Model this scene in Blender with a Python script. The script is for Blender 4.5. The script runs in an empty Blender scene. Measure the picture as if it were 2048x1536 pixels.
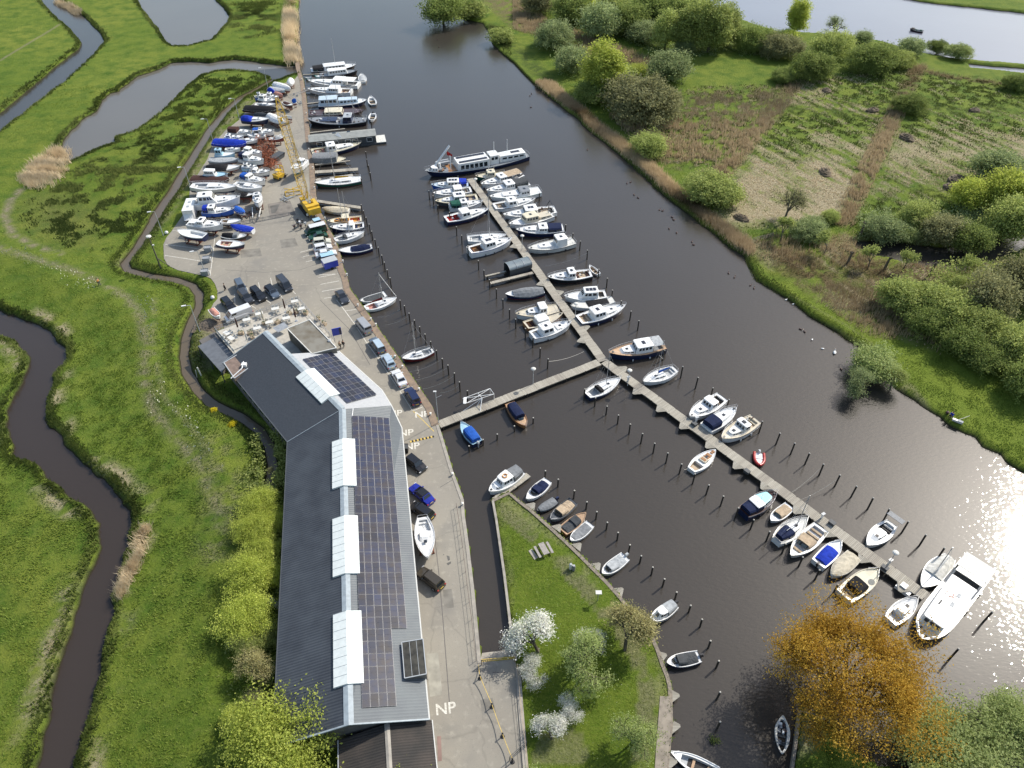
import bpy, math, random
import numpy as np
from mathutils import Vector, Matrix
from mathutils.geometry import tessellate_polygon
random.seed(7)
scene = bpy.context.scene
R = math.radians
# ------------------------------------------------------------------ camera, sky, sun, exposure
CAMH = 88.0; FPX = 1470.0; PITCH = math.atan((768 + 607) / FPX)
cam = bpy.data.cameras.new('camera'); cam_o = bpy.data.objects.new('camera', cam)
scene.collection.objects.link(cam_o); scene.camera = cam_o
cam.sensor_width = 36.0; cam.lens = 36.0 * FPX / 2048.0
cam.clip_start = 0.5; cam.clip_end = 9000
cam_o.location = (0, 0, CAMH); cam_o.rotation_euler = (math.pi / 2 - PITCH, 0, 0)
SUN_AZ, SUN_EL = 51.5, 43.0            # azimuth from +Y towards +X
w = bpy.data.worlds.new('World'); scene.world = w; w.use_nodes = True
nt = w.node_tree; bg = nt.nodes['Background']
sky = nt.nodes.new('ShaderNodeTexSky'); sky.sky_type = 'NISHITA'; sky.sun_disc = False
sky.sun_elevation = R(SUN_EL); sky.sun_rotation = R(SUN_AZ)
sky.air_density = 1.3; sky.dust_density = 2.0
nt.links.new(sky.outputs[0], bg.inputs[0]); bg.inputs[1].default_value = 0.15
sl = bpy.data.lights.new('sun', 'SUN'); sl.energy = 4.3; sl.angle = R(0.53); sl.color = (1.0, 0.95, 0.86)
so = bpy.data.objects.new('sun', sl); scene.collection.objects.link(so)
sdir = Vector((math.sin(R(SUN_AZ)) * math.cos(R(SUN_EL)), math.cos(R(SUN_AZ)) * math.cos(R(SUN_EL)), math.sin(R(SUN_EL))))
so.rotation_euler = sdir.to_track_quat('Z', 'Y').to_euler()
scene.render.engine = 'CYCLES'
scene.view_settings.view_transform = 'Standard'; scene.view_settings.look = 'None'
scene.view_settings.exposure = 0.2; scene.view_settings.gamma = 1.0
scene.cycles.max_bounces = 5; scene.cycles.diffuse_bounces = 2; scene.cycles.glossy_bounces = 3
scene.cycles.transmission_bounces = 2; scene.cycles.transparent_max_bounces = 4
scene.cycles.sample_clamp_direct = 0; scene.cycles.sample_clamp_indirect = 4
# ------------------------------------------------------------------ helpers
WZ = -0.8
_cp, _sp = math.cos(PITCH), math.sin(PITCH)
def at(px, py, z=0.0):
 u = (px - 1024) / FPX; v = (py - 768) / FPX
 d = (u, _cp - v * _sp, -_sp - v * _cp)
 t = (CAMH - z) / -d[2]
 return Vector((d[0] * t, d[1] * t, z))
def atxy(px, py, z=0.0):
 p = at(px, py, z); return (p.x, p.y)
def link(o, parent=None):
 scene.collection.objects.link(o)
 if parent is not None: o.parent = parent
 return o
def tag(o, label=None, cat=None, group=None, kind=None):
 if label: o['label'] = label
 if cat: o['category'] = cat
 if group: o['group'] = group
 if kind: o['kind'] = kind
 return o
def empty(name, loc=(0, 0, 0), rz=0.0, label=None, cat=None, group=None):
 o = bpy.data.objects.new(name, None); link(o); o.location = loc; o.rotation_euler = (0, 0, rz)
 o.empty_display_size = 0.3
 return tag(o, label, cat, group)
def copy_tree(o, loc=None, rz=None, label=None, group=None, scale=None, parent=None):
 c = o.copy(); scene.collection.objects.link(c)
 if parent is not None: c.parent = parent
 for ch in list(o.children): copy_tree(ch, parent=c)
 if loc is not None: c.location = loc
 if rz is not None: c.rotation_euler = (0, 0, rz)
 if scale is not None: c.scale = scale
 if label: c['label'] = label
 if group: c['group'] = group
 return c
MATS = {}
def mat(name, col, rough=0.6, n=0.12, ns=1.5, bump=0.0, metal=0.0, spec=0.5, col2=None, trans=0.0, coat=0.0, obj_var=0.0, bs=None):
 """procedural principled material: colour broken up by two noises, optional bump"""
 if name in MATS: return MATS[name]
 m = bpy.data.materials.new(name); m.use_nodes = True; t = m.node_tree; N = t.nodes; L = t.links
 b = N['Principled BSDF']; b.inputs['Roughness'].default_value = rough; b.inputs['Metallic'].default_value = metal
 b.inputs['Specular IOR Level'].default_value = spec; b.inputs['Coat Weight'].default_value = coat
 tc = N.new('ShaderNodeTexCoord')
 no = N.new('ShaderNodeTexNoise'); no.inputs['Scale'].default_value = ns; no.inputs['Detail'].default_value = 5
 L.new(tc.outputs['Object'], no.inputs['Vector'])
 mx = N.new('ShaderNodeMix'); mx.data_type = 'RGBA'
 c = col; d = col2 if col2 else tuple(x * (1 - 2.2 * n) for x in c)
 mr = N.new('ShaderNodeMapRange'); mr.inputs[1].default_value = 0.38; mr.inputs[2].default_value = 0.68
 L.new(no.outputs[0], mr.inputs[0]); L.new(mr.outputs[0], mx.inputs[0])
 mx.inputs[6].default_value = (*c, 1); mx.inputs[7].default_value = (*d, 1)
 out = mx.outputs[2]
 if obj_var:
  oi = N.new('ShaderNodeObjectInfo'); hs = N.new('ShaderNodeHueSaturation')
  a = N.new('ShaderNodeMapRange'); a.inputs[3].default_value = 1 - obj_var; a.inputs[4].default_value = 1 + obj_var
  L.new(oi.outputs['Random'], a.inputs[0]); L.new(a.outputs[0], hs.inputs['Value'])
  L.new(out, hs.inputs['Color']); out = hs.outputs[0]
 L.new(out, b.inputs['Base Color'])
 if bump:
  nb = N.new('ShaderNodeTexNoise'); nb.inputs['Scale'].default_value = bs or ns * 5; nb.inputs['Detail'].default_value = 4
  L.new(tc.outputs['Object'], nb.inputs['Vector'])
  bp = N.new('ShaderNodeBump'); bp.inputs['Strength'].default_value = bump; bp.inputs['Distance'].default_value = 0.05
  L.new(nb.outputs[0], bp.inputs['Height']); L.new(bp.outputs[0], b.inputs['Normal'])
 MATS[name] = m
 return m
COL = dict(white=(.78, .78, .76), offwhite=(.66, .65, .60), cream=(.68, .62, .46), navy=(.012, .02, .06), blue=(.02, .10, .42),
   royal=(.015, .045, .42), lightblue=(.36, .56, .68), aqua=(.35, .68, .74), grey=(.22, .23, .24), lightgrey=(.42, .44, .45), darkgrey=(.07, .075, .08),
   black=(.018, .018, .02), green=(.02, .10, .07), teal=(.05, .30, .28), red=(.38, .025, .02), tan=(.46, .36, .25),
   wood=(.34, .16, .06), teak=(.50, .33, .20), yellow=(.72, .40, .03), orange=(.62, .27, .04), brown=(.07, .035, .03), paleblue=(.50, .60, .68),
   sand=(.58, .52, .40), pink=(.5, .25, .2), silver=(.45, .47, .49), darkred=(.16, .02, .02), steel=(.3, .32, .34))
def gel(c):      # painted / gelcoat surface
 return mat('paint_' + c, COL[c], rough=.28, n=.05, ns=.9, coat=.25)
def fab(c):      # fabric cover
 return mat('fabric_' + c, COL[c], rough=.85, n=.14, ns=2.2, bump=.5, bs=5, spec=.2)
def plain(c):
 return mat('matt_' + c, COL[c], rough=.65, n=.12, ns=2.5)
M_GLASS = mat('glass_dark', (.02, .027, .035), rough=.08, n=.1, spec=.8)
M_METAL = mat('metal_bright', (.55, .56, .57), rough=.35, metal=.6, n=.1)
M_RUB = mat('rubber', (.02, .02, .02), rough=.9)
M_SOLAR = mat('solar_dark', (.025, .028, .045), rough=.25, n=.2, ns=3)
class MB:
 def __init__(s): s.v = []; s.f = []; s.m = []
 def face(s, pts, m=0):
  k = len(s.v); s.v += [tuple(p) for p in pts]; s.f.append(tuple(range(k, k + len(pts)))); s.m.append(m)
 def grid(s, rows, m=0, closed=False, mf=None):
  """rows: list of equally long point lists; mf(i,j) gives the material slot"""
  k = len(s.v); n = len(rows[0])
  for r in rows: s.v += [tuple(p) for p in r]
  for i in range(len(rows) - 1):
   for j in range(n if closed else n - 1):
    a = k + i * n + j; b = k + i * n + (j + 1) % n
    s.f.append((a, b, b + n, a + n)); s.m.append(mf(i, j) if mf else m)
 def box(s, x0, x1, y0, y1, z0, z1, m=0, T=None):
  P = [(x0, y0, z0), (x1, y0, z0), (x1, y1, z0), (x0, y1, z0), (x0, y0, z1), (x1, y0, z1), (x1, y1, z1), (x0, y1, z1)]
  if T is not None: P = [tuple(T @ Vector(p)) for p in P]
  k = len(s.v); s.v += P
  for f in ((0, 3, 2, 1), (4, 5, 6, 7), (0, 1, 5, 4), (1, 2, 6, 5), (2, 3, 7, 6), (3, 0, 4, 7)):
   s.f.append(tuple(k + i for i in f)); s.m.append(m)
 def tube(s, p, q, r, n=5, m=0, r2=None):
  p = Vector(p); q = Vector(q); d = q - p
  if d.length < 1e-5: return
  a = d.orthogonal().normalized(); b = d.normalized().cross(a); r2 = r if r2 is None else r2
  A = [p + (a * math.cos(2 * math.pi * i / n) + b * math.sin(2 * math.pi * i / n)) * r for i in range(n)]
  B = [q + (a * math.cos(2 * math.pi * i / n) + b * math.sin(2 * math.pi * i / n)) * r2 for i in range(n)]
  s.grid([A, B], m, closed=True)
  s.face(A[::-1], m); s.face(B, m)
 def path(s, pts, r, n=4, m=0):
  for i in range(len(pts) - 1): s.tube(pts[i], pts[i + 1], r, n, m)
 def lathe(s, prof, n=10, m=0, c=(0, 0, 0)):
  rows = [[(c[0] + r * math.cos(2 * math.pi * i / n), c[1] + r * math.sin(2 * math.pi * i / n), c[2] + z) for i in range(n)] for r, z in prof]
  s.grid(rows, m, closed=True)
  s.face(rows[0][::-1], m); s.face(rows[-1], m)
 def build(s, name, mats, parent=None, smooth=False):
  me = bpy.data.meshes.new(name); me.from_pydata(s.v, [], s.f)
  if not isinstance(mats, (list, tuple)): mats = [mats]
  for x in mats: me.materials.append(x)
  if len(mats) > 1: me.polygons.foreach_set('material_index', s.m)
  if smooth: me.polygons.foreach_set('use_smooth', [True] * len(s.f))
  me.update()
  return link(bpy.data.objects.new(name, me), parent)
def np_mesh(name, V, F, mats, parent=None, attr=None):
 """V (n,3) float, F (k,3|4) int"""
 me = bpy.data.meshes.new(name); me.vertices.add(len(V)); me.vertices.foreach_set('co', V.astype(np.float32).ravel())
 k = F.shape[1]; me.loops.add(F.size); me.loops.foreach_set('vertex_index', F.astype(np.int32).ravel())
 me.polygons.add(len(F)); me.polygons.foreach_set('loop_start', np.arange(0, F.size, k, dtype=np.int32))
 me.polygons.foreach_set('loop_total', np.full(len(F), k, dtype=np.int32))
 me.update(calc_edges=True)
 if attr is not None:
  for an, A in attr.items():
   ca = me.color_attributes.new(an, 'FLOAT_COLOR', 'POINT'); ca.data.foreach_set('color', A.astype(np.float32).ravel())
 for x in (mats if isinstance(mats, (list, tuple)) else [mats]): me.materials.append(x)
 return link(bpy.data.objects.new(name, me), parent)
def prism(mb, pts, z0, z1, mt=0, ms=0):
 """vertical prism from an xy outline (counter-clockwise made sure)"""
 a = sum(pts[i][0] * pts[(i + 1) % len(pts)][1] - pts[(i + 1) % len(pts)][0] * pts[i][1] for i in range(len(pts)))
 if a < 0: pts = pts[::-1]
 tri = tessellate_polygon([[Vector((p[0], p[1], 0)) for p in pts]])
 k = len(mb.v); mb.v += [(p[0], p[1], z1) for p in pts]
 for t in tri:
  p = [Vector(mb.v[k + i]) for i in t]
  if (p[1] - p[0]).cross(p[2] - p[0]).z < 0: t = t[::-1]
  mb.f.append(tuple(k + i for i in t)); mb.m.append(mt)
 n = len(pts)
 for i in range(n):
  a, b = pts[i], pts[(i + 1) % n]
  mb.face([(a[0], a[1], z0), (b[0], b[1], z0), (b[0], b[1], z1), (a[0], a[1], z1)], ms)
def strip(mb, line, w0, w1, z0, z1, m=0):
 """box-section strip along an xy polyline: offset from w0 to w1 on its left side"""
 n = len(line); off = []
 for i in range(n):
  a = Vector(line[max(0, i - 1)]); b = Vector(line[min(n - 1, i + 1)]); d = (b - a).normalized(); off.append(Vector((-d.y, d.x)))
 A = [Vector(line[i]) + off[i] * w0 for i in range(n)]; B = [Vector(line[i]) + off[i] * w1 for i in range(n)]
 rows = [[(A[i].x, A[i].y, z0), (A[i].x, A[i].y, z1), (B[i].x, B[i].y, z1), (B[i].x, B[i].y, z0)] for i in range(n)]
 mb.grid(rows, m, closed=True); mb.face(rows[0][::-1], m); mb.face(rows[-1], m)
def PX(pts, z=0.0): return [atxy(a, b, z) for a, b in pts]
# ------------------------------------------------------------------ terrain outlines (traced on the ground plane)
W_CANAL = PX([(60,-60),(80,0),(120,44),(128,47),(150,72),(162,88),(156,100),(109,137),(53,184),(0,228),(-120,320),(-160,400),(-60,318),(0,266),(37,239),(125,169),(188,112),(212,84),(200,66),(169,34),(153,23),(117,0),(80,-60)], WZ)
W_POND = PX([(262,-60),(273,0),(294,31),(316,59),(334,87),(347,95),(375,95),(422,83),(437,67),(456,47),(459,34),(450,19),(431,0),(425,-60)], WZ)
W_INLET = PX([(600,131),(572,133),(531,127),(469,119),(422,126),(375,124),(344,127),(316,140),(275,153),(237,183),(222,187),(203,203),(190,225),(164,241),(131,274),(115,304),(109,318),(120,335),(153,320),(197,301),(232,288),(232,279),(273,263),(314,233),(347,203),(377,175),(405,154),(437,144),(473,143),(514,148),(540,157),(548,166),(560,163),(575,156),(600,149)], WZ)
DITCH = [(545,162),(505,185),(480,198),(450,225),(420,262),(403,290),(385,318),(365,350),(345,385),(320,420),(300,455),(275,495),(250,527),(256,541),(300,553),(350,560),(385,572),(399,590),(398,615),(385,640),(372,680),(368,715),(374,745),(395,780),(420,805),(450,820),(490,840),(520,862),(538,890),(546,930),(541,970)]
W_STREAM = PX([(-160,585),(-60,605),(0,619),(30,631),(68,647),(98,661),(115,680),(137,697),(134,724),(112,746),(109,773),(93,801),(96,833),(101,855),(126,869),(131,888),(153,905),(170,929),(197,954),(227,970),(238,993),(273,1017),(273,1034),(262,1069),(268,1091),(246,1119),(238,1168),(221,1201),(230,1222),(219,1261),(210,1302),(202,1343),(197,1380),(180,1440),(162,1500),(148,1570),(130,1680),(40,1680),(62,1570),(90,1460),(109,1375),(123,1329),(137,1280),(150,1233),(164,1192),(186,1124),(197,1080),(200,1050),(175,1023),(148,1001),(118,979),(93,960),(82,940),(55,924),(25,915),(22,888),(14,855),(16,820),(27,795),(41,779),(55,746),(59,724),(55,708),(36,688),(16,679),(0,676),(-60,668),(-160,665)], WZ)
RBANK = [(845,-80),(850,-30),(862,0),(880,20),(930,40),(965,48),(980,68),(985,90),(1005,108),(1030,128),(1050,150),(1075,175),(1110,205),(1150,235),(1175,262),(1200,280),(1230,305),(1258,328),(1290,355),(1320,385),(1350,410),(1390,440),(1430,470),(1465,500),(1485,512),(1500,540),(1512,560),(1545,580),(1590,610),(1620,635),(1660,660),(1700,685),(1725,700),(1748,722),(1765,748),(1790,780),(1815,795),(1860,825),(1880,835),(1895,850),(1930,868),(1950,875),(1965,895),(2000,908),(2010,925),(2048,948),(2150,1000),(2400,1080)]
QUAY = [(596,-60),(599,0),(597,60),(594,100),(599,135),(603,150),(607,163),(611,190),(615,229),(619,270),(623,300),(627,328),(629,364),(631,395),(637,419),(646,435),(655,454),(667,475),(678,501),(683,522),(687,540),(694,555),(699,579),(716,602),(742,638),(783,698),(796,715),(826,759),(863,813),(877,850),(885,875),(906,944),(914,964),(927,1000),(929,1031),(938,1096),(948,1180),(962,1326)]
SLIP = [(1030,1318),(1020,1250),(1008,1150),(1000,1095),(992,1040),(985,1002),(1018,986)]
LAWN_E = [(1018,986),(1040,1004),(1060,1019),(1095,1050),(1130,1082),(1155,1106),(1180,1131),(1212,1163),(1240,1194),(1257,1216),(1290,1255),(1305,1275),(1316,1300),(1326,1330),(1335,1352),(1340,1370),(1342,1393),(1343,1450),(1338,1500),(1332,1560),(1325,1680)]
LAND_C = [(1601,1424),(1630,1432),(1660,1445),(1680,1470),(1700,1502),(1720,1515),(1745,1532),(1790,1545),(1850,1550),(2000,1560),(2200,1560),(2300,1700),(1570,1700),(1583,1560)]
W_MAIN = PX(QUAY, WZ) + PX(SLIP, WZ) + PX(LAWN_E[1:], WZ) + PX([(1570, 1700), (1583, 1560)], WZ) + PX(LAND_C[:-3], WZ) + PX([(2400, 1500)], WZ) + PX(RBANK[::-1], WZ)
W_LAKE = PX([(1080,-50),(1400,14),(1480,42),(1560,66),(1620,68),(1700,76),(1760,84),(1830,106),(1900,118),(1960,124),(2150,140),(2400,150),(2400,52),(2150,36),(2048,27),(1950,16),(1850,6),(1780,-8),(1700,-40),(1600,-80),(1080,-80)], WZ)
W_LAKE2 = PX([(1935,129),(1990,134),(2150,146),(2400,160),(2400,175),(2150,158),(2048,149),(1990,143),(1940,137)], WZ)
W_MARSH = PX([(1700,488),(1760,478),(1850,497),(1960,492),(2020,462),(2060,452),(2200,440),(2200,470),(2060,495),(2000,522),(1930,545),(1850,537),(1780,518),(1720,505)], WZ)
# ------------------------------------------------------------------ numpy noise and masks on a half-metre grid
GX0, GY0, GS = -262.0, 4.0, 0.5
NX, NY = 1050, 800
gx = GX0 + np.arange(NX) * GS; gy = GY0 + np.arange(NY) * GS
XX, YY = np.meshgrid(gx, gy)
rs = np.random.RandomState(3)
def vnoise(x, y, s, seed=0):
 r = np.random.RandomState(seed).rand(256, 256)
 fx = x / s + 1000.3; fy = y / s + 1000.7
 ix = np.floor(fx).astype(int); iy = np.floor(fy).astype(int); u = fx - ix; v = fy - iy
 u = u * u * (3 - 2 * u); v = v * v * (3 - 2 * v)
 a = r[iy % 256, ix % 256]; b = r[iy % 256, (ix + 1) % 256]; c = r[(iy + 1) % 256, ix % 256]; d = r[(iy + 1) % 256, (ix + 1) % 256]
 return (a * (1 - u) + b * u) * (1 - v) + (c * (1 - u) + d * u) * v
def fbm(x, y, s, seed=0, o=4):
 t = 0; a = 1; n = 0
 for i in range(o): t = t + a * vnoise(x, y, s / 2 ** i, seed + i * 17); n += a; a *= .55
 return t / n
def sdist(poly, w=4.0, closed=True, X=None, Y=None):
 """unsigned distance to the outline (capped at w) and inside mask, on the grid"""
 D = np.full(XX.shape, w); n = len(poly)
 for i in range(n if closed else n - 1):
  x1, y1 = poly[i]; x2, y2 = poly[(i + 1) % n]
  i0 = max(0, int((min(x1, x2) - w - GX0) / GS)); i1 = min(NX, int((max(x1, x2) + w - GX0) / GS) + 2)
  j0 = max(0, int((min(y1, y2) - w - GY0) / GS)); j1 = min(NY, int((max(y1, y2) + w - GY0) / GS) + 2)
  if i1 <= i0 or j1 <= j0: continue
  x = XX[j0:j1, i0:i1]; y = YY[j0:j1, i0:i1]; dx, dy = x2 - x1, y2 - y1; L2 = dx * dx + dy * dy + 1e-9
  t = np.clip(((x - x1) * dx + (y - y1) * dy) / L2, 0, 1)
  d = np.hypot(x - x1 - t * dx, y - y1 - t * dy); D[j0:j1, i0:i1] = np.minimum(D[j0:j1, i0:i1], d)
 if not closed: return D
 return D, inside(poly, XX, YY)
def inside(poly, X, Y):
 I = np.zeros(X.shape, bool); n = len(poly)
 for i in range(n):
  x1, y1 = poly[i]; x2, y2 = poly[(i + 1) % n]
  if y1 == y2: continue
  c = ((y1 > Y) != (y2 > Y)) & (X < (x2 - x1) * (Y - y1) / (y2 - y1) + x1); I ^= c
 return I
def soft(poly, w=2.0):
 D, I = sdist(poly, w); s = np.where(I, D, -D); return np.clip(s / (2 * w) + .5, 0, 1)
def line_mask(line, w):
 return np.clip(1 - sdist(line, w, False) / w, 0, 1)
# ------------------------------------------------------------------ terrain sheet
YARD = [(600,146),(590,158),(560,170),(545,182),(520,197),(500,212),(478,240),(450,262),(425,290),(415,318),(398,345),(380,372),(378,405),(366,430),(352,450),(342,464),(333,475),(327,489),(328,517),(336,531),(355,540),(390,548),(410,552),(422,557),(430,568),(435,582),(435,598),(427,607),(418,625),(440,640),(455,668),(520,720),(700,800),(760,860),(860,1440),(868,1560),(868,1680),(1060,1680),(1045,1520),(1040,1420),(1034,1340),(1030,1318),(962,1326)] + QUAY[::-1][1:-4]
SLAB = PX(YARD)
H = np.zeros(XX.shape)
jit = (fbm(XX, YY, 3.0, 5) - .5) * 2.4 + (fbm(XX, YY, 9, 8) - .5) * 1.6
def carve(poly, j=1.0, slope=1.0, off=.25):
 global H
 D, I = sdist(poly, 4.0); s = np.where(I, D, -D) + jit * j - off
 h = np.clip(-.8 - s * .9 * slope, -2.2, 0)
 H = np.minimum(H, h)
carve(W_CANAL, .35); carve(W_POND, .5); carve(W_INLET, .5); carve(W_STREAM, .55); carve(W_LAKE, .6); carve(W_LAKE2, .4); carve(W_MARSH, 1.2)
dl = PX(DITCH, WZ)
for i in range(len(dl) - 1):
 pass
Dd = sdist(dl, 5.0, False); wd = np.where(YY > 150, 1.0, .75)
H = np.minimum(H, np.clip(-.8 + (Dd + jit * .15 - wd) * .8, -1.5, 0))
# the main channel: natural on the right bank and far left, vertical (behind walls) elsewhere
D, I = sdist(W_MAIN, 4.0)
nat = np.clip((XX - 8) / 6, 0, 1) * (YY > 62) + (YY > 262) * (XX < 0)
nat = np.clip(nat, 0, 1)
s = np.where(I, D, -D) + jit * .3 * nat
H = np.minimum(H, np.where(nat > .5, np.clip(-.8 - s * .9, -2.2, 0), np.where(s > .15, -2.2, 0)))
Ds, Is = sdist(SLAB, 2.0)
H = np.where(Is & (Ds > .2), np.minimum(H, -.35), H)
H = H + np.where(H > -.05, (fbm(XX, YY, 2.2, 21, 3) - .5) * .16 + (fbm(XX, YY, 25, 22, 2) - .5) * .3, 0) * np.where(Is | (Ds < 1.5), 0, 1)
# gentle dyke along the meadow
dyke = PX([(-100,470),(20,510),(120,560),(220,600),(290,650),(310,760),(400,880),(455,960),(445,1150),(400,1400)])
H = H + .9 * np.clip(1 - sdist(dyke, 11, False) / 11, 0, 1) ** 1.5 * (H > -.2)
# ground cover masks
nz1 = fbm(XX, YY, 1.6, 31); nz2 = fbm(XX, YY, 6, 32); nz3 = fbm(XX, YY, 20, 33); nst = fbm(XX * 1.0 + YY * .55, YY * .16 - XX * .09, 1.6, 34)
dry = np.zeros(XX.shape); dark = np.zeros(XX.shape); soil = np.zeros(XX.shape); brown = np.zeros(XX.shape)
th = lambda n, lo, hi: np.clip((n - lo) / (hi - lo), 0, 1)
# worn paths and paler trails
for ln, wd_, k in (([(-60,470),(10,505),(60,520),(150,545),(205,570),(255,600),(285,640),(295,700),(290,760),(310,830),(360,890),(400,930),(430,1000),(445,1060)], 1.7, .75),
     ([(20,405),(8,430),(25,470),(70,495),(120,510)], 1.5, 1.0), ([(310,600),(308,700),(330,800),(400,880),(440,940)], .9, .5), ([(40,380),(20,400),(15,425)],1.6,1.0),
     ([(545,175),(500,200),(455,245),(420,290),(395,335),(360,385),(330,430),(290,480),(240,525)], 2.1, .7)):
 soil = np.maximum(soil, line_mask(PX(ln), wd_) * k * th(nz1, .3, .55))
# pale stream banks
for poly in (W_STREAM,):
 Dp, Ip = sdist(poly, 6.0); sd_ = np.where(Ip, 0, Dp)
 dry = np.maximum(dry, np.clip(1 - np.abs(sd_ - 1.8) / 1.9, 0, 1) * th(nz2, .42, .6) * th(nz1, .3, .5) * (~Ip))
 dark = np.maximum(dark, np.clip(1 - sd_ / 2.2, 0, 1) * th(nz1, .5, .62) * .9)
for poly in (W_POND, W_INLET, W_CANAL):
 Dp, Ip = sdist(poly, 4.0); sd_ = np.where(Ip, 0, Dp)
 dark = np.maximum(dark, np.clip(1 - sd_ / 2.4, 0, 1) * th(nz1, .4, .6) * .8)
# marsh east of the inlet: dark tussocks
marsh = soft(PX([(128,338),(230,300),(320,235),(400,160),(470,148),(545,165),(480,210),(430,250),(395,310),(340,390),(270,480),(180,495),(90,470),(60,420),(90,370)]), 3)
dark = np.maximum(dark, marsh * .8 * th(fbm(XX, YY, 3.2, 41) * .7 + nz1 * .3, .46, .62)); 
brown = np.maximum(brown, soft(PX([(70,400),(110,390),(170,430),(160,480),(110,470),(70,440)]), 6) * .45)
dark = np.maximum(dark, soft(PX([(470,10),(540,5),(545,60),(500,70),(460,40)]), 5) * th(nz2, .4, .6))
# right bank
rb = PX([(1085,180)] + RBANK[12:24], WZ)
Dr = sdist(rb, 12.0, False)
brown = np.maximum(brown, np.clip(1 - np.abs(Dr - 2.6) / 3.0, 0, 1) * th(nz1, .25, .5))
dark = np.maximum(dark, np.clip(1 - np.abs(sdist(PX(RBANK[6:12], WZ), 9, False) - 4) / 5, 0, 1) * th(nz1, .35, .6))
F1 = PX([(1590,168),(1640,150),(1815,145),(1835,140),(1690,440),(1560,450),(1440,450),(1450,410),(1430,380),(1480,350),(1520,260)])
F2 = PX([(1855,150),(1960,160),(2060,180),(2200,200),(2200,400),(2048,420),(1900,440),(1760,470),(1700,450),(1760,330)])
F0 = PX([(1250,250),(1400,180),(1570,175),(1480,300),(1430,345),(1350,330),(1290,300)])
g1 = np.clip((205 - YY) / 70, 0, 1)
dry = np.maximum(dry, soft(F1, 2) * th(nst * .36 + nz1 * .22 + nz3 * .24 + g1 * .26, .43, .58))
dry = np.maximum(dry, soft(F2, 2) * th(nst * .34 + nz1 * .2 + nz3 * .3 + np.clip(1 - np.abs(YY - 182) / 30, 0, 1) * .22, .52, .66) * .9)
brown = np.maximum(brown, soft(F0, 3) * th(nz2 * .5 + nz1 * .5, .42, .62) * .75); dry = np.maximum(dry, soft(F0, 3) * th(nz1, .56, .68) * .6)
fieldm = np.maximum(soft(F1, 3), soft(F2, 3)); dark = np.maximum(dark, np.maximum(fieldm, soft(F0, 3)) * th(nz1, .42, .6) * .8 * (1 - dry))
for ln, wd_ in (([(1838,135),(1800,205),(1760,290),(1720,370),(1685,445)], 2.8), ([(1590,168),(1545,225),(1490,290),(1445,345)], 3.2), ([(1835,140),(1900,155),(1980,165),(2100,178)], 2.0),
    ([(1245,235),(1280,265),(1320,285)], 4), ([(1000,0),(1060,50),(1150,80),(1250,120),(1330,140)], 8), ([(1560,500),(1640,560),(1700,600),(1760,640)], 6), ([(1700,520),(1800,560),(1900,585),(2000,600)], 5)):
 brown = np.maximum(brown, line_mask(PX(ln), wd_) ** .5 * th(nz1, .3, .5)); dry *= 1 - .8 * line_mask(PX(ln), wd_)
dry = np.maximum(dry, line_mask(PX([(1850,20),(1950,24),(2100,40)]), 5) * .0)
reedland = soft(PX([(1480,470),(1560,490),(1700,480),(2060,500),(2060,640),(1900,690),(1760,640),(1650,590),(1570,540)]), 4)
dry = np.maximum(dry, reedland * th(nst * .5 + nz2 * .5, .5, .6) * .8); brown = np.maximum(brown, reedland * th(nz2, .4, .6) * .8)
# bare soil patches under the woods and left of the hall
soil = np.maximum(soil, soft(PX([(455,640),(420,630),(395,650),(392,720),(410,735),(440,700)]), 2) * .9)
soil = np.maximum(soil, line_mask(PX([(430,900),(455,1000),(440,1100)]), 4.5) * th(nz1, .4, .6) * .55)
# lawn wear along its edge, bare strip, brown patch at the bottom
le = PX(LAWN_E, 0); Dl = sdist(le, 6, False)
lawn = soft(PX(SLIP[::-1] + [(1040,1420),(1045,1560),(1330,1560)] + LAWN_E[::-1]), 1)
soil = np.maximum(soil, lawn * np.clip(1 - np.abs(Dl - 2.6) / 1.3, 0, 1) * th(nz1 * .6 + nz2 * .4, .42, .54) * .8)
dry = np.maximum(dry, lawn * np.clip(1 - Dl / 3.0, 0, 1) * th(nz1, .45, .6) * .5)
soil = np.maximum(soil, soft(PX([(1095,1480),(1150,1478),(1160,1510),(1080,1515)]), 1) * .8)
soil = np.maximum(soil, lawn * line_mask(PX([(990,1010),(1000,1090),(1015,1200)]), 1.6) * th(nz1, .45, .6) * .6)
soil = np.maximum(soil, line_mask(PX([(1785,790),(1820,770),(1860,820)]), 1.0) * .6)
soil = np.maximum(soil, soft(PX([(1602,1430),(1630,1440),(1650,1470),(1620,1500),(1595,1510)]), .8) * .8)
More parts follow.
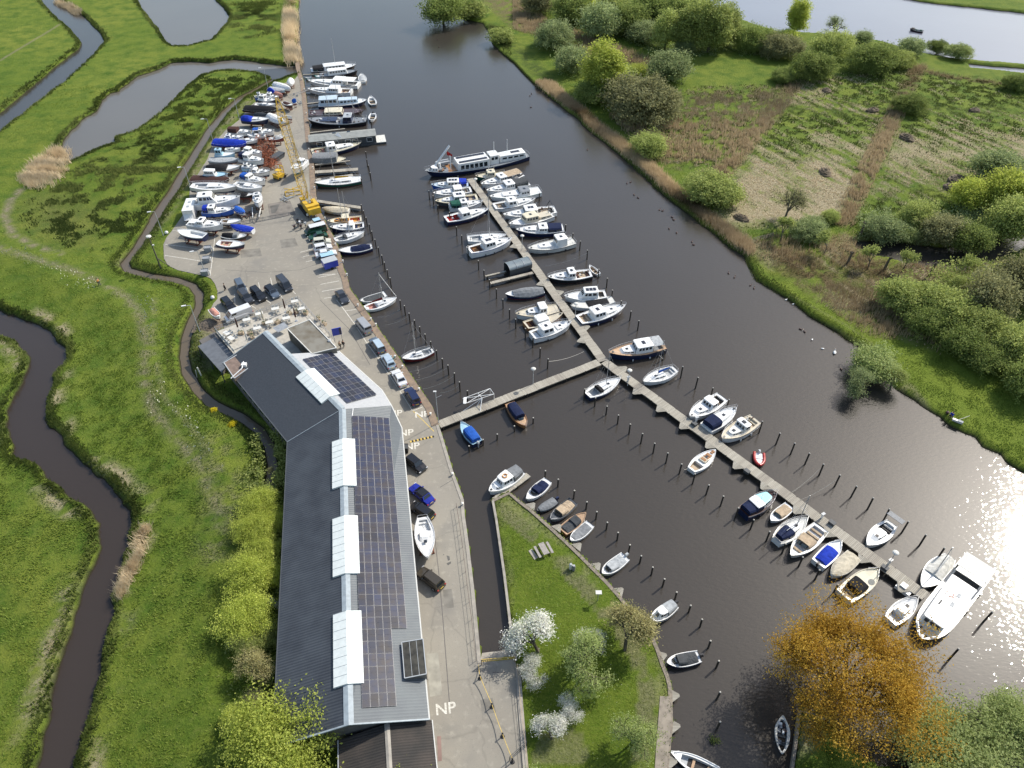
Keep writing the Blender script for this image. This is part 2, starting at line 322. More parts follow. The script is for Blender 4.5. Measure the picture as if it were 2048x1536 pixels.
# fields top left: parcel line
soil = np.maximum(soil, line_mask(PX([(0,122),(60,85),(120,48)]), .8) * .7); soil = np.maximum(soil, line_mask(PX([(1560,600),(1680,660),(1800,730)]), .5) * .35)
soil = np.maximum(soil, line_mask(PX([(1580,590),(1700,655),(1790,720)]), .4) * .35)
bright = soft(PX([(1490,520),(1580,560),(1760,640),(1900,720),(2048,790),(2100,1000),(1950,890),(1740,720),(1600,620),(1490,545)]), 4)
idx = np.arange(NX * NY).reshape(NY, NX)
V = np.stack([XX, YY, H], -1).reshape(-1, 3)
F = np.stack([idx[:-1, :-1], idx[:-1, 1:], idx[1:, 1:], idx[1:, :-1]], -1).reshape(-1, 4)
ATT = np.stack([dry, dark, soil, brown], -1).reshape(-1, 4)
BR = np.stack([bright, lawn, marsh, np.ones_like(dry)], -1).reshape(-1, 4)
def ground_material():
 m = bpy.data.materials.new('meadow'); m.use_nodes = True; t = m.node_tree; N = t.nodes; L = t.links; b = N['Principled BSDF']
 b.inputs['Roughness'].default_value = .9; b.inputs['Specular IOR Level'].default_value = .15
 tc = N.new('ShaderNodeTexCoord')
 def noise(s, d=5, ro=.6):
  n = N.new('ShaderNodeTexNoise'); n.inputs['Scale'].default_value = s; n.inputs['Detail'].default_value = d; n.inputs['Roughness'].default_value = ro
  L.new(tc.outputs['Object'], n.inputs['Vector']); return n.outputs[0]
 def ramp(v, lo, hi):
  r = N.new('ShaderNodeMapRange'); r.inputs[1].default_value = lo; r.inputs[2].default_value = hi; L.new(v, r.inputs[0]); return r.outputs[0]
 def mix(f, a, c):
  x = N.new('ShaderNodeMix'); x.data_type = 'RGBA'
  if isinstance(f, float): x.inputs[0].default_value = f
  else: L.new(f, x.inputs[0])
  for k, q in ((6, a), (7, c)):
   if isinstance(q, tuple): x.inputs[k].default_value = (*q, 1)
   else: L.new(q, x.inputs[k])
  return x.outputs[2]
 def mul(a, c):
  x = N.new('ShaderNodeMath'); x.operation = 'MULTIPLY'
  for k, q in ((0, a), (1, c)):
   if isinstance(q, float): x.inputs[k].default_value = q
   else: L.new(q, x.inputs[k])
  return x.outputs[0]
 a1 = N.new('ShaderNodeAttribute'); a1.attribute_name = 'cov'; sp = N.new('ShaderNodeSeparateColor'); L.new(a1.outputs['Color'], sp.inputs[0])
 a2 = N.new('ShaderNodeAttribute'); a2.attribute_name = 'cov2'; sp2 = N.new('ShaderNodeSeparateColor'); L.new(a2.outputs['Color'], sp2.inputs[0])
 g = mix(ramp(noise(.035, 4), .35, .65), (.130, .185, .022), (.190, .225, .034))
 g = mix(ramp(noise(.22, 6), .42, .66), g, (.070, .128, .014))
 g = mix(mul(ramp(noise(1.3, 6, .7), .5, .72), .7), g, (.17, .205, .045))
 g = mix(mul(ramp(noise(3.4, 5, .8), .5, .66), .75), g, (.055, .105, .012))  # dark flecks put shading between blade clumps into the grass colour
 g = mix(mul(sp2.outputs[0], .55), g, (.19, .245, .03))
 wv = mix(ramp(noise(2.2, 5), .4, .6), (.095, .155, .012), (.145, .195, .024))
 g = mix(mul(sp2.outputs[1], .6), g, wv)
 fl = noise(5.5, 2, .5); g = mix(mul(ramp(fl, .70, .74), mul(sp2.outputs[1], .8)), g, (.55, .55, .35))
 dk = mix(ramp(noise(1.6, 5), .4, .6), (.036, .062, .014), (.085, .115, .022))
 g = mix(sp.outputs[1], g, dk)
 br = mix(ramp(noise(1.7, 6, .7), .4, .62), (.20, .145, .082), (.10, .095, .035))
 g = mix(a1.outputs['Alpha'], g, br)
 dr = mix(ramp(noise(1.9, 6, .7), .42, .62), (.42, .36, .24), (.25, .21, .12))
 g = mix(sp.outputs[0], g, dr)
 so_ = mix(ramp(noise(2.1, 6, .7), .42, .62), (.30, .255, .18), (.16, .14, .085))
 g = mix(sp.outputs[2], g, so_)
 # bare silt on steep banks and beds
 ge = N.new('ShaderNodeNewGeometry'); sx = N.new('ShaderNodeSeparateXYZ'); L.new(ge.outputs['Position'], sx.inputs[0])
 wet = N.new('ShaderNodeMapRange'); wet.inputs[1].default_value = -.35; wet.inputs[2].default_value = -.75; L.new(sx.outputs[2], wet.inputs[0])
 g = mix(wet.outputs[0], g, (.035, .03, .018))
 L.new(g, b.inputs['Base Color'])
 bp = N.new('ShaderNodeBump'); bp.inputs['Strength'].default_value = 1.0; bp.inputs['Distance'].default_value = .45
 L.new(noise(1.9, 7, .8), bp.inputs['Height']); L.new(bp.outputs[0], b.inputs['Normal'])
 return m
M_GROUND = ground_material()
ter = np_mesh('meadow_ground', V, F, M_GROUND, attr={'cov': ATT, 'cov2': BR}); tag(ter, kind='structure')
def height(x, y):
 i = int(round((x - GX0) / GS)); j = int(round((y - GY0) / GS))
 return float(H[min(max(j, 0), NY - 1), min(max(i, 0), NX - 1)])
# land beyond the traced area, out to the horizon
mb = MB(); x0, x1, y0, y1 = GX0, GX0 + (NX - 1) * GS, GY0, GY0 + (NY - 1) * GS; o_ = 4000
for q in (((-o_, -o_), (o_, -o_), (x1, y0), (x0, y0)), ((o_, -o_), (o_, o_), (x1, y1), (x1, y0)), ((o_, o_), (-o_, o_), (x0, y1), (x1, y1)), ((-o_, o_), (-o_, -o_), (x0, y0), (x0, y1))):
 mb.face([(a, b, -.02) for a, b in q])
tag(mb.build('outer_land', mat('far_grass', (.07, .13, .018), rough=.9, n=.2, ns=.05, col2=(.12, .17, .03))), kind='structure')
# ------------------------------------------------------------------ water
def water_material(name, col, rough, bump, sc, tint=None):
 m = bpy.data.materials.new(name); m.use_nodes = True; t = m.node_tree; N = t.nodes; L = t.links; b = N['Principled BSDF']
 b.inputs['Roughness'].default_value = .36; b.inputs['IOR'].default_value = 1.333; b.inputs['Coat Weight'].default_value = 1; b.inputs['Coat IOR'].default_value = 1.33; b.inputs['Coat Roughness'].default_value = rough; b.inputs['Specular IOR Level'].default_value = .25
 tc = N.new('ShaderNodeTexCoord'); mp = N.new('ShaderNodeMapping'); mp.inputs['Rotation'].default_value = (0, 0, R(35)); mp.inputs['Scale'].default_value = (1, 2.2, 1)
 L.new(tc.outputs['Object'], mp.inputs[0])
 n0 = N.new('ShaderNodeTexNoise'); n0.inputs['Scale'].default_value = .03; n0.inputs['Detail'].default_value = 3; L.new(tc.outputs['Object'], n0.inputs['Vector'])
 mx = N.new('ShaderNodeMix'); mx.data_type = 'RGBA'; mx.inputs[6].default_value = (*col, 1); mx.inputs[7].default_value = (*(tint or tuple(c * 1.3 for c in col)), 1)
 L.new(n0.outputs[0], mx.inputs[0]); L.new(mx.outputs[2], b.inputs['Base Color'])
 h = None
 for s_, a_ in ((sc, 1.0), (sc * 1.9, .45)):
  n = N.new('ShaderNodeTexNoise'); n.inputs['Scale'].default_value = s_; n.inputs['Detail'].default_value = 1; n.inputs['Roughness'].default_value = .5
  L.new(mp.outputs[0], n.inputs['Vector']); k = N.new('ShaderNodeMath'); k.operation = 'MULTIPLY_ADD'; k.inputs[1].default_value = a_; L.new(n.outputs[0], k.inputs[0])
  if h is not None: L.new(h, k.inputs[2])
  else: k.inputs[2].default_value = 0
  h = k.outputs[0]
 bp = N.new('ShaderNodeBump'); bp.inputs['Strength'].default_value = bump; bp.inputs['Distance'].default_value = .08
 L.new(h, bp.inputs['Height']); L.new(bp.outputs[0], b.inputs['Coat Normal'])
 return m
M_WATER = water_material('channel_water', (.036, .031, .026), .03, .40, 1.1)
M_MUD = water_material('pond_water', (.11, .10, .085), .06, .25, .8); M_LAKE = water_material('lake_water', (.125, .135, .17), .05, .3, .8)  # lake base colour lightened and blued to carry the cloud reflection
M_STR = water_material('stream_water', (.034, .026, .021), .06, .25, .8)
def sheet(name, poly, z, m):
 mb = MB(); prism(mb, poly, z - .02, z); return tag(mb.build(name, m), kind='structure')
mb = MB(); mb.face([(-300, -40, WZ), (320, -40, WZ), (320, 440, WZ), (-300, 440, WZ)]); tag(mb.build('channel_water', M_WATER), kind='structure')
def grow(poly, k):
 c = [sum(p[i] for p in poly) / len(poly) for i in (0, 1)]; n = len(poly); out = []
 a = sum(poly[i][0] * poly[(i + 1) % n][1] - poly[(i + 1) % n][0] * poly[i][1] for i in range(n)); sg = 1 if a > 0 else -1
 for i in range(n):
  p0, p1, p2 = Vector(poly[i - 1]), Vector(poly[i]), Vector(poly[(i + 1) % n])
  d = (p2 - p0); d = d.normalized() if d.length > 1e-6 else Vector((1, 0)); out.append((p1.x + d.y * sg * k, p1.y - d.x * sg * k))
 return out
sheet('pond_water', grow(W_POND, 1.2), WZ + .006, M_MUD)
sheet('inlet_water', grow(W_INLET[:-7], 1.0) , WZ + .006, M_MUD)
sheet('lake_water', grow(W_LAKE, 1.2), WZ + .006, M_LAKE); sheet('lake_water', grow(W_LAKE2, .8), WZ + .006, M_LAKE)
sheet('stream_water', grow(W_STREAM, 1.2), WZ + .006, M_STR)
mb = MB(); strip(mb, [p for p in PX(DITCH, WZ)], -2.4, 2.4, WZ - .02, WZ + .010); tag(mb.build('ditch_water', water_material('ditch_water', (.10, .078, .052), .1, .2, .8)), kind='structure')
# ------------------------------------------------------------------ yard, road, quay
def asphalt_material():
 m = bpy.data.materials.new('yard_asphalt'); m.use_nodes = True; t = m.node_tree; N = t.nodes; L = t.links; b = N['Principled BSDF']; b.inputs['Roughness'].default_value = .85
 tc = N.new('ShaderNodeTexCoord'); prev = None
 cols = [(.05, 4, (.30, .275, .225), (.235, .215, .18), .35, .65), (.16, 5, None, (.19, .18, .16), .52, .72), (1.2, 5, None, (.34, .315, .26), .55, .75), (9.0, 2, None, (.14, .135, .12), .6, .8)]
 for s_, d_, c0, c1, lo, hi in cols:
  n = N.new('ShaderNodeTexNoise'); n.inputs['Scale'].default_value = s_; n.inputs['Detail'].default_value = d_; L.new(tc.outputs['Object'], n.inputs['Vector'])
  r = N.new('ShaderNodeMapRange'); r.inputs[1].default_value = lo; r.inputs[2].default_value = hi; r.inputs[4].default_value = .8 if prev is not None else 1; L.new(n.outputs[0], r.inputs[0])
  x = N.new('ShaderNodeMix'); x.data_type = 'RGBA'; L.new(r.outputs[0], x.inputs[0]); x.inputs[7].default_value = (*c1, 1)
  if prev is None: x.inputs[6].default_value = (*c0, 1)
  else: L.new(prev, x.inputs[6])
  prev = x.outputs[2]
 # cracks
 vo = N.new('ShaderNodeTexVoronoi'); vo.feature = 'DISTANCE_TO_EDGE'; vo.inputs['Scale'].default_value = .11; 
 nn = N.new('ShaderNodeTexNoise'); nn.inputs['Scale'].default_value = .6; L.new(tc.outputs['Object'], nn.inputs['Vector'])
 mv = N.new('ShaderNodeVectorMath'); mv.operation = 'MULTIPLY_ADD'; mv.inputs[1].default_value = (1.5, 1.5, 0); L.new(nn.outputs['Color'], mv.inputs[0]); L.new(tc.outputs['Object'], mv.inputs[2]); L.new(mv.outputs[0], vo.inputs['Vector'])
 r = N.new('ShaderNodeMapRange'); r.inputs[1].default_value = .0; r.inputs[2].default_value = .012; r.inputs[3].default_value = .22; r.inputs[4].default_value = 0; L.new(vo.outputs[0], r.inputs[0])
 x = N.new('ShaderNodeMix'); x.data_type = 'RGBA'; L.new(r.outputs[0], x.inputs[0]); L.new(prev, x.inputs[6]); x.inputs[7].default_value = (.08, .075, .065, 1)
 L.new(x.outputs[2], b.inputs['Base Color']); return m
M_ASPH = asphalt_material()
mb = MB(); prism(mb, SLAB, -2.0, 0.03); tag(mb.build('yard_pavement', M_ASPH), kind='structure')
M_QUAY = mat('quay_stone', (.26, .19, .13), rough=.8, n=.2, ns=1.2, col2=(.17, .13, .10), bump=.5)
M_CONC = mat('concrete', (.36, .33, .28), rough=.85, n=.15, ns=1.0, col2=(.25, .23, .20), bump=.3)
q = PX(QUAY[3:], 0)
mb = MB(); strip(mb, q[:27], -1.15, .12, -1.9, .10); tag(mb.build('quay_wall', M_QUAY), 'long brown stone quay coping beside the boatyard and road', 'quay wall')
mb = MB(); strip(mb, q[26:], -.45, .05, -1.9, .09); tag(mb.build('quay_wall', M_CONC), 'pale concrete quay edge along the lower road and slipway', 'quay wall')
mb = MB(); strip(mb, PX([(985,1002),(992,1040),(1000,1095),(1008,1150),(1020,1250),(1031,1322)]), -.12, .22, -2, .14); tag(mb.build('revetment', M_CONC), 'narrow concrete edging on the left side of the lawn', 'quay wall')
M_TIMB = mat('old_timber', (.26, .22, .17), rough=.9, n=.2, ns=2.5, col2=(.15, .13, .11))
mb = MB(); strip(mb, PX([(985,1001)] + LAWN_E), -.32, .16, -2, .08); tag(mb.build('revetment', M_TIMB), 'weathered timber revetment on the water side of the lawn', 'quay wall')
mb = MB(); strip(mb, PX([(1575,1690),(1583,1560),(1601,1423),(1630,1431),(1662,1446)]), -.1, .22, -2, .12); tag(mb.build('revetment', M_TIMB), 'timber corner revetment beside the grey rowing boat under the orange tree', 'quay wall')
mb = MB(); prism(mb, PX([(1320,1393),(1338,1393),(1342,1440),(1338,1490),(1331,1560),(1325,1680),(1298,1680),(1309,1540)]), -.3, .10); tag(mb.build('paved_path', mat('path_stone', (.30, .26, .21), n=.15, ns=1.2, rough=.9)), kind='structure')
# slipway ramp in the narrow canal
mb = MB(); P = PX([(962,1327),(1031,1319)]); Q_ = PX([(958,1292),(1026,1284)], -1.4)
mb.face([(P[0][0], P[0][1], .02), (P[1][0], P[1][1], .02), (Q_[1][0], Q_[1][1], -1.4), (Q_[0][0], Q_[0][1], -1.4)]); tag(mb.build('slipway', M_CONC), kind='structure')
# kerb at the right of the road
mb = MB(); strip(mb, PX([(1033,1335),(1037,1400),(1041,1450),(1045,1500),(1050,1560),(1056,1680)]), -.12, .5, -.3, .16); tag(mb.build('kerb', M_CONC), kind='structure')
# painted markings
M_PAINT = mat('road_paint', (.72, .70, .62), col2=(.42, .39, .33), ns=5, rough=.8); M_YEL = mat('road_paint_yellow', (.66, .47, .12), n=.12, ns=3, rough=.8)
def paint(name, lines, wd=.13, m=M_PAINT, z=.036):
 mb = MB()
 for l in lines:
  p = PX(l)
  for i in range(len(p) - 1):
   a, b = Vector(p[i]), Vector(p[i + 1]); d = (b - a).normalized(); n = Vector((-d.y, d.x)) * wd / 2
   mb.face([(a.x - n.x, a.y - n.y, z), (b.x - n.x, b.y - n.y, z), (b.x + n.x, b.y + n.y, z), (a.x + n.x, a.y + n.y, z)])
 return tag(mb.build(name, m), kind='structure')
paint('bay_markings', [[(494,575),(497,594)],[(517,565),(521,586)],[(541,556),(546,577)],[(564,547),(568,563)],[(469,588),(470,608)],[(584,580),(591,588)],[(470,608),(478,616)],[(497,608),(512,617)],[(521,592),(542,607)],[(546,577),(566,597)],
 [(638,550),(675,548)],[(637,555),(674,548)],[(641,569),(678,562)],[(644,583),(684,576)],[(648,597),(690,590)],[(690,622),(713,619)],[(331,489),(381,495),(416,503)],[(330,511),(413,524)],[(345,461),(360,463)],
 [(431,458),(430,475),(427,500),(424,525),(420,552)],[(673,600),(690,622),(712,652),(735,688),(760,722),(785,760),(805,790),(825,822)],[(825,822),(846,814)],[(734,685),(745,682)],[(757,716),(766,713)],[(776,749),(788,745)],[(799,782),(812,777)],[(612,524),(632,519)],[(606,514),(630,508)],[(600,505),(628,497)]])
paint('road_line', [[(826,822),(845,840),(868,863)]], .12, M_YEL)
# patches, stains, manhole slabs
def patch(name, polys, col, z=.034, n=.15):
 mb = MB()
 for p in polys: prism(mb, PX(p), z - .003, z)
 return tag(mb.build(name, mat('patch_' + name, col, rough=.9, n=n, ns=.7)), kind='structure')
patch('dark_patch', [[(535,408),(580,401),(592,430),(540,437)]], (.21, .19, .165)); patch('oil_stain', [[(893,1111),(899,1113),(900,1120),(896,1122)], [(893,1127),(902,1123),(902,1127),(896,1131)], [(887,1108),(889,1110),(886,1111)], [(540,412),(560,408),(552,425),(543,428)]], (.13, .125, .115), .038)
patch('concrete_slab', [[(852,1308),(876,1306),(885,1389),(860,1394)]], (.38, .36, .30), .040); patch('brown_plate', [[(874,1473),(882,1472),(884,1522),(876,1523)]], (.30, .20, .17), .042)
patch('slipway_path', [[(624,381),(634,396),(626,418),(600,420),(596,386)]], (.33, .30, .26), .038)
paint('joints_and_boom_shadow', [[(868,1060),(878,1150),(886,1240),(893,1330),(900,1420)],[(905,960),(880,975)],[(660,520),(600,540),(530,545),(450,540)],[(570,432),(506,447),(440,455)],[(600,265),(578,272)],[(640,600),(700,660),(740,730)],[(985,1345),(1010,1345)]], .10, mat('joint_and_shadow_tone', (.12,.11,.10)), .033)  # dark joints; the stroke left of the crane is the boom's painted shadow
patch('repair_patch', [[(480,500),(520,497),(524,512),(482,516)], [(886,1180),(903,1178),(908,1215),(889,1218)], [(560,480),(590,476),(596,492),(563,497)], [(960,1400),(985,1396),(992,1425),(965,1430)]], (.225,.21,.18), .0325)
# NP lettering
def letters(px, py, deg, size, label=None):
 cu = bpy.data.curves.new('marking_text', 'FONT'); cu.body = 'NP'; cu.size = size; cu.align_x = 'CENTER'; cu.align_y = 'CENTER'; cu.offset = .03
 o = bpy.data.objects.new('lettering', cu); link(o)
 dg = bpy.context.evaluated_depsgraph_get(); me = bpy.data.meshes.new_from_object(o.evaluated_get(dg)); bpy.data.objects.remove(o)
 me.materials.clear(); me.materials.append(M_PAINT); o = bpy.data.objects.new('np_lettering', me); link(o)
 p = at(px, py, .040); o.location = p; o.rotation_euler = (0, 0, R(deg)); tag(o, kind='structure')
letters(891, 1418, 8, 1.9); letters(824, 893, 8, 1.9); letters(844, 829, 8, 1.9); letters(812, 866, 8, 1.9); letters(790, 827, 8, 1.9)
# speed bump
sb = MB(); a, b = Vector(atxy(820, 884)), Vector(atxy(868, 873)); d = b - a; n_ = Vector((-d.y, d.x)).normalized() * .22
for i in range(14):
 p, q2 = a + d * i / 14, a + d * (i + 1) / 14; k = i % 2
 sb.grid([[(p.x - n_.x, p.y - n_.y, .032), (p.x - n_.x * .4, p.y - n_.y * .4, .09), (p.x + n_.x * .4, p.y + n_.y * .4, .09), (p.x + n_.x, p.y + n_.y, .032)], [(q2.x - n_.x, q2.y - n_.y, .032), (q2.x - n_.x * .4, q2.y - n_.y * .4, .09), (q2.x + n_.x * .4, q2.y + n_.y * .4, .09), (q2.x + n_.x, q2.y + n_.y, .032)]], k)
tag(sb.build('speed_bump', [M_YEL, M_RUB]), 'yellow and black striped speed bump across the road', 'speed bump')
# ------------------------------------------------------------------ boat builder
ROPE = mat('rope', (.55, .52, .45), rough=.9)
class Boat:
 def __init__(s, name, label, cat, bow, stern, F=.95, beam=None, wt=.72, p=2.2, sheer=.35, D=.45, z=None, hull='white', hull2=None, bottom='darkred', deck='white', rim=None, group=None, well=None, wellmat=None, rake=.07, tum=1.0, open_=False):
  s.rz = WZ if z is None else z
  zd = s.rz + F + sheer * .4
  b = at(*bow, zd); t = at(*stern, zd); s.L = (b - t).length; s.F = F; s.sheer = sheer; s.wt = wt; s.p = p
  s.B = beam if beam else min(.42 * s.L, 1.25 + .228 * s.L)
  m = (b + t) / 2; d = b - t
  s.root = empty(name, (m.x, m.y, s.rz), math.atan2(d.y, d.x), label, cat, group)
  s.rnd = random.Random(hash((int(bow[0]), int(bow[1]))) & 0xffff)
  s.hull(D, hull, hull2 or hull, bottom, rim or deck, rake, tum, deck, well, wellmat, open_)
 def hb(s, t):
  if t < .42: k = s.wt + (1 - s.wt) * math.sin(math.pi / 2 * max(t, 0) / .42)
  else: k = max(0, 1 - ((t - .42) / .58) ** s.p) ** .82
  return s.B / 2 * k
 def zd(s, t): return s.F + s.sheer * max(0, (t - .35) / .65) ** 1.8 + s.sheer * .35 * max(0, (.35 - t) / .35) ** 2
 def X(s, t): return -s.L / 2 + s.L * t
 def hull(s, D, hull, hull2, bottom, rim, rake, tum, deck, well, wellmat, open_):
  ts = [0, .03, .1, .2, .3, .4, .5, .6, .68, .76, .83, .89, .94, .975, 1.0]
  rows = []
  def side(t, sg):
   w = max(s.hb(t), .02); z = s.zd(t); rk = s.L * rake * t ** 4; x = s.X(t)
   fl = .86 if t > .5 else .93
   P = [(x, w, z), (x - rk * .15, w * 1.0, z - .13), (x - rk * .75, w * fl, .10), (x - rk * .9, w * fl * .94, -.04), (x - rk * 1.4, w * .62, -D * .65), (x - rk * 1.7, w * .04, -D)]
   return [(a, b * sg, c) for a, b, c in P]
  for t in ts:
   A = side(t, 1); Bk = side(t, -1); rows.append(A + Bk[::-1][0:])
  mb = MB()
  nr = len(rows[0])
  slot = {0: 1, 1: 0, 2: 2, 3: 2, 4: 2, 5: 2, 6: 2, 7: 2, 8: 2, 9: 0, 10: 1}
  mb.grid(rows, mf=lambda i, j: slot[j])
  mb.face(rows[0], 0)                                   # transom
  # rim
  for sg in (1, -1):
   mb.grid([[(s.X(t), sg * max(s.hb(t), .02), s.zd(t)), (s.X(t), sg * max(s.hb(t), .02), s.zd(t) + .035), (s.X(t) - (.08 if t > .95 else 0), sg * max(s.hb(t) - .09, 0), s.zd(t) + .035), (s.X(t) - (.08 if t > .95 else 0), sg * max(s.hb(t) - .09, 0), s.zd(t) - .07)] for t in ts], 3)
  mb.build('hull', [gel(hull), gel(hull2), gel(bottom), gel(rim)], s.root, smooth=False)
  # deck with a sunk well
  if open_: well = (.06, .86) if well is None else well
  tt = list(ts)
  if well:
   t0, t1 = well; tt = sorted(set([t for t in ts if abs(t - t0) > .015 and abs(t - t1) > .015] + [t0, t1]))
  dr = []
  for t in tt:
   w = max(s.hb(t) - .085, .0); z = s.zd(t) - .07; x = s.X(t) - (.08 if t > .95 else 0)
   wi = min(w * (.86 if open_ else .74), max(w - .12, 0))
   flat = [(x, w, z), (x, wi, z + .01), (x, wi, z + .012), (x, 0, z + .04)]
   dp = .62 if open_ else .5
   sunk = [(x, w, z), (x, wi, z + .01), (x, wi - .05, z - dp), (x, 0, z - dp)]
   mir = lambda a: a + [(q[0], -q[1], q[2]) for q in a[:-1][::-1]]
   if well and abs(t - t0) < 1e-6: dr += [(mir(flat), 0), (mir(sunk), 1)]
   elif well and abs(t - t1) < 1e-6: dr += [(mir(sunk), 1), (mir(flat), 0)]
   elif well and t0 < t < t1: dr.append((mir(sunk), 1))
   else: dr.append((mir(flat), 0))
  db = MB(); db.grid([r for r, _ in dr], mf=lambda i, j: (1 if (dr[i][1] and dr[i + 1][1] and 1 <= j <= 4) else 0))
  db.build('deck', [gel(deck) if deck not in ('teak', 'wood', 'tan') else plain(deck), plain(wellmat or 'lightgrey')], s.root)
 # -- superstructure blocks, given in hull stations (0 stern, 1 bow)
 def cabin(s, t0, t1, h, col='white', wf=.74, rf=.3, rb=.06, ti=.1, z0=None, name='cabin', win=3, fwin=2, bwin=0, roof=None, wh=(.35, .82), wmax=None, roof_name='roof', over=.07, glass=None, wu=(.05,.95)):
  x0, x1 = s.X(t0), s.X(t1); zb0 = s.zd(t0) - .08 if z0 is None else z0; zb1 = s.zd(t1) - .08 if z0 is None else z0
  w0 = s.hb(t0) * wf; w1 = min(s.hb(t1) * wf, w0 * 1.05) if t1 < .9 else s.hb(t1) * wf
  if t0 < .3: w0 = s.hb(max(t0, .12)) * wf
  if wmax: w0 = min(w0, wmax); w1 = min(w1, wmax)
  w1 = max(w1, .18); c = min(.22, w1 * .5); zt = max(zb0, zb1) * .5 + min(zb0, zb1) * .5 + h
  xm = (x0 + x1) / 2; wm = (w0 + w1) / 2 + .04
  def ring(z, f, b, i, zl=None):
   X0, X1, a, d, mm = x0 + b, x1 - f, w0 - i, w1 - i, wm - i
   P = [(X0, a - c), (X0 + c * .5, a), (xm, mm), (X1 - c * .7, d), (X1, d - c)]
   P = P + [(x, -y) for x, y in P[::-1]]
   return [(x, y, (zb0 + (zb1 - zb0) * (x - x0) / (x1 - x0)) if z is None else z) for x, y in P]
  lo = ring(None, 0, 0, 0); hi = ring(zt, rf, rb, ti)
  mb = MB(); mb.grid([lo, hi], closed=True); hi2 = [(x * 1.0, y * .96, zt + .03) for x, y, z in hi]
  mb.grid([hi, hi2], closed=True); mb.face(hi2)
  cb = mb.build(name, gel(col), s.root)
  # windows
  def win_quad(A, Bq, Cq, Dq, u0, u1, v0, v1, nm='window'):
   A, Bq, Cq, Dq = map(Vector, (A, Bq, Cq, Dq)); n = (Bq - A).cross(Dq - A).normalized()
   cc = (A + Bq + Cq + Dq) / 4
   if n.dot(cc - Vector(((x0 + x1) / 2, 0, cc.z))) < 0: n = -n
   f = lambda u, v: (A * (1 - u) + Bq * u) * (1 - v) + (Dq * (1 - u) + Cq * u) * v
   P = [f(u0, v0), f(u1, v0), f(u1, v1), f(u0, v1)]; m2 = MB(); e = n * .018; b = n * -.01
   m2.face([p + e for p in P]); 
   for i in range(4): m2.face([P[i] + b, P[(i + 1) % 4] + b, P[(i + 1) % 4] + e, P[i] + e])
   m2.build(nm, glass or M_GLASS, cb)
  for sgn in (0, 1):
   # side faces: indices 1-2-3 (port) and mirrored
   ia, ib, ic = (1, 2, 3) if sgn == 0 else (8, 7, 6)
   if win:
    us = [wu[0] + (wu[1] - wu[0]) * k / win for k in range(win + 1)]
    for k in range(win):
     g = .06 * 2 / win; u0, u1 = us[k] + g, us[k + 1] - g
     def pt(u, v):
      a_, b_ = (ia, ib) if u < .5 else (ib, ic); uu = u * 2 if u < .5 else u * 2 - 1
      lo_ = Vector(lo[a_]).lerp(Vector(lo[b_]), uu); hi_ = Vector(hi[a_]).lerp(Vector(hi[b_]), uu); return lo_.lerp(hi_, v)
     P = [pt(u0, wh[0]), pt(u1, wh[0]), pt(u1, wh[1]), pt(u0, wh[1])]
     n = (P[1] - P[0]).cross(P[3] - P[0]).normalized(); n = n if n.y * (1 if sgn == 0 else -1) > 0 else -n
     m2 = MB(); e = n * .02; b_ = n * -.012; m2.face([p + e for p in P])
     for i in range(4): m2.face([P[i] + b_, P[(i + 1) % 4] + b_, P[(i + 1) % 4] + e, P[i] + e])
     m2.build('window', glass or M_GLASS, cb)
  if fwin:
   for k in range(fwin):
    g = .04; win_quad(lo[4], lo[5], hi[5], hi[4], k / fwin + g, (k + 1) / fwin - g, wh[0] if h > .8 else .3, .88, 'windscreen' if h > .8 else 'window')
  if bwin:
   for k in range(bwin): win_quad(lo[9], lo[0], hi[0], hi[9], k / bwin + .05, (k + 1) / bwin - .05, .35, .85)
  if roof:
   mb = MB(); o = over
   r1 = [(x + (o if x > xm else -o), y + (o if y > 0 else -o), zt + .03) for x, y, z in hi]; r2 = [(x, y, z + .05) for x, y, z in r1]; r3 = [(x * 1 + (xm - x) * .12, y * .8, zt + .13) for x, y, z in r1]
   mb.face(r1[::-1]); mb.grid([r1, r2, r3], closed=True); mb.face(r3); mb.build(roof_name, gel(roof), cb)
   zt += .1
  s.ctop = (x0 + rb, x1 - rf, zt + .035, min(w0, w1) - ti); return cb
 def hatch(s, x, y=0, a=.5, b=.5, z=None, m=None, nm='hatch', th=.05):
  zz = s.F if z is None else z
  mb = MB(); mb.box(x - a / 2, x + a / 2, y - b / 2, y + b / 2, zz - .05, zz + th); return mb.build(nm, m or M_GLASS, s.root)
 def solar(s, n=2, a=.9, b=.6, across=False):
  x0, x1, z, w = s.ctop; xm = (x0 + x1) / 2
  for k in range(n):
   mb = MB(); x = xm + (k - (n - 1) / 2) * (b + .12); mb.box(x - b / 2, x + b / 2, -min(a, w * 1.5) / 2, min(a, w * 1.5) / 2, z, z + .05); mb.build('solar_panel', M_SOLAR, s.root)
 def arch(s, t0, t1, h0, h1, col, wf=.86, z0=None, name='canopy', k=.62, win=0, ends=True, rows=5):
  """fabric tent or canopy over part of the boat, cross-section an arch"""
  R_ = []; n = rows
  for i in range(n + 1):
   u = i / n; t = t0 + (t1 - t0) * u; w = max(s.hb(t) * wf, .05); zb = (s.zd(t) + .03) if z0 is None else z0; h = h0 + (h1 - h0) * u + .03 * math.sin(u * n * 3.1)
   x = s.X(t)
   R_.append([(x, w, zb), (x, w * .97, zb + h * k), (x, w * .78, zb + h * .9), (x, w * .4, zb + h * .985), (x, 0, zb + h), (x, -w * .4, zb + h * .985), (x, -w * .78, zb + h * .9), (x, -w * .97, zb + h * k), (x, -w, zb)])
  mb = MB(); mb.grid(R_)
  if ends: mb.face(R_[0]); mb.face(R_[-1][::-1])
  o = mb.build(name, fab(col), s.root)
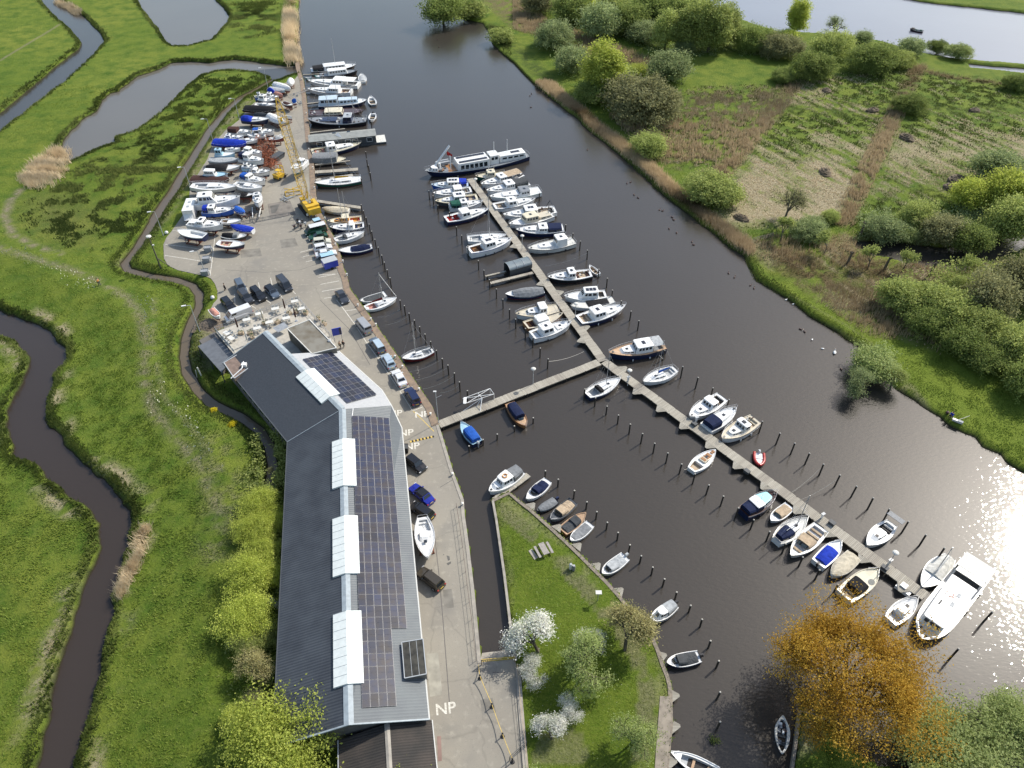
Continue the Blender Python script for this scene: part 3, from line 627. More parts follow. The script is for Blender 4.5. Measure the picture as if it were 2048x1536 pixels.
  if win:
   for sg in (1, -1):
    for i in range(win):
     u0, u1 = (i + .12) / win, (i + .88) / win; P = []
     for u, v in ((u0, .15), (u1, .15), (u1, .85), (u0, .85)):
      t = t0 + (t1 - t0) * u; w = s.hb(t) * wf; zb = (s.zd(t) + .03) if z0 is None else z0; h = h0 + (h1 - h0) * u
      P.append(Vector((s.X(t), sg * (w * (1 - .03 * v) + .02), zb + h * k * v)))
     m2 = MB(); m2.face(P); m2.face([p - Vector((0, sg * .03, 0)) for p in P]); m2.build('window', M_GLASS, o)
  return o
 def cover(s, t0=.05, t1=.9, h=.35, col='grey', wf=.97, ridge=True, crease=.05, name='tarpaulin', skirt=.15, peak=None):
  n = 12; R_ = []
  for i in range(n + 1):
   u = i / n; t = t0 + (t1 - t0) * u; w = max(s.hb(t) * wf, .04); z = s.zd(t); x = s.X(t)
   hh = h * (math.sin(math.pi * min(1, max(0, .12 + u * .82))) ** .5 if peak is None else (1 - abs(u - peak) / max(peak, 1 - peak)) * .8 + .2); j = [(s.rnd.random() - .5) * crease for _ in range(5)]
   R_.append([(x, w + .03, z - skirt), (x, w + .01, z + .02), (x, w * .62, z + hh * .62 + j[0]), (x, w * .25, z + hh * .95 + j[1]), (x, 0, z + hh + j[2]), (x, -w * .25, z + hh * .95 + j[3]), (x, -w * .62, z + hh * .62 + j[4]), (x, -w - .01, z + .02), (x, -w - .03, z - skirt)])
  mb = MB(); mb.grid(R_); mb.face(R_[0]); mb.face(R_[-1][::-1]); return mb.build(name, fab(col), s.root)
 def rail(s, t0=.55, t1=1.0, h=.55, posts=6, col=None, both=True):
  mb = MB(); n = posts; r = .022
  for sg in (1, -1):
   pts = []
   for i in range(n + 1):
    t = t0 + (t1 - t0) * i / n; w = max(s.hb(min(t, .985)) - .05, .03); x = s.X(t) + (.0 if t < .99 else .1); z = s.zd(t)
    mb.tube((x, sg * w, z), (x, sg * w, z + h), r * .8, 3); pts.append((x, sg * w, z + h))
   mb.path(pts, r, 4)
   mb.path([(a, b, c - h * .45) for a, b, c in pts], r * .6, 3)
   e = pts
  if t1 > .97: pass
  if t0 < .05:
   w = s.hb(0) - .05; mb.tube((s.X(0), w, s.zd(0) + h), (s.X(0), -w, s.zd(0) + h), r, 4)
  return mb.build('railing', M_METAL, s.root)
 def mast(s, t, h, boom=None, cover=None, stays=True, lean=0, col=None, furl=False):
  x = s.X(t); z = s.zd(t); mb = MB(); mb.tube((x, 0, z - .1), (x - lean, 0, z + h), .075, 6, r2=.05)
  for f in (.55,) if h < 9 else (.4, .7): mb.tube((x - lean * f, -.6, z + h * f), (x - lean * f, .6, z + h * f), .022, 3)
  mb.build('mast', M_METAL, s.root)
  if stays:
   mb = MB(); top = (x - lean, 0, z + h * .97)
   for q in ((s.X(.99), 0, s.zd(1)), (s.X(.02), 0, s.zd(0)), (x - .2, s.hb(t), s.zd(t)), (x - .2, -s.hb(t), s.zd(t))): mb.tube(top, q, .014, 3)
   mb.build('rigging', M_METAL, s.root)
  if furl: mb = MB(); mb.tube((x - lean, 0, z + h * .95), (s.X(.985), 0, s.zd(1) + .3), .06, 5); mb.build('furled_sail', fab('white'), s.root)
  if boom:
   bl = boom; mb = MB(); mb.tube((x, 0, z + .95), (x - bl, 0, z + .9), .055, 5); mb.build('boom', M_METAL, s.root)
   if cover:
    mb = MB(); n = 6
    mb.grid([[(x - bl * i / n, q * .14 * (1 - .6 * i / n), z + .95 + dz * (1 - .6 * i / n)) for q, dz in ((1, -.12), (.8, .2), (0, .42), (-.8, .2), (-1, -.12))] for i in range(n + 1)]); mb.build('sail_cover', fab(cover), s.root)
 def outboard(s, col='black', y=0):
  x = s.X(0) - .18; z = s.zd(0); mb = MB(); mb.box(x - .3, x + .22, y - .17, y + .17, z - .05, z + .32); mb.box(x - .22, x + .18, y - .12, y + .12, z + .32, z + .42); mb.box(x - .15, x + .05, y - .07, y + .07, z - .9, z - .05); mb.build('outboard_motor', gel(col), s.root)
 def seats(s, ts, col='tan', z=None, wf=.7, d=.35):
  for t in ts:
   w = s.hb(t) * wf; zz = s.zd(t) - .32 if z is None else z; mb = MB(); mb.box(s.X(t) - d / 2, s.X(t) + d / 2, -w, w, zz - .3, zz); mb.build('seat', fab(col) if col not in ('teak', 'wood') else plain(col), s.root)
 def screen(s, t, h=.42, wf=.72, col='black'):
  w = s.hb(t) * wf; x = s.X(t); z = s.zd(t); mb = MB()
  mb.grid([[(x - .35, w, z), (x + .1, w * .7, z), (x + .18, 0, z), (x + .1, -w * .7, z), (x - .35, -w, z)], [(x - .5, w * .95, z + h * .8), (x - .15, w * .65, z + h), (x - .08, 0, z + h), (x - .15, -w * .65, z + h), (x - .5, -w * .95, z + h * .8)]])
  mb.build('windscreen', M_GLASS, s.root)
 def fenders(s, ts, col='black'):
  for t in ts:
   for sg in (1, -1):
    mb = MB(); w = s.hb(t) + .1; mb.lathe([(.03, .55), (.1, .48), (.11, .15), (.03, .05)], 6, c=(s.X(t), sg * w, 0)); mb.build('fender', plain(col), s.root)
 def clutter(s, t0, t1, cols=('lightgrey', 'brown', 'white'), n=4, z=None, size=.35):
  for k in range(n):
   t = t0 + (t1 - t0) * s.rnd.random(); w = s.hb(t) * .6; y = (s.rnd.random() * 2 - 1) * w; a = size * (.5 + s.rnd.random()); b = size * (.5 + s.rnd.random()); zz = (s.zd(t) - .07) if z is None else z
   mb = MB(); mb.box(s.X(t) - a / 2, s.X(t) + a / 2, y - b / 2, y + b / 2, zz - .02, zz + .1 + .3 * s.rnd.random(), T=None); mb.build('deck_gear', plain(cols[k % len(cols)]), s.root)
 def reroot(s): pass
def hexk(s): return s
BG = None
def motor(label, bow, stern, name='motor_cruiser', cat='motor boat', hull='white', hull2=None, deck='white', house='white', roof='white', trunk=(.56, .86, .38), wh=(.30, .57, 1.15), aft='cockpit', aftcol='navy', solar=0, rail=True, F=1.0, hatch=1, bottom='darkred', group=None, z=None, beam=None, wt=.78, p=2.2, sheer=.4, fend=(), D=.5, well=None, mast=0, gear=0, dinghy=None, rf=.35, wwin=3, twin=3, railt=(.5, 1.0), wcol=None):
 if aft in ('cockpit', 'canopy', 'bimini') and well is None: well = (.05, wh[0] - .02)
 b = Boat(name, label, cat, bow, stern, F=F, beam=beam, wt=wt, p=p, sheer=sheer, D=D, z=z, hull=hull, hull2=hull2 or ('navy' if hull != 'navy' else 'white'), bottom=bottom, deck=deck, well=well, group=group, wellmat=wcol or ('tan' if aft == 'cockpit' else 'grey'))
 if trunk: b.cabin(trunk[0], trunk[1], trunk[2], house, wf=.62, rf=.45, rb=0, ti=.1, name='fore_cabin', win=twin, fwin=0 if trunk[2] < .5 else 2, wh=(.35, .75)); tz = b.ctop[2]
 if trunk and hatch: b.hatch(b.X((trunk[0] + trunk[1]) / 2), 0, .5, .5, tz)
 if wh:
  wh = (wh[0], wh[1], wh[2] * 1.12); b.cabin(wh[0], wh[1], wh[2], house, wf=.76, rf=rf, rb=.08, ti=.13, name='wheelhouse', win=wwin, fwin=3, bwin=0, roof=roof, wh=(.48, .88))
  if solar: b.solar(solar)
  elif hatch and b.rnd.random() < .6: b.hatch((b.ctop[0] + b.ctop[1]) / 2, 0, .55, .7, b.ctop[2], nm='roof_hatch')
 if aft == 'cabin':
  b.cabin(.04, wh[0] - .02, .55, house, wf=.72, rf=.05, rb=.25, ti=.12, name='aft_cabin', win=2, fwin=0, bwin=0, wh=(.4, .8))
 elif aft == 'canopy':
  b.arch(.05, wh[0] - .01, wh[2] * .88, wh[2] * 1.0, aftcol, wf=.84, win=2)
 elif aft == 'bimini':
  z_ = b.zd(.15) + wh[2] * .95; mb = MB(); x0, x1 = b.X(.06), b.X(wh[0]); w = b.hb(.1) * .85
  mb.grid([[(x, w, z_ - .08), (x, w * .5, z_ + .04), (x, 0, z_ + .08), (x, -w * .5, z_ + .04), (x, -w, z_ - .08)] for x in (x0, (x0 + x1) / 2, x1)]); mb.build('bimini', fab(aftcol), b.root)
  mb = MB(); [mb.tube((x, q * w, z_ - .08), (x, q * w, b.zd(.1)), .025, 4) for x in (x0, x1) for q in (1, -1)]; [mb.tube((x0, q * w, z_ - .08), (x1, q * w, z_ - .08), .025, 4) for q in (1, -1)]; [mb.tube((x, w, z_ - .08), (x, -w, z_ - .08), .025, 4) for x in (x0, x1)]; mb.build('bimini_frame', M_METAL, b.root)
 elif aft == 'cockpit':
  b.seats([.08, wh[0] - .07], aftcol, d=.45)
 if rail: b.rail(railt[0], railt[1]); 
 if rail and aft in ('cabin', 'deck'): b.rail(.0, .3)
 if fend: b.fenders(fend)
 if mast: b.mast(.55, mast, stays=False)
 if gear: b.clutter(.02, .3, n=gear)
 if b.L > 5.5:
  if not fend: b.fenders([.32, .62] if b.rnd.random() < .6 else [.45], b.rnd.choice(['white', 'navy', 'black']))
  mb = MB(); x = b.X(.93); mb.box(x - .15, x + .12, -.14, .14, b.zd(.93) - .08, b.zd(.93) + .16); mb.build('anchor_winch', plain('darkgrey'), b.root)
  if wh and b.L > 6.5: x0, x1, zt, w_ = b.ctop; mb = MB(); mb.tube((x0 + .25, 0, zt - .1), (x0 + .05, 0, zt + 1.1), .035, 4); mb.tube((x0 + .1, -.25, zt + .75), (x0 + .1, .25, zt + .75), .03, 4); mb.build('signal_mast', M_METAL, b.root)
 return b
def yacht(label, bow, stern, name='sailing_yacht', cat='sailboat', hull='white', hull2=None, deck='white', coach='white', mast=9, boom=2.8, cover=None, hood=None, F=.75, z=None, group=None, furl=False, beam=None, wt=.55, D=.5, well=(.06, .34), bottom='navy', lean=0, wcol='lightgrey', mt=.56, tent=None, stays=True, rail=True, ctrunk=(.36, .78, .34)):
 b = Boat(name, label, cat, bow, stern, F=F, beam=beam, wt=wt, p=1.9, sheer=.3, D=D, z=z, hull=hull, hull2=hull2 or hull, bottom=bottom, deck=deck, well=well, group=group, wellmat=wcol)
 if ctrunk: b.cabin(ctrunk[0], ctrunk[1], ctrunk[2], coach, wf=.56, rf=.7, rb=.05, ti=.1, name='coachroof', win=2, fwin=0, wh=(.35, .75)); b.hatch(b.X(.62), 0, .45, .45, b.ctop[2])
 if mast: b.mast(mt, mast, boom, cover, stays=stays, lean=lean, furl=furl)
 if hood: b.arch(.30, .40, .75, .45, hood, wf=.62, name='sprayhood')
 if tent: b.arch(.06, .42, .9, .8, tent, wf=.7, name='cockpit_tent', win=2)
 if rail: b.rail(0, 1.0, .5, posts=9)
 if well and not tent: b.seats([.1], 'teak' if wcol == 'tan' else 'white', d=.3)
 return b
def sloop(label, bow, stern, name='open_sloop', cat='boat', hull='white', hull2=None, deck='white', cover='grey', t=(.10, .80), h=.30, hood=None, hoodt=(.45, .72), F=.6, z=None, group=None, screen=False, wt=.6, p=2.0, beam=None, outboard=None, rim=None, hoodh=.75, seats=None, D=.35, fullcover=False, sheer=.3, bottom='darkred', wcol='lightgrey'):
 b = Boat(name, label, cat, bow, stern, F=F, beam=beam, wt=wt, p=p, sheer=sheer, D=D, z=z, hull=hull, hull2=hull2 or hull, bottom=bottom, deck=deck, well=(max(.05, t[0] - .01), t[1] + .01) if not fullcover else None, group=group, rim=rim, wellmat=wcol)
 if cover: b.cover(t[0], t[1], h, cover, wf=.80 if not fullcover else 1.0, skirt=.0 if not fullcover else .22)
 if hood: b.arch(hoodt[0], hoodt[1], hoodh * .85, hoodh, hood, wf=.78, name='hood', rows=4)
 if screen: b.screen(screen if screen is not True else hoodt[1])
 if seats: b.seats(seats, 'tan')
 if outboard: b.outboard(outboard)
 b.rail(.86, 1.0, .25, 2) if not fullcover and b.L > 5 else None
 return b
# ------------------------------------------------------------------ boats along the left quay
G1 = 'boats moored along the left quay'; G2 = 'boats on the left side of the main jetty'; G3 = 'boats on the right side of the main jetty'; G4 = 'boats moored along the lawn'; G5 = 'boats stored ashore in the yard'
motor('white barge with black stern tent and tall mast, farthest boat off the left quay', (711.8,130), (621.6,140), hull='black', trunk=None, wh=(.28,.78,1.0), wwin=6, aft='canopy', aftcol='black', p=4, mast=9, group=G1)
b = motor('dark hulled boat with long white awning roof, second from the far end of the quay', (716,141), (640,149), hull='black', trunk=None, wh=(.2,.72,1.1), wwin=6, aft='deck', rail=False, roof='white', deck='grey', gear=4, group=G1)
sloop('small green launch lying behind the white awning boat', (629,152.5), (658,152), hull='teal', cover='white', rim='teal', group=G1); sloop('tiny turquoise dinghy against the far end of the quay', (610.5,156), (622,154.5), hull='teal', cover=None, t=(.1,.8), group=G1)
motor('large white cruiser with boxy wheelhouse pointing at the quay, beside the white awning boat', (615,161), (718,167), trunk=(.5,.86,.4), wh=(.27,.5,1.25), aft='bimini', aftcol='white', gear=4, group=G1)
sloop('white dinghy hanging off the stern of the large white cruiser', (723,148), (726,163), hull='white', cover='lightgrey', F=.5, group=G1)
motor('white cruiser with dark waterline and row of side windows beside the long pale blue barge', (615,178), (703,181), hull='white', hull2='navy', trunk=(.5,.86,.4), wh=(.26,.52,1.0), wwin=4, aft='cockpit', aftcol='brown', group=G1)
b = motor('long pale blue houseboat barge with two level roof and many windows', (733,201), (637,207), name='houseboat', cat='houseboat', hull='navy', house='paleblue', roof='paleblue', trunk=(.42,.84,1.1), wh=(.02,.43,1.5), wwin=4, twin=5, aft='deck', rail=False, p=5, wt=.95, group=G1, hatch=0, beam=4.4)
sloop('grey workboat dinghy at the outer end of the pale blue barge', (741,193), (747,209), hull='grey', cover=None, seats=[.3,.6], F=.5, group=G1)
motor('brown wooden barge with cream coachroof and cluttered foredeck', (728,221), (618.7,225), hull='brown', deck='brown', house='cream', roof='cream', trunk=None, wh=(.28,.62,.6), wwin=4, aft='deck', rail=False, gear=8, p=4, wt=.7, mast=9, group=G1)
b = motor('black sailing barge with two masts, white rail and dark wheelhouse', (615,240), (733,238), name='sailing_barge', cat='barge', hull='black', hull2='white', deck='grey', house='navy', roof='lightgrey', trunk=(.5,.8,.35), wh=(.24,.4,1.4), wwin=2, aft='deck', gear=10, p=3.5, wt=.6, sheer=.8, mast=0, group=G1)
b.mast(.62, 13, 5, None); b.mast(.2, 9, None); b.clutter(.45, .95, n=12, size=.6)
sloop('white dinghy with black motor off the stern of the black sailing barge', (743,242), (746,226), hull='white', cover=None, seats=[.4], outboard='black', F=.5, group=G1)
motor('white cruiser with cream deck and dark blue hull beside the grey houseboat', (722,287), (623,303), hull='navy', hull2='white', deck='cream', house='white', trunk=(.5,.84,.45), wh=(.30,.5,1.25), aft='cockpit', aftcol='pink', wwin=2, twin=3, group=G1, gear=3)
b = Boat('workboat', 'black boat under a grey box tent in front of the white cruiser', 'boat', (692,318), (626,320), F=.6, hull='black', deck='cream', group=G1, wt=.9, p=3, beam=3.6)
b.arch(.02, .74, 1.6, 1.6, 'grey', wf=1.0, k=.8)
yacht('long dark green classic yacht with yellow sail covers and a tall mast', (629,366), (722,357), hull='green', hull2='white', bottom='red', mast=10, boom=3.4, cover='yellow', well=None, wt=.7, F=.9, group=G1, ctrunk=(.2,.7,.4))
b = sloop('beige tarpaulin covered sloop with open dark cockpit moored at the quay corner', (645,417), (698,419.5), cover='sand', fullcover=True, h=.6, hull='offwhite', group=G1, t=(.03,.95), F=.7)
motor('orange and white classic launch with an open stern', (655,443), (723,436), name='classic_launch', hull='white', hull2='orange', deck='cream', house='orange', roof='cream', trunk=(.62,.82,.3), wh=(.36,.62,1.0), wwin=2, aft='cockpit', aftcol='red', rail=False, group=G1, mast=8, wcol='orange')
motor('white decked boat with navy stern between the orange launch and the white yacht', (660,455), (728,449), hull='navy', deck='white', trunk=(.5,.82,.3), wh=(.30,.48,.8), aft='cockpit', aftcol='navy', wwin=1, group=G1)
yacht('white sailing yacht with grey cockpit tent pointing away from the quay', (729,464), (669,479), mast=11, boom=3, tent=None, hood='darkgrey', group=G1, F=.9, mt=.5)
sloop('white boat with navy blue canopy at the lower end of the quay row', (677,502), (744,492), hull='navy', hull2='white', cover='navy', t=(.06,.62), h=.75, group=G1, F=.8)
sloop('white dinghy with flat grey cover beside the small red and white sailboat', (721,603), (771,587), cover='darkgrey', t=(.1,.86), h=.12, group=G1, wt=.8, p=2.6)
yacht('small white sailboat with red cockpit and furled jib at the quay', (793.6,596), (730,616), mast=7.2, boom=2.7, cover='darkred', furl=True, group=G1, wcol='pink', F=.65, rail=False)
yacht('slim white yacht with dark red hull moored alone at the quay', (804.5,717.5), (866,699), hull='darkred', hull2='white', mast=7.6, boom=2.6, cover='grey', group=G1, F=.7, bottom='darkred')
# ------------------------------------------------------------------ main jetty, upper left row
motor('blue hulled cruiser with solar panels and teal foredeck box, next to the big barge', (862,370), (936.7,367), hull='blue', hull2='paleblue', deck='paleblue', house='white', roof='white', solar=3, aft='canopy', aftcol='royal', wh=(.25,.6,1.1), gear=2, group=G2)
motor('white cruiser with small white wheelhouse, second below the big barge on the left', (866,387), (942.5,378), trunk=(.5,.8,.35), wh=(.25,.5,1.0), aft='cockpit', aftcol='grey', group=G2, gear=3)
motor('cream decked cruiser with dark hull and two roof solar panels left of the jetty', (870,403), (955,393), hull='darkgrey', hull2='cream', deck='cream', solar=2, wh=(.3,.6,1.2), aft='cockpit', aftcol='navy', wwin=4, group=G2)
motor('white cruiser with green cockpit clutter pointing at the jetty', (966,403), (898.6,412), hull='white', trunk=(.56,.86,.3), wh=(.32,.56,.95), aft='canopy', aftcol='green', solar=1, group=G2)
motor('white and navy cruiser with red cockpit cushions, lowest of the upper left row', (977.7,418), (891,438), hull='navy', hull2='white', wh=(.33,.56,1.15), aft='cockpit', aftcol='red', wwin=2, group=G2, gear=3, wcol='red')
yacht('white ketch with bare mast and boom lying above the white and blue trawler', (1013,470), (935,477), mast=10.5, boom=4, group=G2, F=.85, wt=.7)
motor('tall sided white motor yacht with brown cockpit floor and sloping windscreen', (1024,477), (938,500), hull='white', hull2='blue', trunk=(.58,.84,.35), wh=(.32,.6,1.2), wwin=3, aft='cockpit', aftcol='brown', wcol='wood', group=G2, F=1.3, solar=2, bottom='blue', fend=(.3,.5,.7))
sloop('sloop under a long grey tarpaulin with red waterline', (1010.6,589), (1088,580), hull='navy', hull2='navy', deck='white', cover='grey', t=(.02,.80), h=.95, fullcover=True, group=G2, F=.8, bottom='red')
motor('white cruiser with cream teak foredeck and grey wheelhouse side', (1031,629), (1116,615), deck='sand', trunk=(.48,.76,.5), wh=(.28,.5,1.2), aft='deck', wwin=2, group=G2, F=1.0)
motor('varnished wooden launch with white canvas roof between two white cruisers', (1126,627), (1051,650), name='classic_launch', hull='wood', deck='sand', house='white', roof='white', trunk=None, wh=(.27,.60,.75), aft='cockpit', aftcol='brown', wwin=0, wcol='wood', rail=False, group=G2, F=.75, hatch=0, p=2)
motor('white cruiser with bright white wheelhouse, lowest of the middle left group', (1142.7,644), (1064,670), trunk=(.6,.8,.2), wh=(.2,.52,1.15), aft='cockpit', aftcol='white', wwin=2, group=G2, F=1.1, fend=(.3,.75))
# right row
motor('cream wheelhouse boat with dark green hull directly below the big barge', (951,353), (1010,347), hull='green', deck='cream', house='cream', roof='cream', wh=(.35,.66,1.1), trunk=None, aft='deck', mast=3, group=G3, gear=2)
b = motor('white cruiser with brown framed tan awning over the stern', (962,369), (1043.6,346), wh=(.42,.62,1.0), trunk=(.62,.86,.35), aft='bimini', aftcol='tan', group=G3, gear=4, well=(.05,.4))
motor('white cruiser with grey stern tent and white inflatable on the stern', (972.6,382), (1056.8,364), wh=(.36,.6,1.1), aft='canopy', aftcol='darkgrey', group=G3, wwin=4)
motor('long pale green classic boat with white rails and grey wheelhouse roof', (979,394), (1080,379), hull='white', hull2='teal', deck='white', house='white', roof='grey', trunk=(.42,.78,.35), wh=(.22,.44,.9), aft='deck', twin=5, wwin=3, group=G3, rail=True, gear=1)
motor('white cruiser pointing away from the jetty with open aft rails', (1071,398), (988,412), trunk=(.56,.88,.35), wh=(.30,.54,1.1), aft='cockpit', aftcol='grey', group=G3, wwin=2)
b = motor('white cruiser with two roof solar panels and black stern arch', (1006,430), (1111,418), wh=(.36,.62,1.15), solar=2, aft='cockpit', aftcol='black', wwin=4, group=G3, gear=4)
mb = MB(); 
for sg in (1,-1): mb.tube((b.X(.14), sg*b.hb(.14), b.zd(.1)), (b.X(.08), sg*b.hb(.14)*.8, b.zd(.1)+1.7), .07, 4)
mb.tube((b.X(.08), b.hb(.14)*.8, b.zd(.1)+1.7), (b.X(.08), -b.hb(.14)*.8, b.zd(.1)+1.7), .09, 4); mb.build('stern_arch', gel('black'), b.root)
motor('cruiser with cream roof and cream aft deck above the navy canopy yacht', (1018,449), (1103.7,427), house='sand', roof='cream', trunk=None, wh=(.36,.68,1.15), aft='cabin', wwin=4, deck='white', group=G3, gear=2)
motor('sharp white cruiser with navy hull and navy bimini over the stern', (1032,460), (1127,455), hull='navy', hull2='white', trunk=(.58,.86,.4), wh=(.34,.56,.8), aft='canopy', aftcol='navy', wwin=3, group=G3, F=1.1, wt=.85)
motor('cream white trawler with tall boxy wheelhouse near its stern', (1056,498), (1148,480), deck='offwhite', hull='offwhite', hull2='navy', trunk=(.52,.8,.35), wh=(.18,.42,1.5), wwin=0, twin=0, aft='deck', group=G3, F=1.0, fend=(.25,.65), rf=.2)
motor('white cruiser with black hull and open stern next to a drifting dinghy', (1095.8,555), (1182.5,545), hull='black', hull2='white', wh=(.38,.58,1.1), aft='cockpit', aftcol='brown', group=G3, wwin=2, gear=3, fend=(.4,.6,.8))
sloop('cream wooden dinghy tied behind the black hulled cruiser', (1178.5,531), (1198,548), hull='offwhite', cover=None, t=(.1,.85), wcol='tan', seats=[.3,.55], F=.5, group=G3)
motor('modern white cruiser with four roof hatches and dark raked windscreen', (1128.6,593), (1212,587), trunk=None, wh=(.20,.64,1.2), wwin=3, rf=.9, solar=3, aft='cockpit', aftcol='black', group=G3, F=1.1, hull2='white')
sloop('white sloop with black covered hatches and tan foredeck', (1142,613), (1227,598), name='classic_launch', cover='black', t=(.14,.62), h=.35, deck='offwhite', group=G3, F=.85)
motor('white cruiser with navy hull band and stern frame, bow pointing right', (1251,611), (1157.5,639), hull='navy', hull2='white', trunk=(.56,.82,.3), wh=(.26,.54,1.15), solar=1, aft='cockpit', aftcol='tan', wcol='tan', group=G3, F=1.1, wwin=3, gear=2)
motor('navy trawler with varnished teak deck and long white wheelhouse', (1217.7,707), (1328,687), hull='navy', hull2='navy', deck='teak', trunk=(.56,.80,.45), wh=(.24,.56,1.15), solar=1, wwin=4, aft='bimini', aftcol='lightgrey', group=G3, F=1.2, sheer=.5, p=2.0)
# lower jetty
yacht('navy and white sailboat with dark sprayhood on the left of the jetty below the junction', (1241,757), (1174.7,790), hull='navy', hull2='white', mast=7.5, boom=None, hood='black', group=G2, F=.75)
yacht('white yacht with blue sail cover on the right of the jetty below the junction', (1286.4,764), (1351,737), mast=8.2, boom=2.6, cover='blue', group=G3, F=.85, fend=None) if False else yacht('white yacht with blue sail cover on the right of the jetty below the junction', (1286.4,764), (1351,737), mast=8.2, boom=2.6, cover='blue', group=G3, F=.85)
motor('white cruiser with dark foredeck windows, first of three side by side on the right', (1378.7,834), (1445,793), trunk=(.52,.84,.4), wh=(.28,.52,1.0), aft='cockpit', aftcol='black', wwin=2, group=G3, rf=.45)
motor('white cruiser with bright blue stern canopy, middle of three side by side', (1472,816), (1412,855), hull='white', hull2='white', trunk=(.36,.78,.45), wh=None, aft='none', twin=0, group=G3, wt=.85, bottom='navy').arch(.05, .34, 1.0, 1.15, 'navy', wf=.85)
motor('cream cruiser with tinted foredeck windows and stern davits, third of three', (1443,878), (1511.5,837), deck='sand', house='offwhite', trunk=(.50,.82,.45), wh=(.30,.5,1.0), aft='cockpit', aftcol='sand', wwin=2, group=G3, gear=3)
b = yacht('small varnished and white sloop with cream deck panels left of the jetty', (1431,900), (1382.6,939), mast=None, coach='sand', group=G2, F=.65, wcol='tan', rail=False, ctrunk=(.42,.74,.2))
for t_ in (.84, .9): b.hatch(b.X(t_), 0, .3, .5, b.zd(t_), plain('wood'))
for t_ in (.5, .62, .72): b.hatch(b.X(t_), 0, .5, .9, b.ctop[2] - .01, plain('wood'))
b = motor('cruiser with pale aqua foredeck roof, white roof panel and navy stern tent', (1552.5,986), (1487,1024), hull='navy', hull2='white', deck='brown', house='white', roof='aqua', trunk=None, wh=(.46,.80,.75), wwin=3, aft='canopy', aftcol='navy', group=G2, F=1.0, hatch=0, well=(.05,.44))
b.cabin(.26, .50, .95, 'white', wf=.78, rf=.1, rb=.1, win=0, fwin=0, roof='white', name='mid_cabin')
sloop('small white sloop with tan cover and black bow well, below the aqua roofed cruiser', (1541,1042), (1580,1011), cover='tan', t=(.08,.66), h=.2, hood='tan', hoodt=(.42,.64), hoodh=.5, screen=.68, hull='white', hull2='white', deck='white', group=G2, wt=.85, p=2.6, bottom='darkred')
b = yacht('sailboat with navy cockpit tent and lowered mast between the tan sloop and the long speedboat', (1614,1036), (1553,1081), mast=7.0, boom=2.6, tent='navy', deck='offwhite', group=G2, F=.8, mt=.66)
b = sloop('long white speedboat with tan cushions and engine cover', (1581,1112), (1643,1054), name='speedboat', cat='motor boat', cover=None, t=(.06,.84), hood='tan', hoodt=(.38,.6), hoodh=.5, screen=.64, seats=[.12,.24,.74], group=G2, wt=.8, wcol='white', rim='offwhite', F=.75)
b = sloop('white speedboat with bright royal blue cover', (1681,1083), (1637,1127), name='speedboat', cat='motor boat', cover='royal', t=(.10,.66), h=.55, group=G2, wt=.88, outboard='black', F=.8, p=2.6)
sloop('boat fully wrapped in a cream tarpaulin', (1662,1153), (1709,1110), cover='sand', fullcover=True, t=(.02,.97), h=.55, group=G2, wt=.92, F=.7, hull='white')
b = sloop('cream speedboat with black folded canopy partly under the orange tree', (1754.6,1140), (1689,1192), name='speedboat', cat='motor boat', hull='offwhite', deck='cream', cover=None, t=(.06,.56), hood='black', hoodt=(.26,.5), hoodh=.7, group=G2, wt=.85, p=3, wcol='black', F=.8, outboard='black', seats=[.12,.2])
b = yacht('white sailboat with grey solar bimini over its stern', (1733.5,1091), (1784.5,1046), mast=None, group=G3, F=.8, bottom='teal', wt=.6, wcol='black', rail=False)
z_ = b.zd(.1) + 1.2; mb = MB(); mb.box(b.X(-.02) - .55, b.X(-.02) + .35, -1.25, 1.25, z_, z_ + .06); mb.build('solar_bimini', plain('grey'), b.root); mb = MB(); [mb.tube((b.X(.02), q, z_), (b.X(.04), q, b.zd(0)), .03, 4) for q in (-.9, .9)]; mb.tube((b.X(.02), -.9, z_), (b.X(.02), .9, z_), .03, 4); mb.build('bimini_frame', M_METAL, b.root)
b = yacht('white sailboat wrapped in a white boom tent beside the long white houseboat', (1843,1175), (1901,1113), mast=6.5, boom=3.4, cover='white', group=G3, F=.7, ctrunk=None, well=None, lean=-.2, wt=.5, rail=False)
b.cover(.03, .6, .55, 'offwhite', wf=.9)
yacht('white sailboat with fittings half hidden by the orange tree next to the houseboat', (1833,1197), (1781,1241), mast=None, group=G2, F=.75, wt=.75)
# ------------------------------------------------------------------ short pier and lawn boats
b = sloop('small pale blue speedboat with denim blue canopy below the short pier', (922,845), (955,885), name='speedboat', cat='motor boat', hull='navy', hull2='lightblue', deck='lightblue', cover=None, t=(.05,.5), group='boats below the short pier', F=.8, wt=.8)
b.arch(.06, .6, .7, .85, 'blue', wf=.84, win=2); b.outboard('lightgrey')
b = sloop('varnished mahogany launch with navy canopy below the short pier', (1052,853), (1019,805), name='classic_launch', hull='wood', deck='teak', cover=None, t=(.1,.62), group='boats below the short pier', F=.75, wt=.75, p=2.8, rim='wood', beam=2.3)
b.arch(.12, .66, .75, .85, 'navy', wf=.84, win=3); b.screen(.72, .4, .66)
b = motor('white tour boat with orange lifebuoy on its roof at the lawn tip', (977.8,984), (1041,939), hull='white', hull2='offwhite', deck='white', house='white', trunk=(.70,.88,.35), wh=(.34,.70,1.0), wwin=3, aft='canopy', aftcol='grey', group=G4, F=.9, rail=False, hatch=0)
x0, x1, zt, w_ = b.ctop; mb = MB()
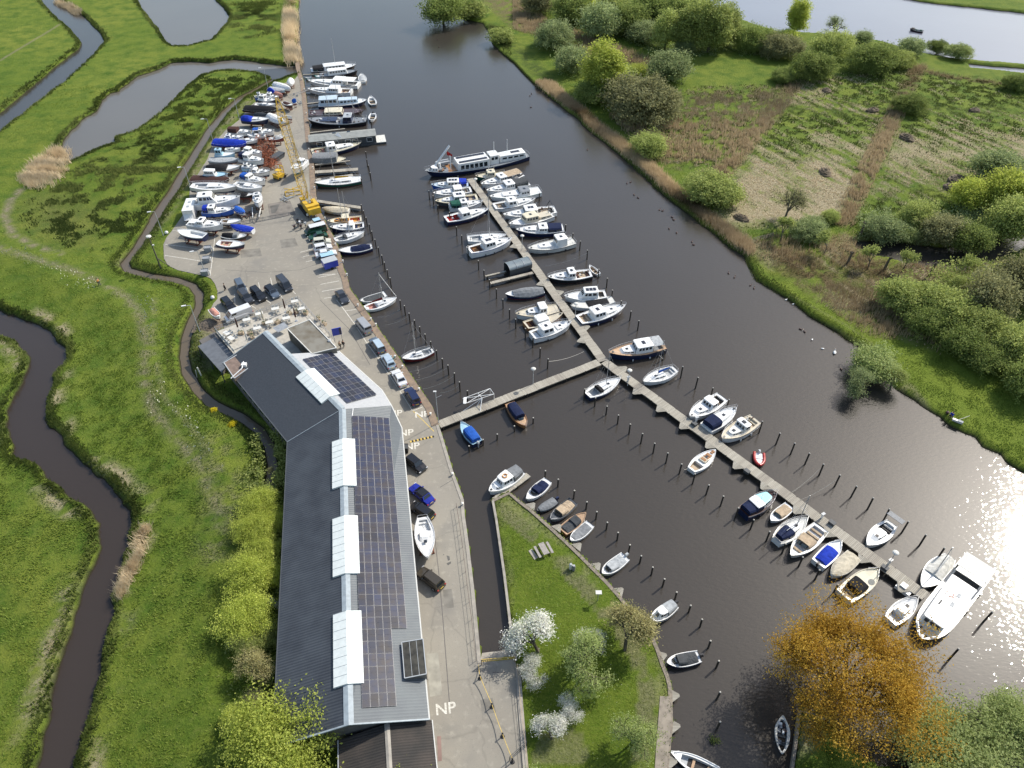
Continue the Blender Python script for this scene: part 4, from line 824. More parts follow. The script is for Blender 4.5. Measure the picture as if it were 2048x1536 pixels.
for i in range(16):
 a0, a1 = i / 16 * 6.283, (i + 1) / 16 * 6.283; mb.tube(((x0+x1)/2 + .36*math.cos(a0), .36*math.sin(a0), zt+.07), ((x0+x1)/2 + .36*math.cos(a1), .36*math.sin(a1), zt+.07), .085, 6)
mb.build('lifebuoy', gel('orange'), b.root)
b = sloop('white sloop with navy canvas top moored at the lawn', (1053,999.5), (1096,960), cover='navy', t=(.12,.5), h=.35, hood='navy', hoodt=(.42,.62), hoodh=.7, screen=.72, group=G4, wt=.7, p=2.2, F=.7)
b = sloop('small black and grey covered boat with outboard between the navy and beige sloops', (1074,1022), (1112,999), hull='darkgrey', deck='darkgrey', cover='grey', t=(.05,.9), h=.45, fullcover=True, group=G4, outboard='navy', wt=.9, F=.5)
b = sloop('grey sloop with beige canvas top moored at the lawn', (1102,1040), (1147,1001), hull='grey', deck='darkgrey', cover='tan', t=(.1,.52), h=.35, hood='tan', hoodt=(.4,.66), hoodh=.6, screen=.74, group=G4, wt=.8, F=.65, p=3)
sloop('varnished wooden sloop with charcoal cover at the lawn', (1172,1026), (1125,1062), hull='wood', deck='teak', cover='darkgrey', t=(.08,.66), h=.3, hood='darkgrey', hoodt=(.42,.66), hoodh=.55, group=G4, rim='teak', F=.65, wt=.85)
sloop('white rounded dinghy with flat grey cover, lowest of the boats close together at the lawn', (1141,1082), (1181,1047), cover='grey', t=(.1,.86), h=.1, group=G4, wt=.8, p=2.8, F=.6)
b = sloop('white boat with grey folded top and outboard, alone by the lawn', (1204,1148), (1251,1112), cover='lightgrey', t=(.1,.48), h=.25, hood='lightgrey', hoodt=(.42,.72), hoodh=.5, group=G4, wt=.85, outboard='lightgrey', screen=.8, F=.6, p=2.8)
b = motor('small white cabin cruiser with grey tent and outboard at the bushy lawn edge', (1300,1243), (1350,1207), trunk=None, wh=(.42,.78,.7), rf=.5, aft='canopy', aftcol='lightgrey', wwin=2, group=G4, F=.7, rail=False, hatch=0); b.outboard('black')
b = sloop('white and black boat with dark olive cover and outboard by the lower lawn', (1333,1326), (1399,1312), hull='navy', hull2='white', cover='darkgrey', t=(.08,.62), h=.3, hood='darkgrey', hoodt=(.42,.68), hoodh=.55, screen=.8, group=G4, outboard='black', wt=.85, F=.65, p=2.6)
b = sloop('weathered grey rowing boat beside the timber corner under the orange tree', (1564,1509), (1566,1431), name='rowing_boat', hull='lightgrey', deck='offwhite', cover=None, t=(.1,.9), seats=None, F=.45, wt=.1, p=2.0, wcol='lightgrey', beam=1.75, rim='offwhite', sheer=.15)
b.seats([.28, .5, .7], 'darkgrey', wf=.75, d=.3); b.clutter(.12, .85, ('white', 'brown', 'grey'), 12, z=.02, size=.3)
mb = MB(); mb.tube((b.X(.75), -.95, b.zd(.7) + .1), (b.X(.66), 1.0, b.zd(.7) + .1), .035, 5); mb.build('oar', plain('darkgrey'), b.root)
b = sloop('white rowing boat with plank thwart and dark hull at the bottom edge', (1343,1506), (1437,1548), name='rowing_boat', hull='navy', hull2='white', cover=None, t=(.06,.78), F=.5, wt=.8, wcol='lightgrey', seats=None, beam=2.0); b.seats([.2,.52], 'teak', wf=.95, d=.3)
b = Boat('fishing_punt', 'small black fishing boat far out on the top right lake', 'boat', (1820,57), (1847,62), F=.5, hull='black', hull2='black', deck='grey', wt=.8, beam=2.0, open_=True); b.clutter(.1, .9, ('black', 'green', 'black'), 6, size=.7)
# red inflatable
b = Boat('inflatable_boat', 'red inflatable boat with white floor at the jetty', 'inflatable boat', (1519,931), (1518.5,906), F=.42, hull='white', deck='white', wt=.85, p=3.5, beam=1.55, sheer=.1, group=G3)
mb = MB(); pts = [(b.X(-.05), .72, .35), (b.X(.3), .78, .38), (b.X(.6), .72, .4), (b.X(.85), .42, .45), (b.X(1.0), .0, .5), (b.X(.85), -.42, .45), (b.X(.6), -.72, .4), (b.X(.3), -.78, .38), (b.X(-.05), -.72, .35)]
mb.path(pts, .24, 8); mb.build('inflatable_tube', gel('red'), b.root, smooth=True); b.seats([.4], 'white', z=.45, wf=.8, d=.25); b.outboard('lightgrey')
# ------------------------------------------------------------------ boats ashore
ZY = .75
def ym(label, bow, stern, **k): k.setdefault('D', .55); k.setdefault('group', G5); k.setdefault('z', ZY + k['D']); k.setdefault('bottom', 'navy'); return motor(label, bow, stern, **k)
def yy(label, bow, stern, **k): k.setdefault('D', .6); k.setdefault('group', G5); k.setdefault('z', ZY + k['D']); k.setdefault('mast', None); k.setdefault('rail', False); return yacht(label, bow, stern, **k)
def ys(label, bow, stern, **k): k.setdefault('D', .4); k.setdefault('group', G5); k.setdefault('z', ZY + k['D']); return sloop(label, bow, stern, **k)
YB = []
YB += [ys('small white boat under a white tarpaulin at the far tip of the yard', (581,170), (581,157), cover='white', fullcover=True, h=.7, t=(.03,.95), z=1.0),
ys('long white tarpaulin covered hull near the far tip of the yard', (581.6,178.5), (548,166.5), cover='white', fullcover=True, h=.9, t=(.03,.97)),
ys('slim pale blue sailing hull beside the long white tarpaulin', (570,181), (538,174.5), hull='lightblue', cover='lightgrey', fullcover=True, h=.3, t=(.03,.9)),
ys('short blue tarpaulin hull in the far part of the yard', (549,186), (538,178.5), cover='royal', fullcover=True, h=1.0, t=(.03,.97), wt=.9),
ys('pink decked hull next to the crane hook', (565,191), (549,184), hull='pink', cover='pink', fullcover=True, h=.5, t=(.03,.97)),
ym('white cruiser with blue hull near the ditch, far part of the yard', (537,189), (509,193), hull='blue', hull2='white', wh=(.2,.5,1.0), aft='cockpit', aftcol='grey', rail=False),
ym('white cabin boat close left of the crane hook', (558,194), (530,191), wh=(.2,.55,1.0), rail=False, aft='deck'),
ym('white cruiser second left of the crane hook', (551,200.5), (517,196.5), hull='navy', hull2='white', wh=(.1,.45,1.1), rail=False, aft='deck'),
yy('long white racing yacht hull beside the black tarpaulin wall', (551,208.5), (510,208), D=.6),
ys('white and brown boat with red bottom next to the light blue tarp', (585,211), (566,203), hull='brown', hull2='white', cover='brown', t=(.1,.6), bottom='darkred'),
ys('light blue tarpaulin heap at the yard edge near the quay', (593,202), (584,204), cover='blue', fullcover=True, h=1.0, t=(.03,.97), wt=.9, p=5),
ys('long hull wrapped in black tarpaulin beyond the blue wrapped stern', (556,219.5), (489,215), hull='black', cover='black', fullcover=True, h=.9, t=(.02,.98), hull2='black', wt=.95, p=4, crease=.1) if False else ys('long hull wrapped in black tarpaulin in the far part of the yard', (556,219.5), (489,215), hull='black', cover='black', fullcover=True, h=.9, t=(.02,.98), hull2='black', wt=.95, p=4),
yy('white yacht with its stern half wrapped in bright blue tarpaulin', (538,238), (483,237), hull='navy', hull2='white', well=None),
ys('boat under a long grey tarpaulin behind the half blue wrapped yacht', (536,230.5), (508,229), cover='darkgrey', fullcover=True, h=.8, t=(.02,.98)),
ys('large pale grey shrink wrapped hull under the crane boom', (569,247), (537,229), hull='lightgrey', cover='white', fullcover=True, h=.9, t=(.02,.98)),
ys('small white open boat right of the crane boom', (584,234), (571,231), cover=None, seats=[.3,.6]),
ym('white cruiser with dark brown and pink tent', (502,263), (457,261), trunk=(.5,.85,.35), wh=None, aft='none', rail=False),
ym('white cruiser with bimini frame and pointed bow left of the crane boom', (549,261), (504,263), wh=(.3,.5,.8), rail=False, aft='bimini', aftcol='blue'),
ym('low white cabin boat near the ditch above the blue tarpaulin wall', (488,272.5), (448,274), wh=(.1,.4,.7), trunk=(.4,.8,.3), rail=False, aft='deck', F=.8),
yy('white sailing hull in front of the bimini cruiser', (494,270), (530,270), F=.7),
yy('white yacht hull just above the rusty trestle heap', (517,279), (476,280), F=.7),
ys('dark red hull with white cover beside the trestle heap', (569,275), (537,277), hull='darkred', hull2='darkred', cover='lightgrey', t=(.3,.8), h=.5),
ys('long hull hidden by a bright blue tarpaulin wall with white tears', (494,287), (427,282), hull='royal', cover='royal', fullcover=True, h=.9, t=(.02,.98), hull2='royal', wt=.95, p=4),
yy('white sailing hull right below the blue tarpaulin wall', (481,297), (450,297.5), F=.7),
ym('boxy pale blue cabin boat at the ditch side', (470,307), (430,307), hull='lightblue', hull2='paleblue', house='lightblue', roof='lightblue', trunk=None, wh=(.03,.42,1.2), wwin=2, rail=False, aft='none'),
ym('little white cruiser behind the navy tented cruiser', (524,306), (487,299), wh=(.1,.45,.8), rail=False, aft='deck'),
ym('white cruiser with navy stern tent below the trestle heap', (528,320.5), (479,313), trunk=(.5,.85,.4), wh=(.22,.5,1.2), aft='canopy', aftcol='navy', rail=False, well=(.04,.2)),
ys('long pale grey covered hull beside the navy tented cruiser', (477,319), (418,318), hull='lightgrey', cover='lightgrey', fullcover=True, h=.3, t=(.02,.98)),
ys('white boat under a large black tarpaulin', (480,333), (412,336), cover='black', fullcover=True, h=1.0, t=(.02,.62)),
ym('small white and pale blue cabin boat', (514,332), (483,332.5), hull='lightblue', wh=(.15,.5,.8), rail=False, aft='none'),
ym('slim white cruiser with pulpit rail pointing at the road', (540,343), (499,340), wh=(.2,.45,.6), aft='bimini', aftcol='grey', F=.8),
ym('white cabin boat with pale blue bow cover', (456,349), (408,347), deck='lightblue', trunk=None, wh=(.04,.52,1.0), wwin=5, rail=False, aft='none'),
ys('long hull behind a dark brown tarpaulin wall', (460,359), (382,356), hull='brown', cover='brown', fullcover=True, h=.6, t=(.02,.98), hull2='brown', wt=.95, p=4),
ym('white cruiser with blue canvas windscreen cover', (531,362), (482,352), trunk=(.46,.82,.35), wh=(.26,.46,.9), aft='canopy', aftcol='blue', F=1.0),
yy('long white yacht beside the brown tarpaulin wall', (474,373), (382,370), D=.8, F=.9, rail=True, hull='offwhite'),
yy('white sailing yacht with grey bottom pointing at the road', (525,375.5), (469,366), D=.8, F=.9, bottom='lightgrey', rail=True),
ym('large white flybridge motor yacht, biggest boat in the yard', (481,394), (381,403), trunk=(.55,.8,.25), wh=(.16,.55,1.5), wwin=4, rf=1.2, aft='cockpit', aftcol='white', F=1.5, sheer=.5, solar=1, hull2='white', p=2.4),
ys('dark hull with black tarpaulin behind the white racing yacht', (508,389), (474,388), hull='black', cover='black', fullcover=True, h=.4, t=(.02,.6)),
ym('small white boat with four dark roof windows standing across the row', (516,408), (513.5,386), trunk=(.5,.85,.4), wh=(.14,.46,.7), aft='none', rail=False, wwin=2, bottom='brown'),
ym('white and royal blue cruiser in the lower yard', (469,418), (404,421), hull='blue', hull2='blue', wh=(.2,.46,1.1), aft='canopy', aftcol='royal', rail=True, trunk=(.48,.8,.35)),
ys('blue tarpaulin covered dinghy at the bow of the blue cruiser', (489,427), (470,413), cover='blue', fullcover=True, h=.35, t=(.02,.98), z=.9),
ym('white cruiser with roof hatch standing on a trailer, lower yard', (447,449), (376,444), hatch=1, wh=(.30,.52,.95), trunk=(.54,.82,.35), aft='cabin', solar=1, F=1.1, hull2='white', bottom='navy'),
yy('small white day boat with cockpit clutter', (482,441), (441,441), F=.6, wcol='tan', ctrunk=None, z=1.0),
ys('upturned looking boat under a royal blue tarpaulin', (461,451), (506,459), cover='royal', fullcover=True, h=.5, t=(.02,.98), z=1.1),
ys('black and white speedboat with grey canopy', (493,472), (443,470), hull='black', hull2='white', cover='black', t=(.04,.55), h=.7, hood='grey', hoodt=(.5,.68), hoodh=.7, z=1.1, F=.7),
ys('open white hull on a rusty cradle at the ditch side', (355,461), (410,471), cover=None, t=(.06,.6), hull='navy', hull2='white', z=1.6, F=.8, wt=.75, p=2.6, deck='white', rim='white', wcol='white'),
ys('small white and navy speedboat nearest the empty parking bays', (490,489), (434,484), hull='navy', hull2='white', cover=None, t=(.1,.5), seats=[.2,.4], z=1.3, F=.7, wcol='pink')]
b = YB[12]; b.cover(.0, .40, 1.0, 'royal', wf=1.02)
b = YB[16]; b.arch(.02, .42, 1.0, 1.1, 'brown', wf=.9)
# white yacht on the road beside the hall
ry = yacht('white sailing yacht standing on blocks at the hall wall', (855,1117), (845,1034), z=1.2, D=.75, mast=None, F=.85, group=None, bottom='white', wcol='white', wt=.5, ctrunk=(.36,.62,.35))
# green and white boat in the crane slings
cb_ = motor('white boat with green bottom standing in the crane slings on the quay', (583,340), (610,318), z=1.8, D=.7, trunk=(.5,.8,.3), wh=(.15,.45,.8), aft='cockpit', aftcol='grey', hull='white', hull2='white', bottom='green', F=1.2, rail=True, hatch=0)
mb = MB()
for t_ in (.3, .7):
 w = cb_.hb(t_); 
 for sg in (1, -1): mb.tube((cb_.X(t_), sg * w, 0), (cb_.X(.5), 0, 7), .03, 4)
mb.build('lifting_sling', plain('darkgrey'), cb_.root)
# cradles under the boats ashore
def cradle_mesh(L, zt):
 mb = MB(); r = .05
 for sx in (-1, 1):
  x = sx * L * .2
  for sy in (-1, 1):
   mb.tube((x, sy * 1.0, 0), (x, sy * .75, zt + .35), r, 5); mb.tube((x, sy * 1.0, 0), (x, -sy * .2, zt * .6), r * .7, 4)
   mb.box(x - .18, x + .18, sy * .75 - .08, sy * .75 + .08, zt + .3, zt + .42)
  mb.box(x - .06, x + .06, -1.0, 1.0, .04, .14); mb.box(x - .15, x + .15, -.15, .15, .1, zt + .02)
 for sy in (-1, 1): mb.box(-L * .2, L * .2, sy * .9 - .05, sy * .9 + .05, .04, .14)
 return mb
M_RUST = mat('rusty_steel', (.22, .07, .035), rough=.85, n=.25, ns=3, col2=(.10, .035, .025))
proto = cradle_mesh(8, .55).build('boat_cradle', M_RUST)
tag(proto, 'rusty steel cradle underneath a boat stored in the yard', 'cradle', 'cradles under the boats ashore')
first = True
for i, b in enumerate(YB + [ry]):
 o = proto if first else proto.copy()
 if not first: scene.collection.objects.link(o)
 first = False
 hb_ = b.rz - (.5 if b.rz < 1.5 else .6); o.location = (b.root.location.x, b.root.location.y, .03); o.rotation_euler = (0, 0, b.root.rotation_euler.z); o.scale = (b.L / 8, min(1.25, b.B / 2.7), max(.5, hb_ / .75)); wl_ = b.root['label'].split(); tag(o, 'rusty cradle under the ' + ' '.join(wl_[:12] if len(wl_) <= 12 or wl_[11] not in ('the', 'a', 'of', 'its', 'with', 'and', 'at', 'in', 'by') else wl_[:11]), 'cradle', 'cradles under the boats ashore')
# ------------------------------------------------------------------ large special vessels
b = Boat('barge', 'large dark blue barge with white superstructure and crane mast across the jetty head', 'barge', (850,345), (1056,308), F=.95, beam=5.2, wt=.45, p=4.5, sheer=.9, hull='navy', hull2='white', deck='grey', bottom='navy', rim='lightgrey', D=.7)
b.cabin(.03, .30, 1.5, 'white', wf=.84, rf=.3, rb=.5, win=4, fwin=0, roof='white', wh=(.45, .75), name='aft_house'); b.hatch((b.ctop[0] + b.ctop[1]) / 2 - 1, 0, 2.4, 1.0, b.ctop[2], M_SOLAR, 'skylight')
b.cabin(.305, .40, 2.3, 'white', wf=.6, rf=.25, rb=.1, win=2, fwin=3, roof='white', wh=(.55, .85), name='wheelhouse')
b.cabin(.405, .71, 1.9, 'white', wf=.84, rf=.15, rb=.05, ti=.05, win=6, fwin=0, wh=(.15, .72), name='main_house'); x0, x1, zt, w_ = b.ctop
for k in range(5):
 for sg in (-1, 1):
  mb = MB(); x = x0 + (x1 - x0) * (k + .8) / 5.6; mb.box(x - .75, x + .75, sg * w_ * .62 - .42, sg * w_ * .62 + .42, zt + .05, zt + .12); mb.build('solar_panel', M_SOLAR, b.root)
mb = MB(); mb.box(b.X(.72), b.X(.80), -2.0, 2.0, b.zd(.75) - .05, b.zd(.75) + .03); mb.build('wooden_foredeck', plain('wood'), b.root)
b.cabin(.885, .95, .8, 'white', wf=.7, rf=.3, win=1, fwin=1, name='bow_hatch_house'); b.clutter(.8, .88, ('black', 'grey', 'wood'), 10, size=.9); b.rail(.5, 1.0, .7, 10); b.rail(0, .3, .7, 6)
mb = MB(); z = b.zd(.85); mb.tube((b.X(.90), -.8, z + .5), (b.X(.74), -1.6, z + 5.0), .26, 6); mb.tube((b.X(.86), 0, z), (b.X(.86), 0, z + 1.6), .3, 6); mb.build('crane_boom', gel('white'), b.root)
mb = MB(); mb.tube((b.X(.77), 1.2, z), (b.X(.77), 1.2, z + 3.6), .12, 5); mb.build('flag_pole', gel('white'), b.root)
mb = MB(); mb.grid([[(b.X(.77) - i * .35, -1.6 + .12 * math.sin(i * 2), z + 2.6 - .15 * i), (b.X(.77) - i * .35, -1.6 + .12 * math.sin(i * 2 + 1), z + 3.7 - .3 * i)] for i in range(5)]); mb.build('flag', fab('red'), b.root)
for t_ in (.33, .20):
 mb = MB(); mb.tube((b.X(t_), -.6, b.zd(.3) + 1.5), (b.X(t_), -.6, b.zd(.3) + 5.0), .09, 5); mb.build('mast', gel('white'), b.root)
# tender on the barge foredeck
for k, (t_, y_) in enumerate(((.80, -2.6),)):
 mb = MB(); mb.path([(b.X(t_) - 1.6, y_ - .6, z + .5), (b.X(t_) + 1.2, y_ - .6, z + .5), (b.X(t_) + 2, y_, z + .6), (b.X(t_) + 1.2, y_ + .6, z + .5), (b.X(t_) - 1.6, y_ + .6, z + .5)], .26, 6); mb.box(b.X(t_) - 1.6, b.X(t_) + 1.3, y_ - .5, y_ + .5, z + .3, z + .4); mb.build('tender', gel('lightgrey'), b.root)
def box_house(root, x0, x1, y0, y1, z0, z1, col, name='wall', zr=None, m=None):
 mb = MB(); mb.box(x0, x1, y0, y1, z0, z1); return mb.build(name, m or gel(col), root)
# grey houseboat
A = at(618.7, 282, 1.9); B_ = at(751, 269, 1.9); d = (B_ - A); hbL = d.length; ang = math.atan2(d.y, d.x); C_ = at(618.7, 268, 1.9); hbW = 4.0
nrm = Vector((-d.y, d.x, 0)).normalized(); c0 = (A + B_) / 2 + nrm * hbW / 2
hb_ = empty('houseboat', (c0.x, c0.y, WZ), ang, 'long grey houseboat with pitched grey roof, framed windows and white end terrace', 'houseboat')
mb = MB(); mb.box(-hbL / 2 - .3, hbL / 2 + 2.6, -hbW / 2 - .35, hbW / 2 + .2, -.4, .45); mb.build('float_base', plain('darkgrey'), hb_)
mb = MB(); mb.box(hbL / 2 + .05, hbL / 2 + 2.6, -hbW / 2 - .3, hbW / 2 + .15, .45, .56); mb.build('terrace', plain('offwhite'), hb_)
wl = box_house(hb_, -hbL / 2, hbL / 2, -hbW / 2, hbW / 2, .45, 2.5, 'darkgrey')
for u in (.14, .27, .38, .57, .68, .9):
 x = -hbL / 2 + hbL * u; mb = MB(); mb.box(x - .75, x + .75, -hbW / 2 - .05, -hbW / 2 + .02, .9, 2.1); fr = mb.build('window_frame', gel('white'), wl)
 mb = MB(); mb.box(x - .66, x + .66, -hbW / 2 - .08, -hbW / 2 - .045, 1.0, 2.0); mb.build('window_pane', M_GLASS, fr)
mb = MB(); mb.grid([[(x, -hbW / 2 - .3, 2.5), (x, 0, 3.15), (x, hbW / 2 + .3, 2.5)] for x in (-hbL / 2 - .2, hbL / 2 + .2)]); mb.grid([[(x, -hbW / 2 - .3, 2.42), (x, 0, 3.07), (x, hbW / 2 + .3, 2.42)] for x in (-hbL / 2 - .2, hbL / 2 + .2)])
for x in (-hbL / 2 - .2, hbL / 2 + .2): mb.face([(x, -hbW / 2 - .3, 2.42), (x, 0, 3.07), (x, hbW / 2 + .3, 2.42), (x, hbW / 2 + .3, 2.5), (x, 0, 3.15), (x, -hbW / 2 - .3, 2.5)])
M_ZINC = mat('grey_roofing', (.30, .31, .29), rough=.6, n=.12, ns=1, bump=.2)
rf_ = mb.build('roof', M_ZINC, hb_)
for u in (.38, .6):
 x = -hbL / 2 + hbL * u; mb = MB(); mb.box(x - .45, x + .45, .2, .9, 2.95, 3.15); mb.build('roof_window', M_GLASS, rf_)
mb = MB(); mb.face([(-hbL * .07, -1.2, 2.85), (-hbL * .01, -1.9, 2.7), (-hbL * .055, -.4, 3.6)]); mb.face([(-hbL * .07, -1.2, 2.85), (-hbL * .055, -.4, 3.6), (-hbL * .11, -.6, 3.05)]); mb.build('white_dormer', gel('white'), rf_)
# long white houseboat lower right
b = Boat('houseboat', 'long white flat roofed houseboat at the end of the main jetty', 'houseboat', (1841,1277), (1952,1136), F=1.0, beam=4.3, wt=.97, p=5, sheer=.15, hull='white', hull2='offwhite', deck='offwhite', bottom='teal', D=.4)
b.cabin(.30, .86, 1.5, 'white', wf=.78, rf=.15, rb=.1, ti=.06, win=5, fwin=3, wh=(.45, .8), roof='white', name='deckhouse'); x0, x1, zt, w_ = b.ctop
for u in (.3, .52): b.hatch(x0 + (x1 - x0) * u, w_ * .35, .8, .5, zt, plain('lightgrey'), 'roof_vent')
b.hatch(x0 + (x1 - x0) * .62, -w_ * .6, .9, .25, zt, plain('darkgrey'), 'roof_vent')
mb = MB()
for i in range(14):
 a0, a1 = i * .6, (i + 1) * .6; r0, r1 = .35 + .02 * i, .35 + .02 * (i + 1); xc = x0 + (x1 - x0) * .38; mb.tube((xc + r0 * math.cos(a0), -w_ * .35 + r0 * math.sin(a0), zt + .05 + .01 * i), (xc + r1 * math.cos(a1), -w_ * .35 + r1 * math.sin(a1), zt + .06 + .01 * i), .05, 5)
mb.build('rope_coil', plain('pink'), b.root)
mb = MB(); w = b.hb(.1) * .95; z = b.zd(.1); mb.box(b.X(.01), b.X(.2), -w, w, z + 1.85, z + 1.95); mb.build('stern_roof', plain('offwhite'), b.root)
mb = MB(); [mb.tube((x, y, z), (x, y, z + 1.85), .05, 4) for x in (b.X(.02), b.X(.19)) for y in (-w * .95, w * .95)]; mb.build('roof_post', M_METAL, b.root)
mb = MB(); mb.box(b.X(.205), b.X(.295), -w * .8, w * .8, z - .1, z + .9); mb.build('glazed_lobby', M_GLASS, b.root); b.rail(.86, 1.0, .6, 3); b.fenders([.2, .45], 'black'); b.clutter(.88, .98, ('darkgrey', 'white'), 5)
# grey arched floating boat shed with two thin finger piers
p0, p1 = at(1009, 536, 0), at(1052, 524, 0); q0 = at(1020, 548, 0); d = p1 - p0; L_ = d.length; ang = math.atan2(d.y, d.x)
s0 = at(1036, 541, WZ); sh_ = empty('boat_shed', (s0.x, s0.y, WZ), ang, 'grey floating boat shed with arched sheet roof beside the jetty', 'boat shed')
L_ = 5.2; W_ = 2.9
mb = MB(); n = 10; arc = [(-W_ / 2 * math.cos(math.pi * i / n), 1.6 + .75 * math.sin(math.pi * i / n)) for i in range(n + 1)]
mb.grid([[(x, y, z) for y, z in arc] for x in [-L_ / 2 + L_ * i / 3 for i in range(4)]]); mb.build('arched_roof', mat('shed_sheet', (.20, .24, .26), rough=.4, n=.1, metal=.2), sh_)
mb = MB()
for x in (-L_ / 2, -L_ / 6, L_ / 6, L_ / 2): mb.path([(x, y, z + .03) for y, z in arc], .04, 4)
mb.build('roof_ribs', M_METAL, sh_)
mb = MB(); [mb.box(-L_ / 2, L_ / 2, sg * W_ / 2 - .04, sg * W_ / 2 + .04, .0, 1.62) for sg in (-1, 1)]; mb.box(L_ / 2 - .05, L_ / 2 + .03, -W_ / 2, W_ / 2, 0, 1.6); mb.build('side_wall', plain('darkgrey'), sh_)
# ------------------------------------------------------------------ jetties
def plank_material(name, c1, c2, c3, sc=1.0):
 m = bpy.data.materials.new(name); m.use_nodes = True; t = m.node_tree; N = t.nodes; L = t.links; b = N['Principled BSDF']; b.inputs['Roughness'].default_value = .85
 tc = N.new('ShaderNodeTexCoord'); sx = N.new('ShaderNodeSeparateXYZ'); L.new(tc.outputs['Object'], sx.inputs[0])
 k = N.new('ShaderNodeMath'); k.operation = 'DIVIDE'; k.inputs[1].default_value = .16 * sc; L.new(sx.outputs[0], k.inputs[0])
 fl = N.new('ShaderNodeMath'); fl.operation = 'FLOOR'; L.new(k.outputs[0], fl.inputs[0]); wn = N.new('ShaderNodeTexWhiteNoise'); wn.noise_dimensions = '1D'; L.new(fl.outputs[0], wn.inputs['W'])
 k2 = N.new('ShaderNodeMath'); k2.operation = 'DIVIDE'; k2.inputs[1].default_value = 1.9; L.new(sx.outputs[0], k2.inputs[0]); fl2 = N.new('ShaderNodeMath'); fl2.operation = 'FLOOR'; L.new(k2.outputs[0], fl2.inputs[0]); wn2 = N.new('ShaderNodeTexWhiteNoise'); wn2.noise_dimensions = '1D'; L.new(fl2.outputs[0], wn2.inputs['W'])
 ad = N.new('ShaderNodeMath'); ad.operation = 'MULTIPLY_ADD'; ad.inputs[1].default_value = .45; L.new(wn.outputs[0], ad.inputs[0]); k3 = N.new('ShaderNodeMath'); k3.operation = 'MULTIPLY'; k3.inputs[1].default_value = .55; L.new(wn2.outputs[0], k3.inputs[0]); L.new(k3.outputs[0], ad.inputs[2])
 cr = N.new('ShaderNodeValToRGB'); e = cr.color_ramp.elements; e[0].color = (*c1, 1); e[1].color = (*c3, 1); x = e.new(.5); x.color = (*c2, 1); L.new(ad.outputs[0], cr.inputs[0])
 fr = N.new('ShaderNodeMath'); fr.operation = 'FRACT'; L.new(k.outputs[0], fr.inputs[0]); gp = N.new('ShaderNodeMapRange'); gp.inputs[1].default_value = .86; gp.inputs[2].default_value = .9; L.new(fr.outputs[0], gp.inputs[0])
 mx = N.new('ShaderNodeMix'); mx.data_type = 'RGBA'; mx.inputs[7].default_value = (.03, .025, .02, 1); L.new(gp.outputs[0], mx.inputs[0]); L.new(cr.outputs[0], mx.inputs[6]); L.new(mx.outputs[2], b.inputs['Base Color']); return m
M_PLANK = plank_material('jetty_planks', (.27, .24, .20), (.36, .33, .27), (.45, .42, .35), 1.3)
M_PILE = mat('pile_wood', (.05, .04, .03), rough=.95, n=.2, ns=4); M_CAP = mat('pile_cap', (.50, .48, .43), rough=.7)
JZ = -.02
def jetty(label, a, b_, wdt, name='jetty', cat='jetty', group=None, z=JZ, piles=True, pz=None):
 P, Q = at(*a, z), at(*b_, z); d = Q - P; L_ = d.length; o = empty(name, (P.x, P.y, z), math.atan2(d.y, d.x), label, cat, group)
 mb = MB(); n = max(1, int(L_ / 2.6)); rr = random.Random(int(a[0]))
 for i in range(n):
  x0, x1 = L_ * i / n, L_ * (i + 1) / n - .02; dy = (rr.random() - .5) * .08; dz = (rr.random() - .5) * .02; mb.box(x0, x1, -wdt / 2 + dy, wdt / 2 + dy, -.07 + dz, dz)
 mb.build('deck_boards', M_PLANK, o)
 mb = MB(); [mb.box(0, L_, s_ * wdt * .38 - .08, s_ * wdt * .38 + .08, -.34, -.075) for s_ in (-1, 1)]; mb.build('beam', M_TIMB, o)
 if piles:
  for i in range(0, int(L_ / 4) + 1):
   mb = MB(); x = min(L_ - .2, .4 + i * 4)
   for s_ in (-1, 1): mb.tube((x, s_ * wdt * .5, -1.8), (x, s_ * wdt * .5, .02), .09, 6)
   mb.box(x - .08, x + .08, -wdt / 2, wdt / 2, -.5, -.345); mb.build('support_piles', M_PILE, o)
 return o
jetty('long wooden main jetty, upper stretch from the big barge to the junction', (940,357), (1207,722), 1.75)
jetty('long wooden main jetty, lower stretch from the junction to the white houseboat', (1209,723), (1851,1192), 1.75)
jetty('wooden pier linking the road quay to the main jetty junction', (878,849), (1198,724), 1.7, name='pier')
JG = 'finger piers beside the left quay'
for lab, a, b_, w_ in (('grey plank finger pier beside the dark green yacht', (630,344), (716,338), 1.5), ('short grey float raft above the yellow covered yacht', (660,357), (706,350), 1.4), ('pale plank pier above the beige covered sloop at the quay corner', (630,401), (722,415), 1.1),
     ('thin finger pier above the grey houseboat', (620,265), (690,257), .5), ('white gangway beside the pale blue houseboat barge', (613,207), (640,204), .5), ('small gangway at the white cruisers far along the quay', (608,181), (620,180), .5), ('thin dark pier at the far end of the quay', (606,149), (650,147), .4),
     ('narrow finger pier below the boat under the grey tent', (630,329), (700,321), .45), ('tiny landing raft at the quay below the finger piers', (632,360), (642,358), 1.3)):
 jetty(lab, a, b_, w_, name='finger_pier', cat='finger pier', group=JG, piles=w_ > 1)
jetty('left thin finger pier holding the grey boat shed', (971,552), (1012,542), .45, 'finger_pier', 'finger pier'); jetty('right plank finger pier in front of the grey boat shed', (981,566), (1066,545), .8, 'finger_pier', 'finger pier')
jetty('grey plank pontoon beside the white tour boat at the lawn tip', (989,1000), (1057,949), 1.0, 'pontoon', 'pontoon', z=-.25)
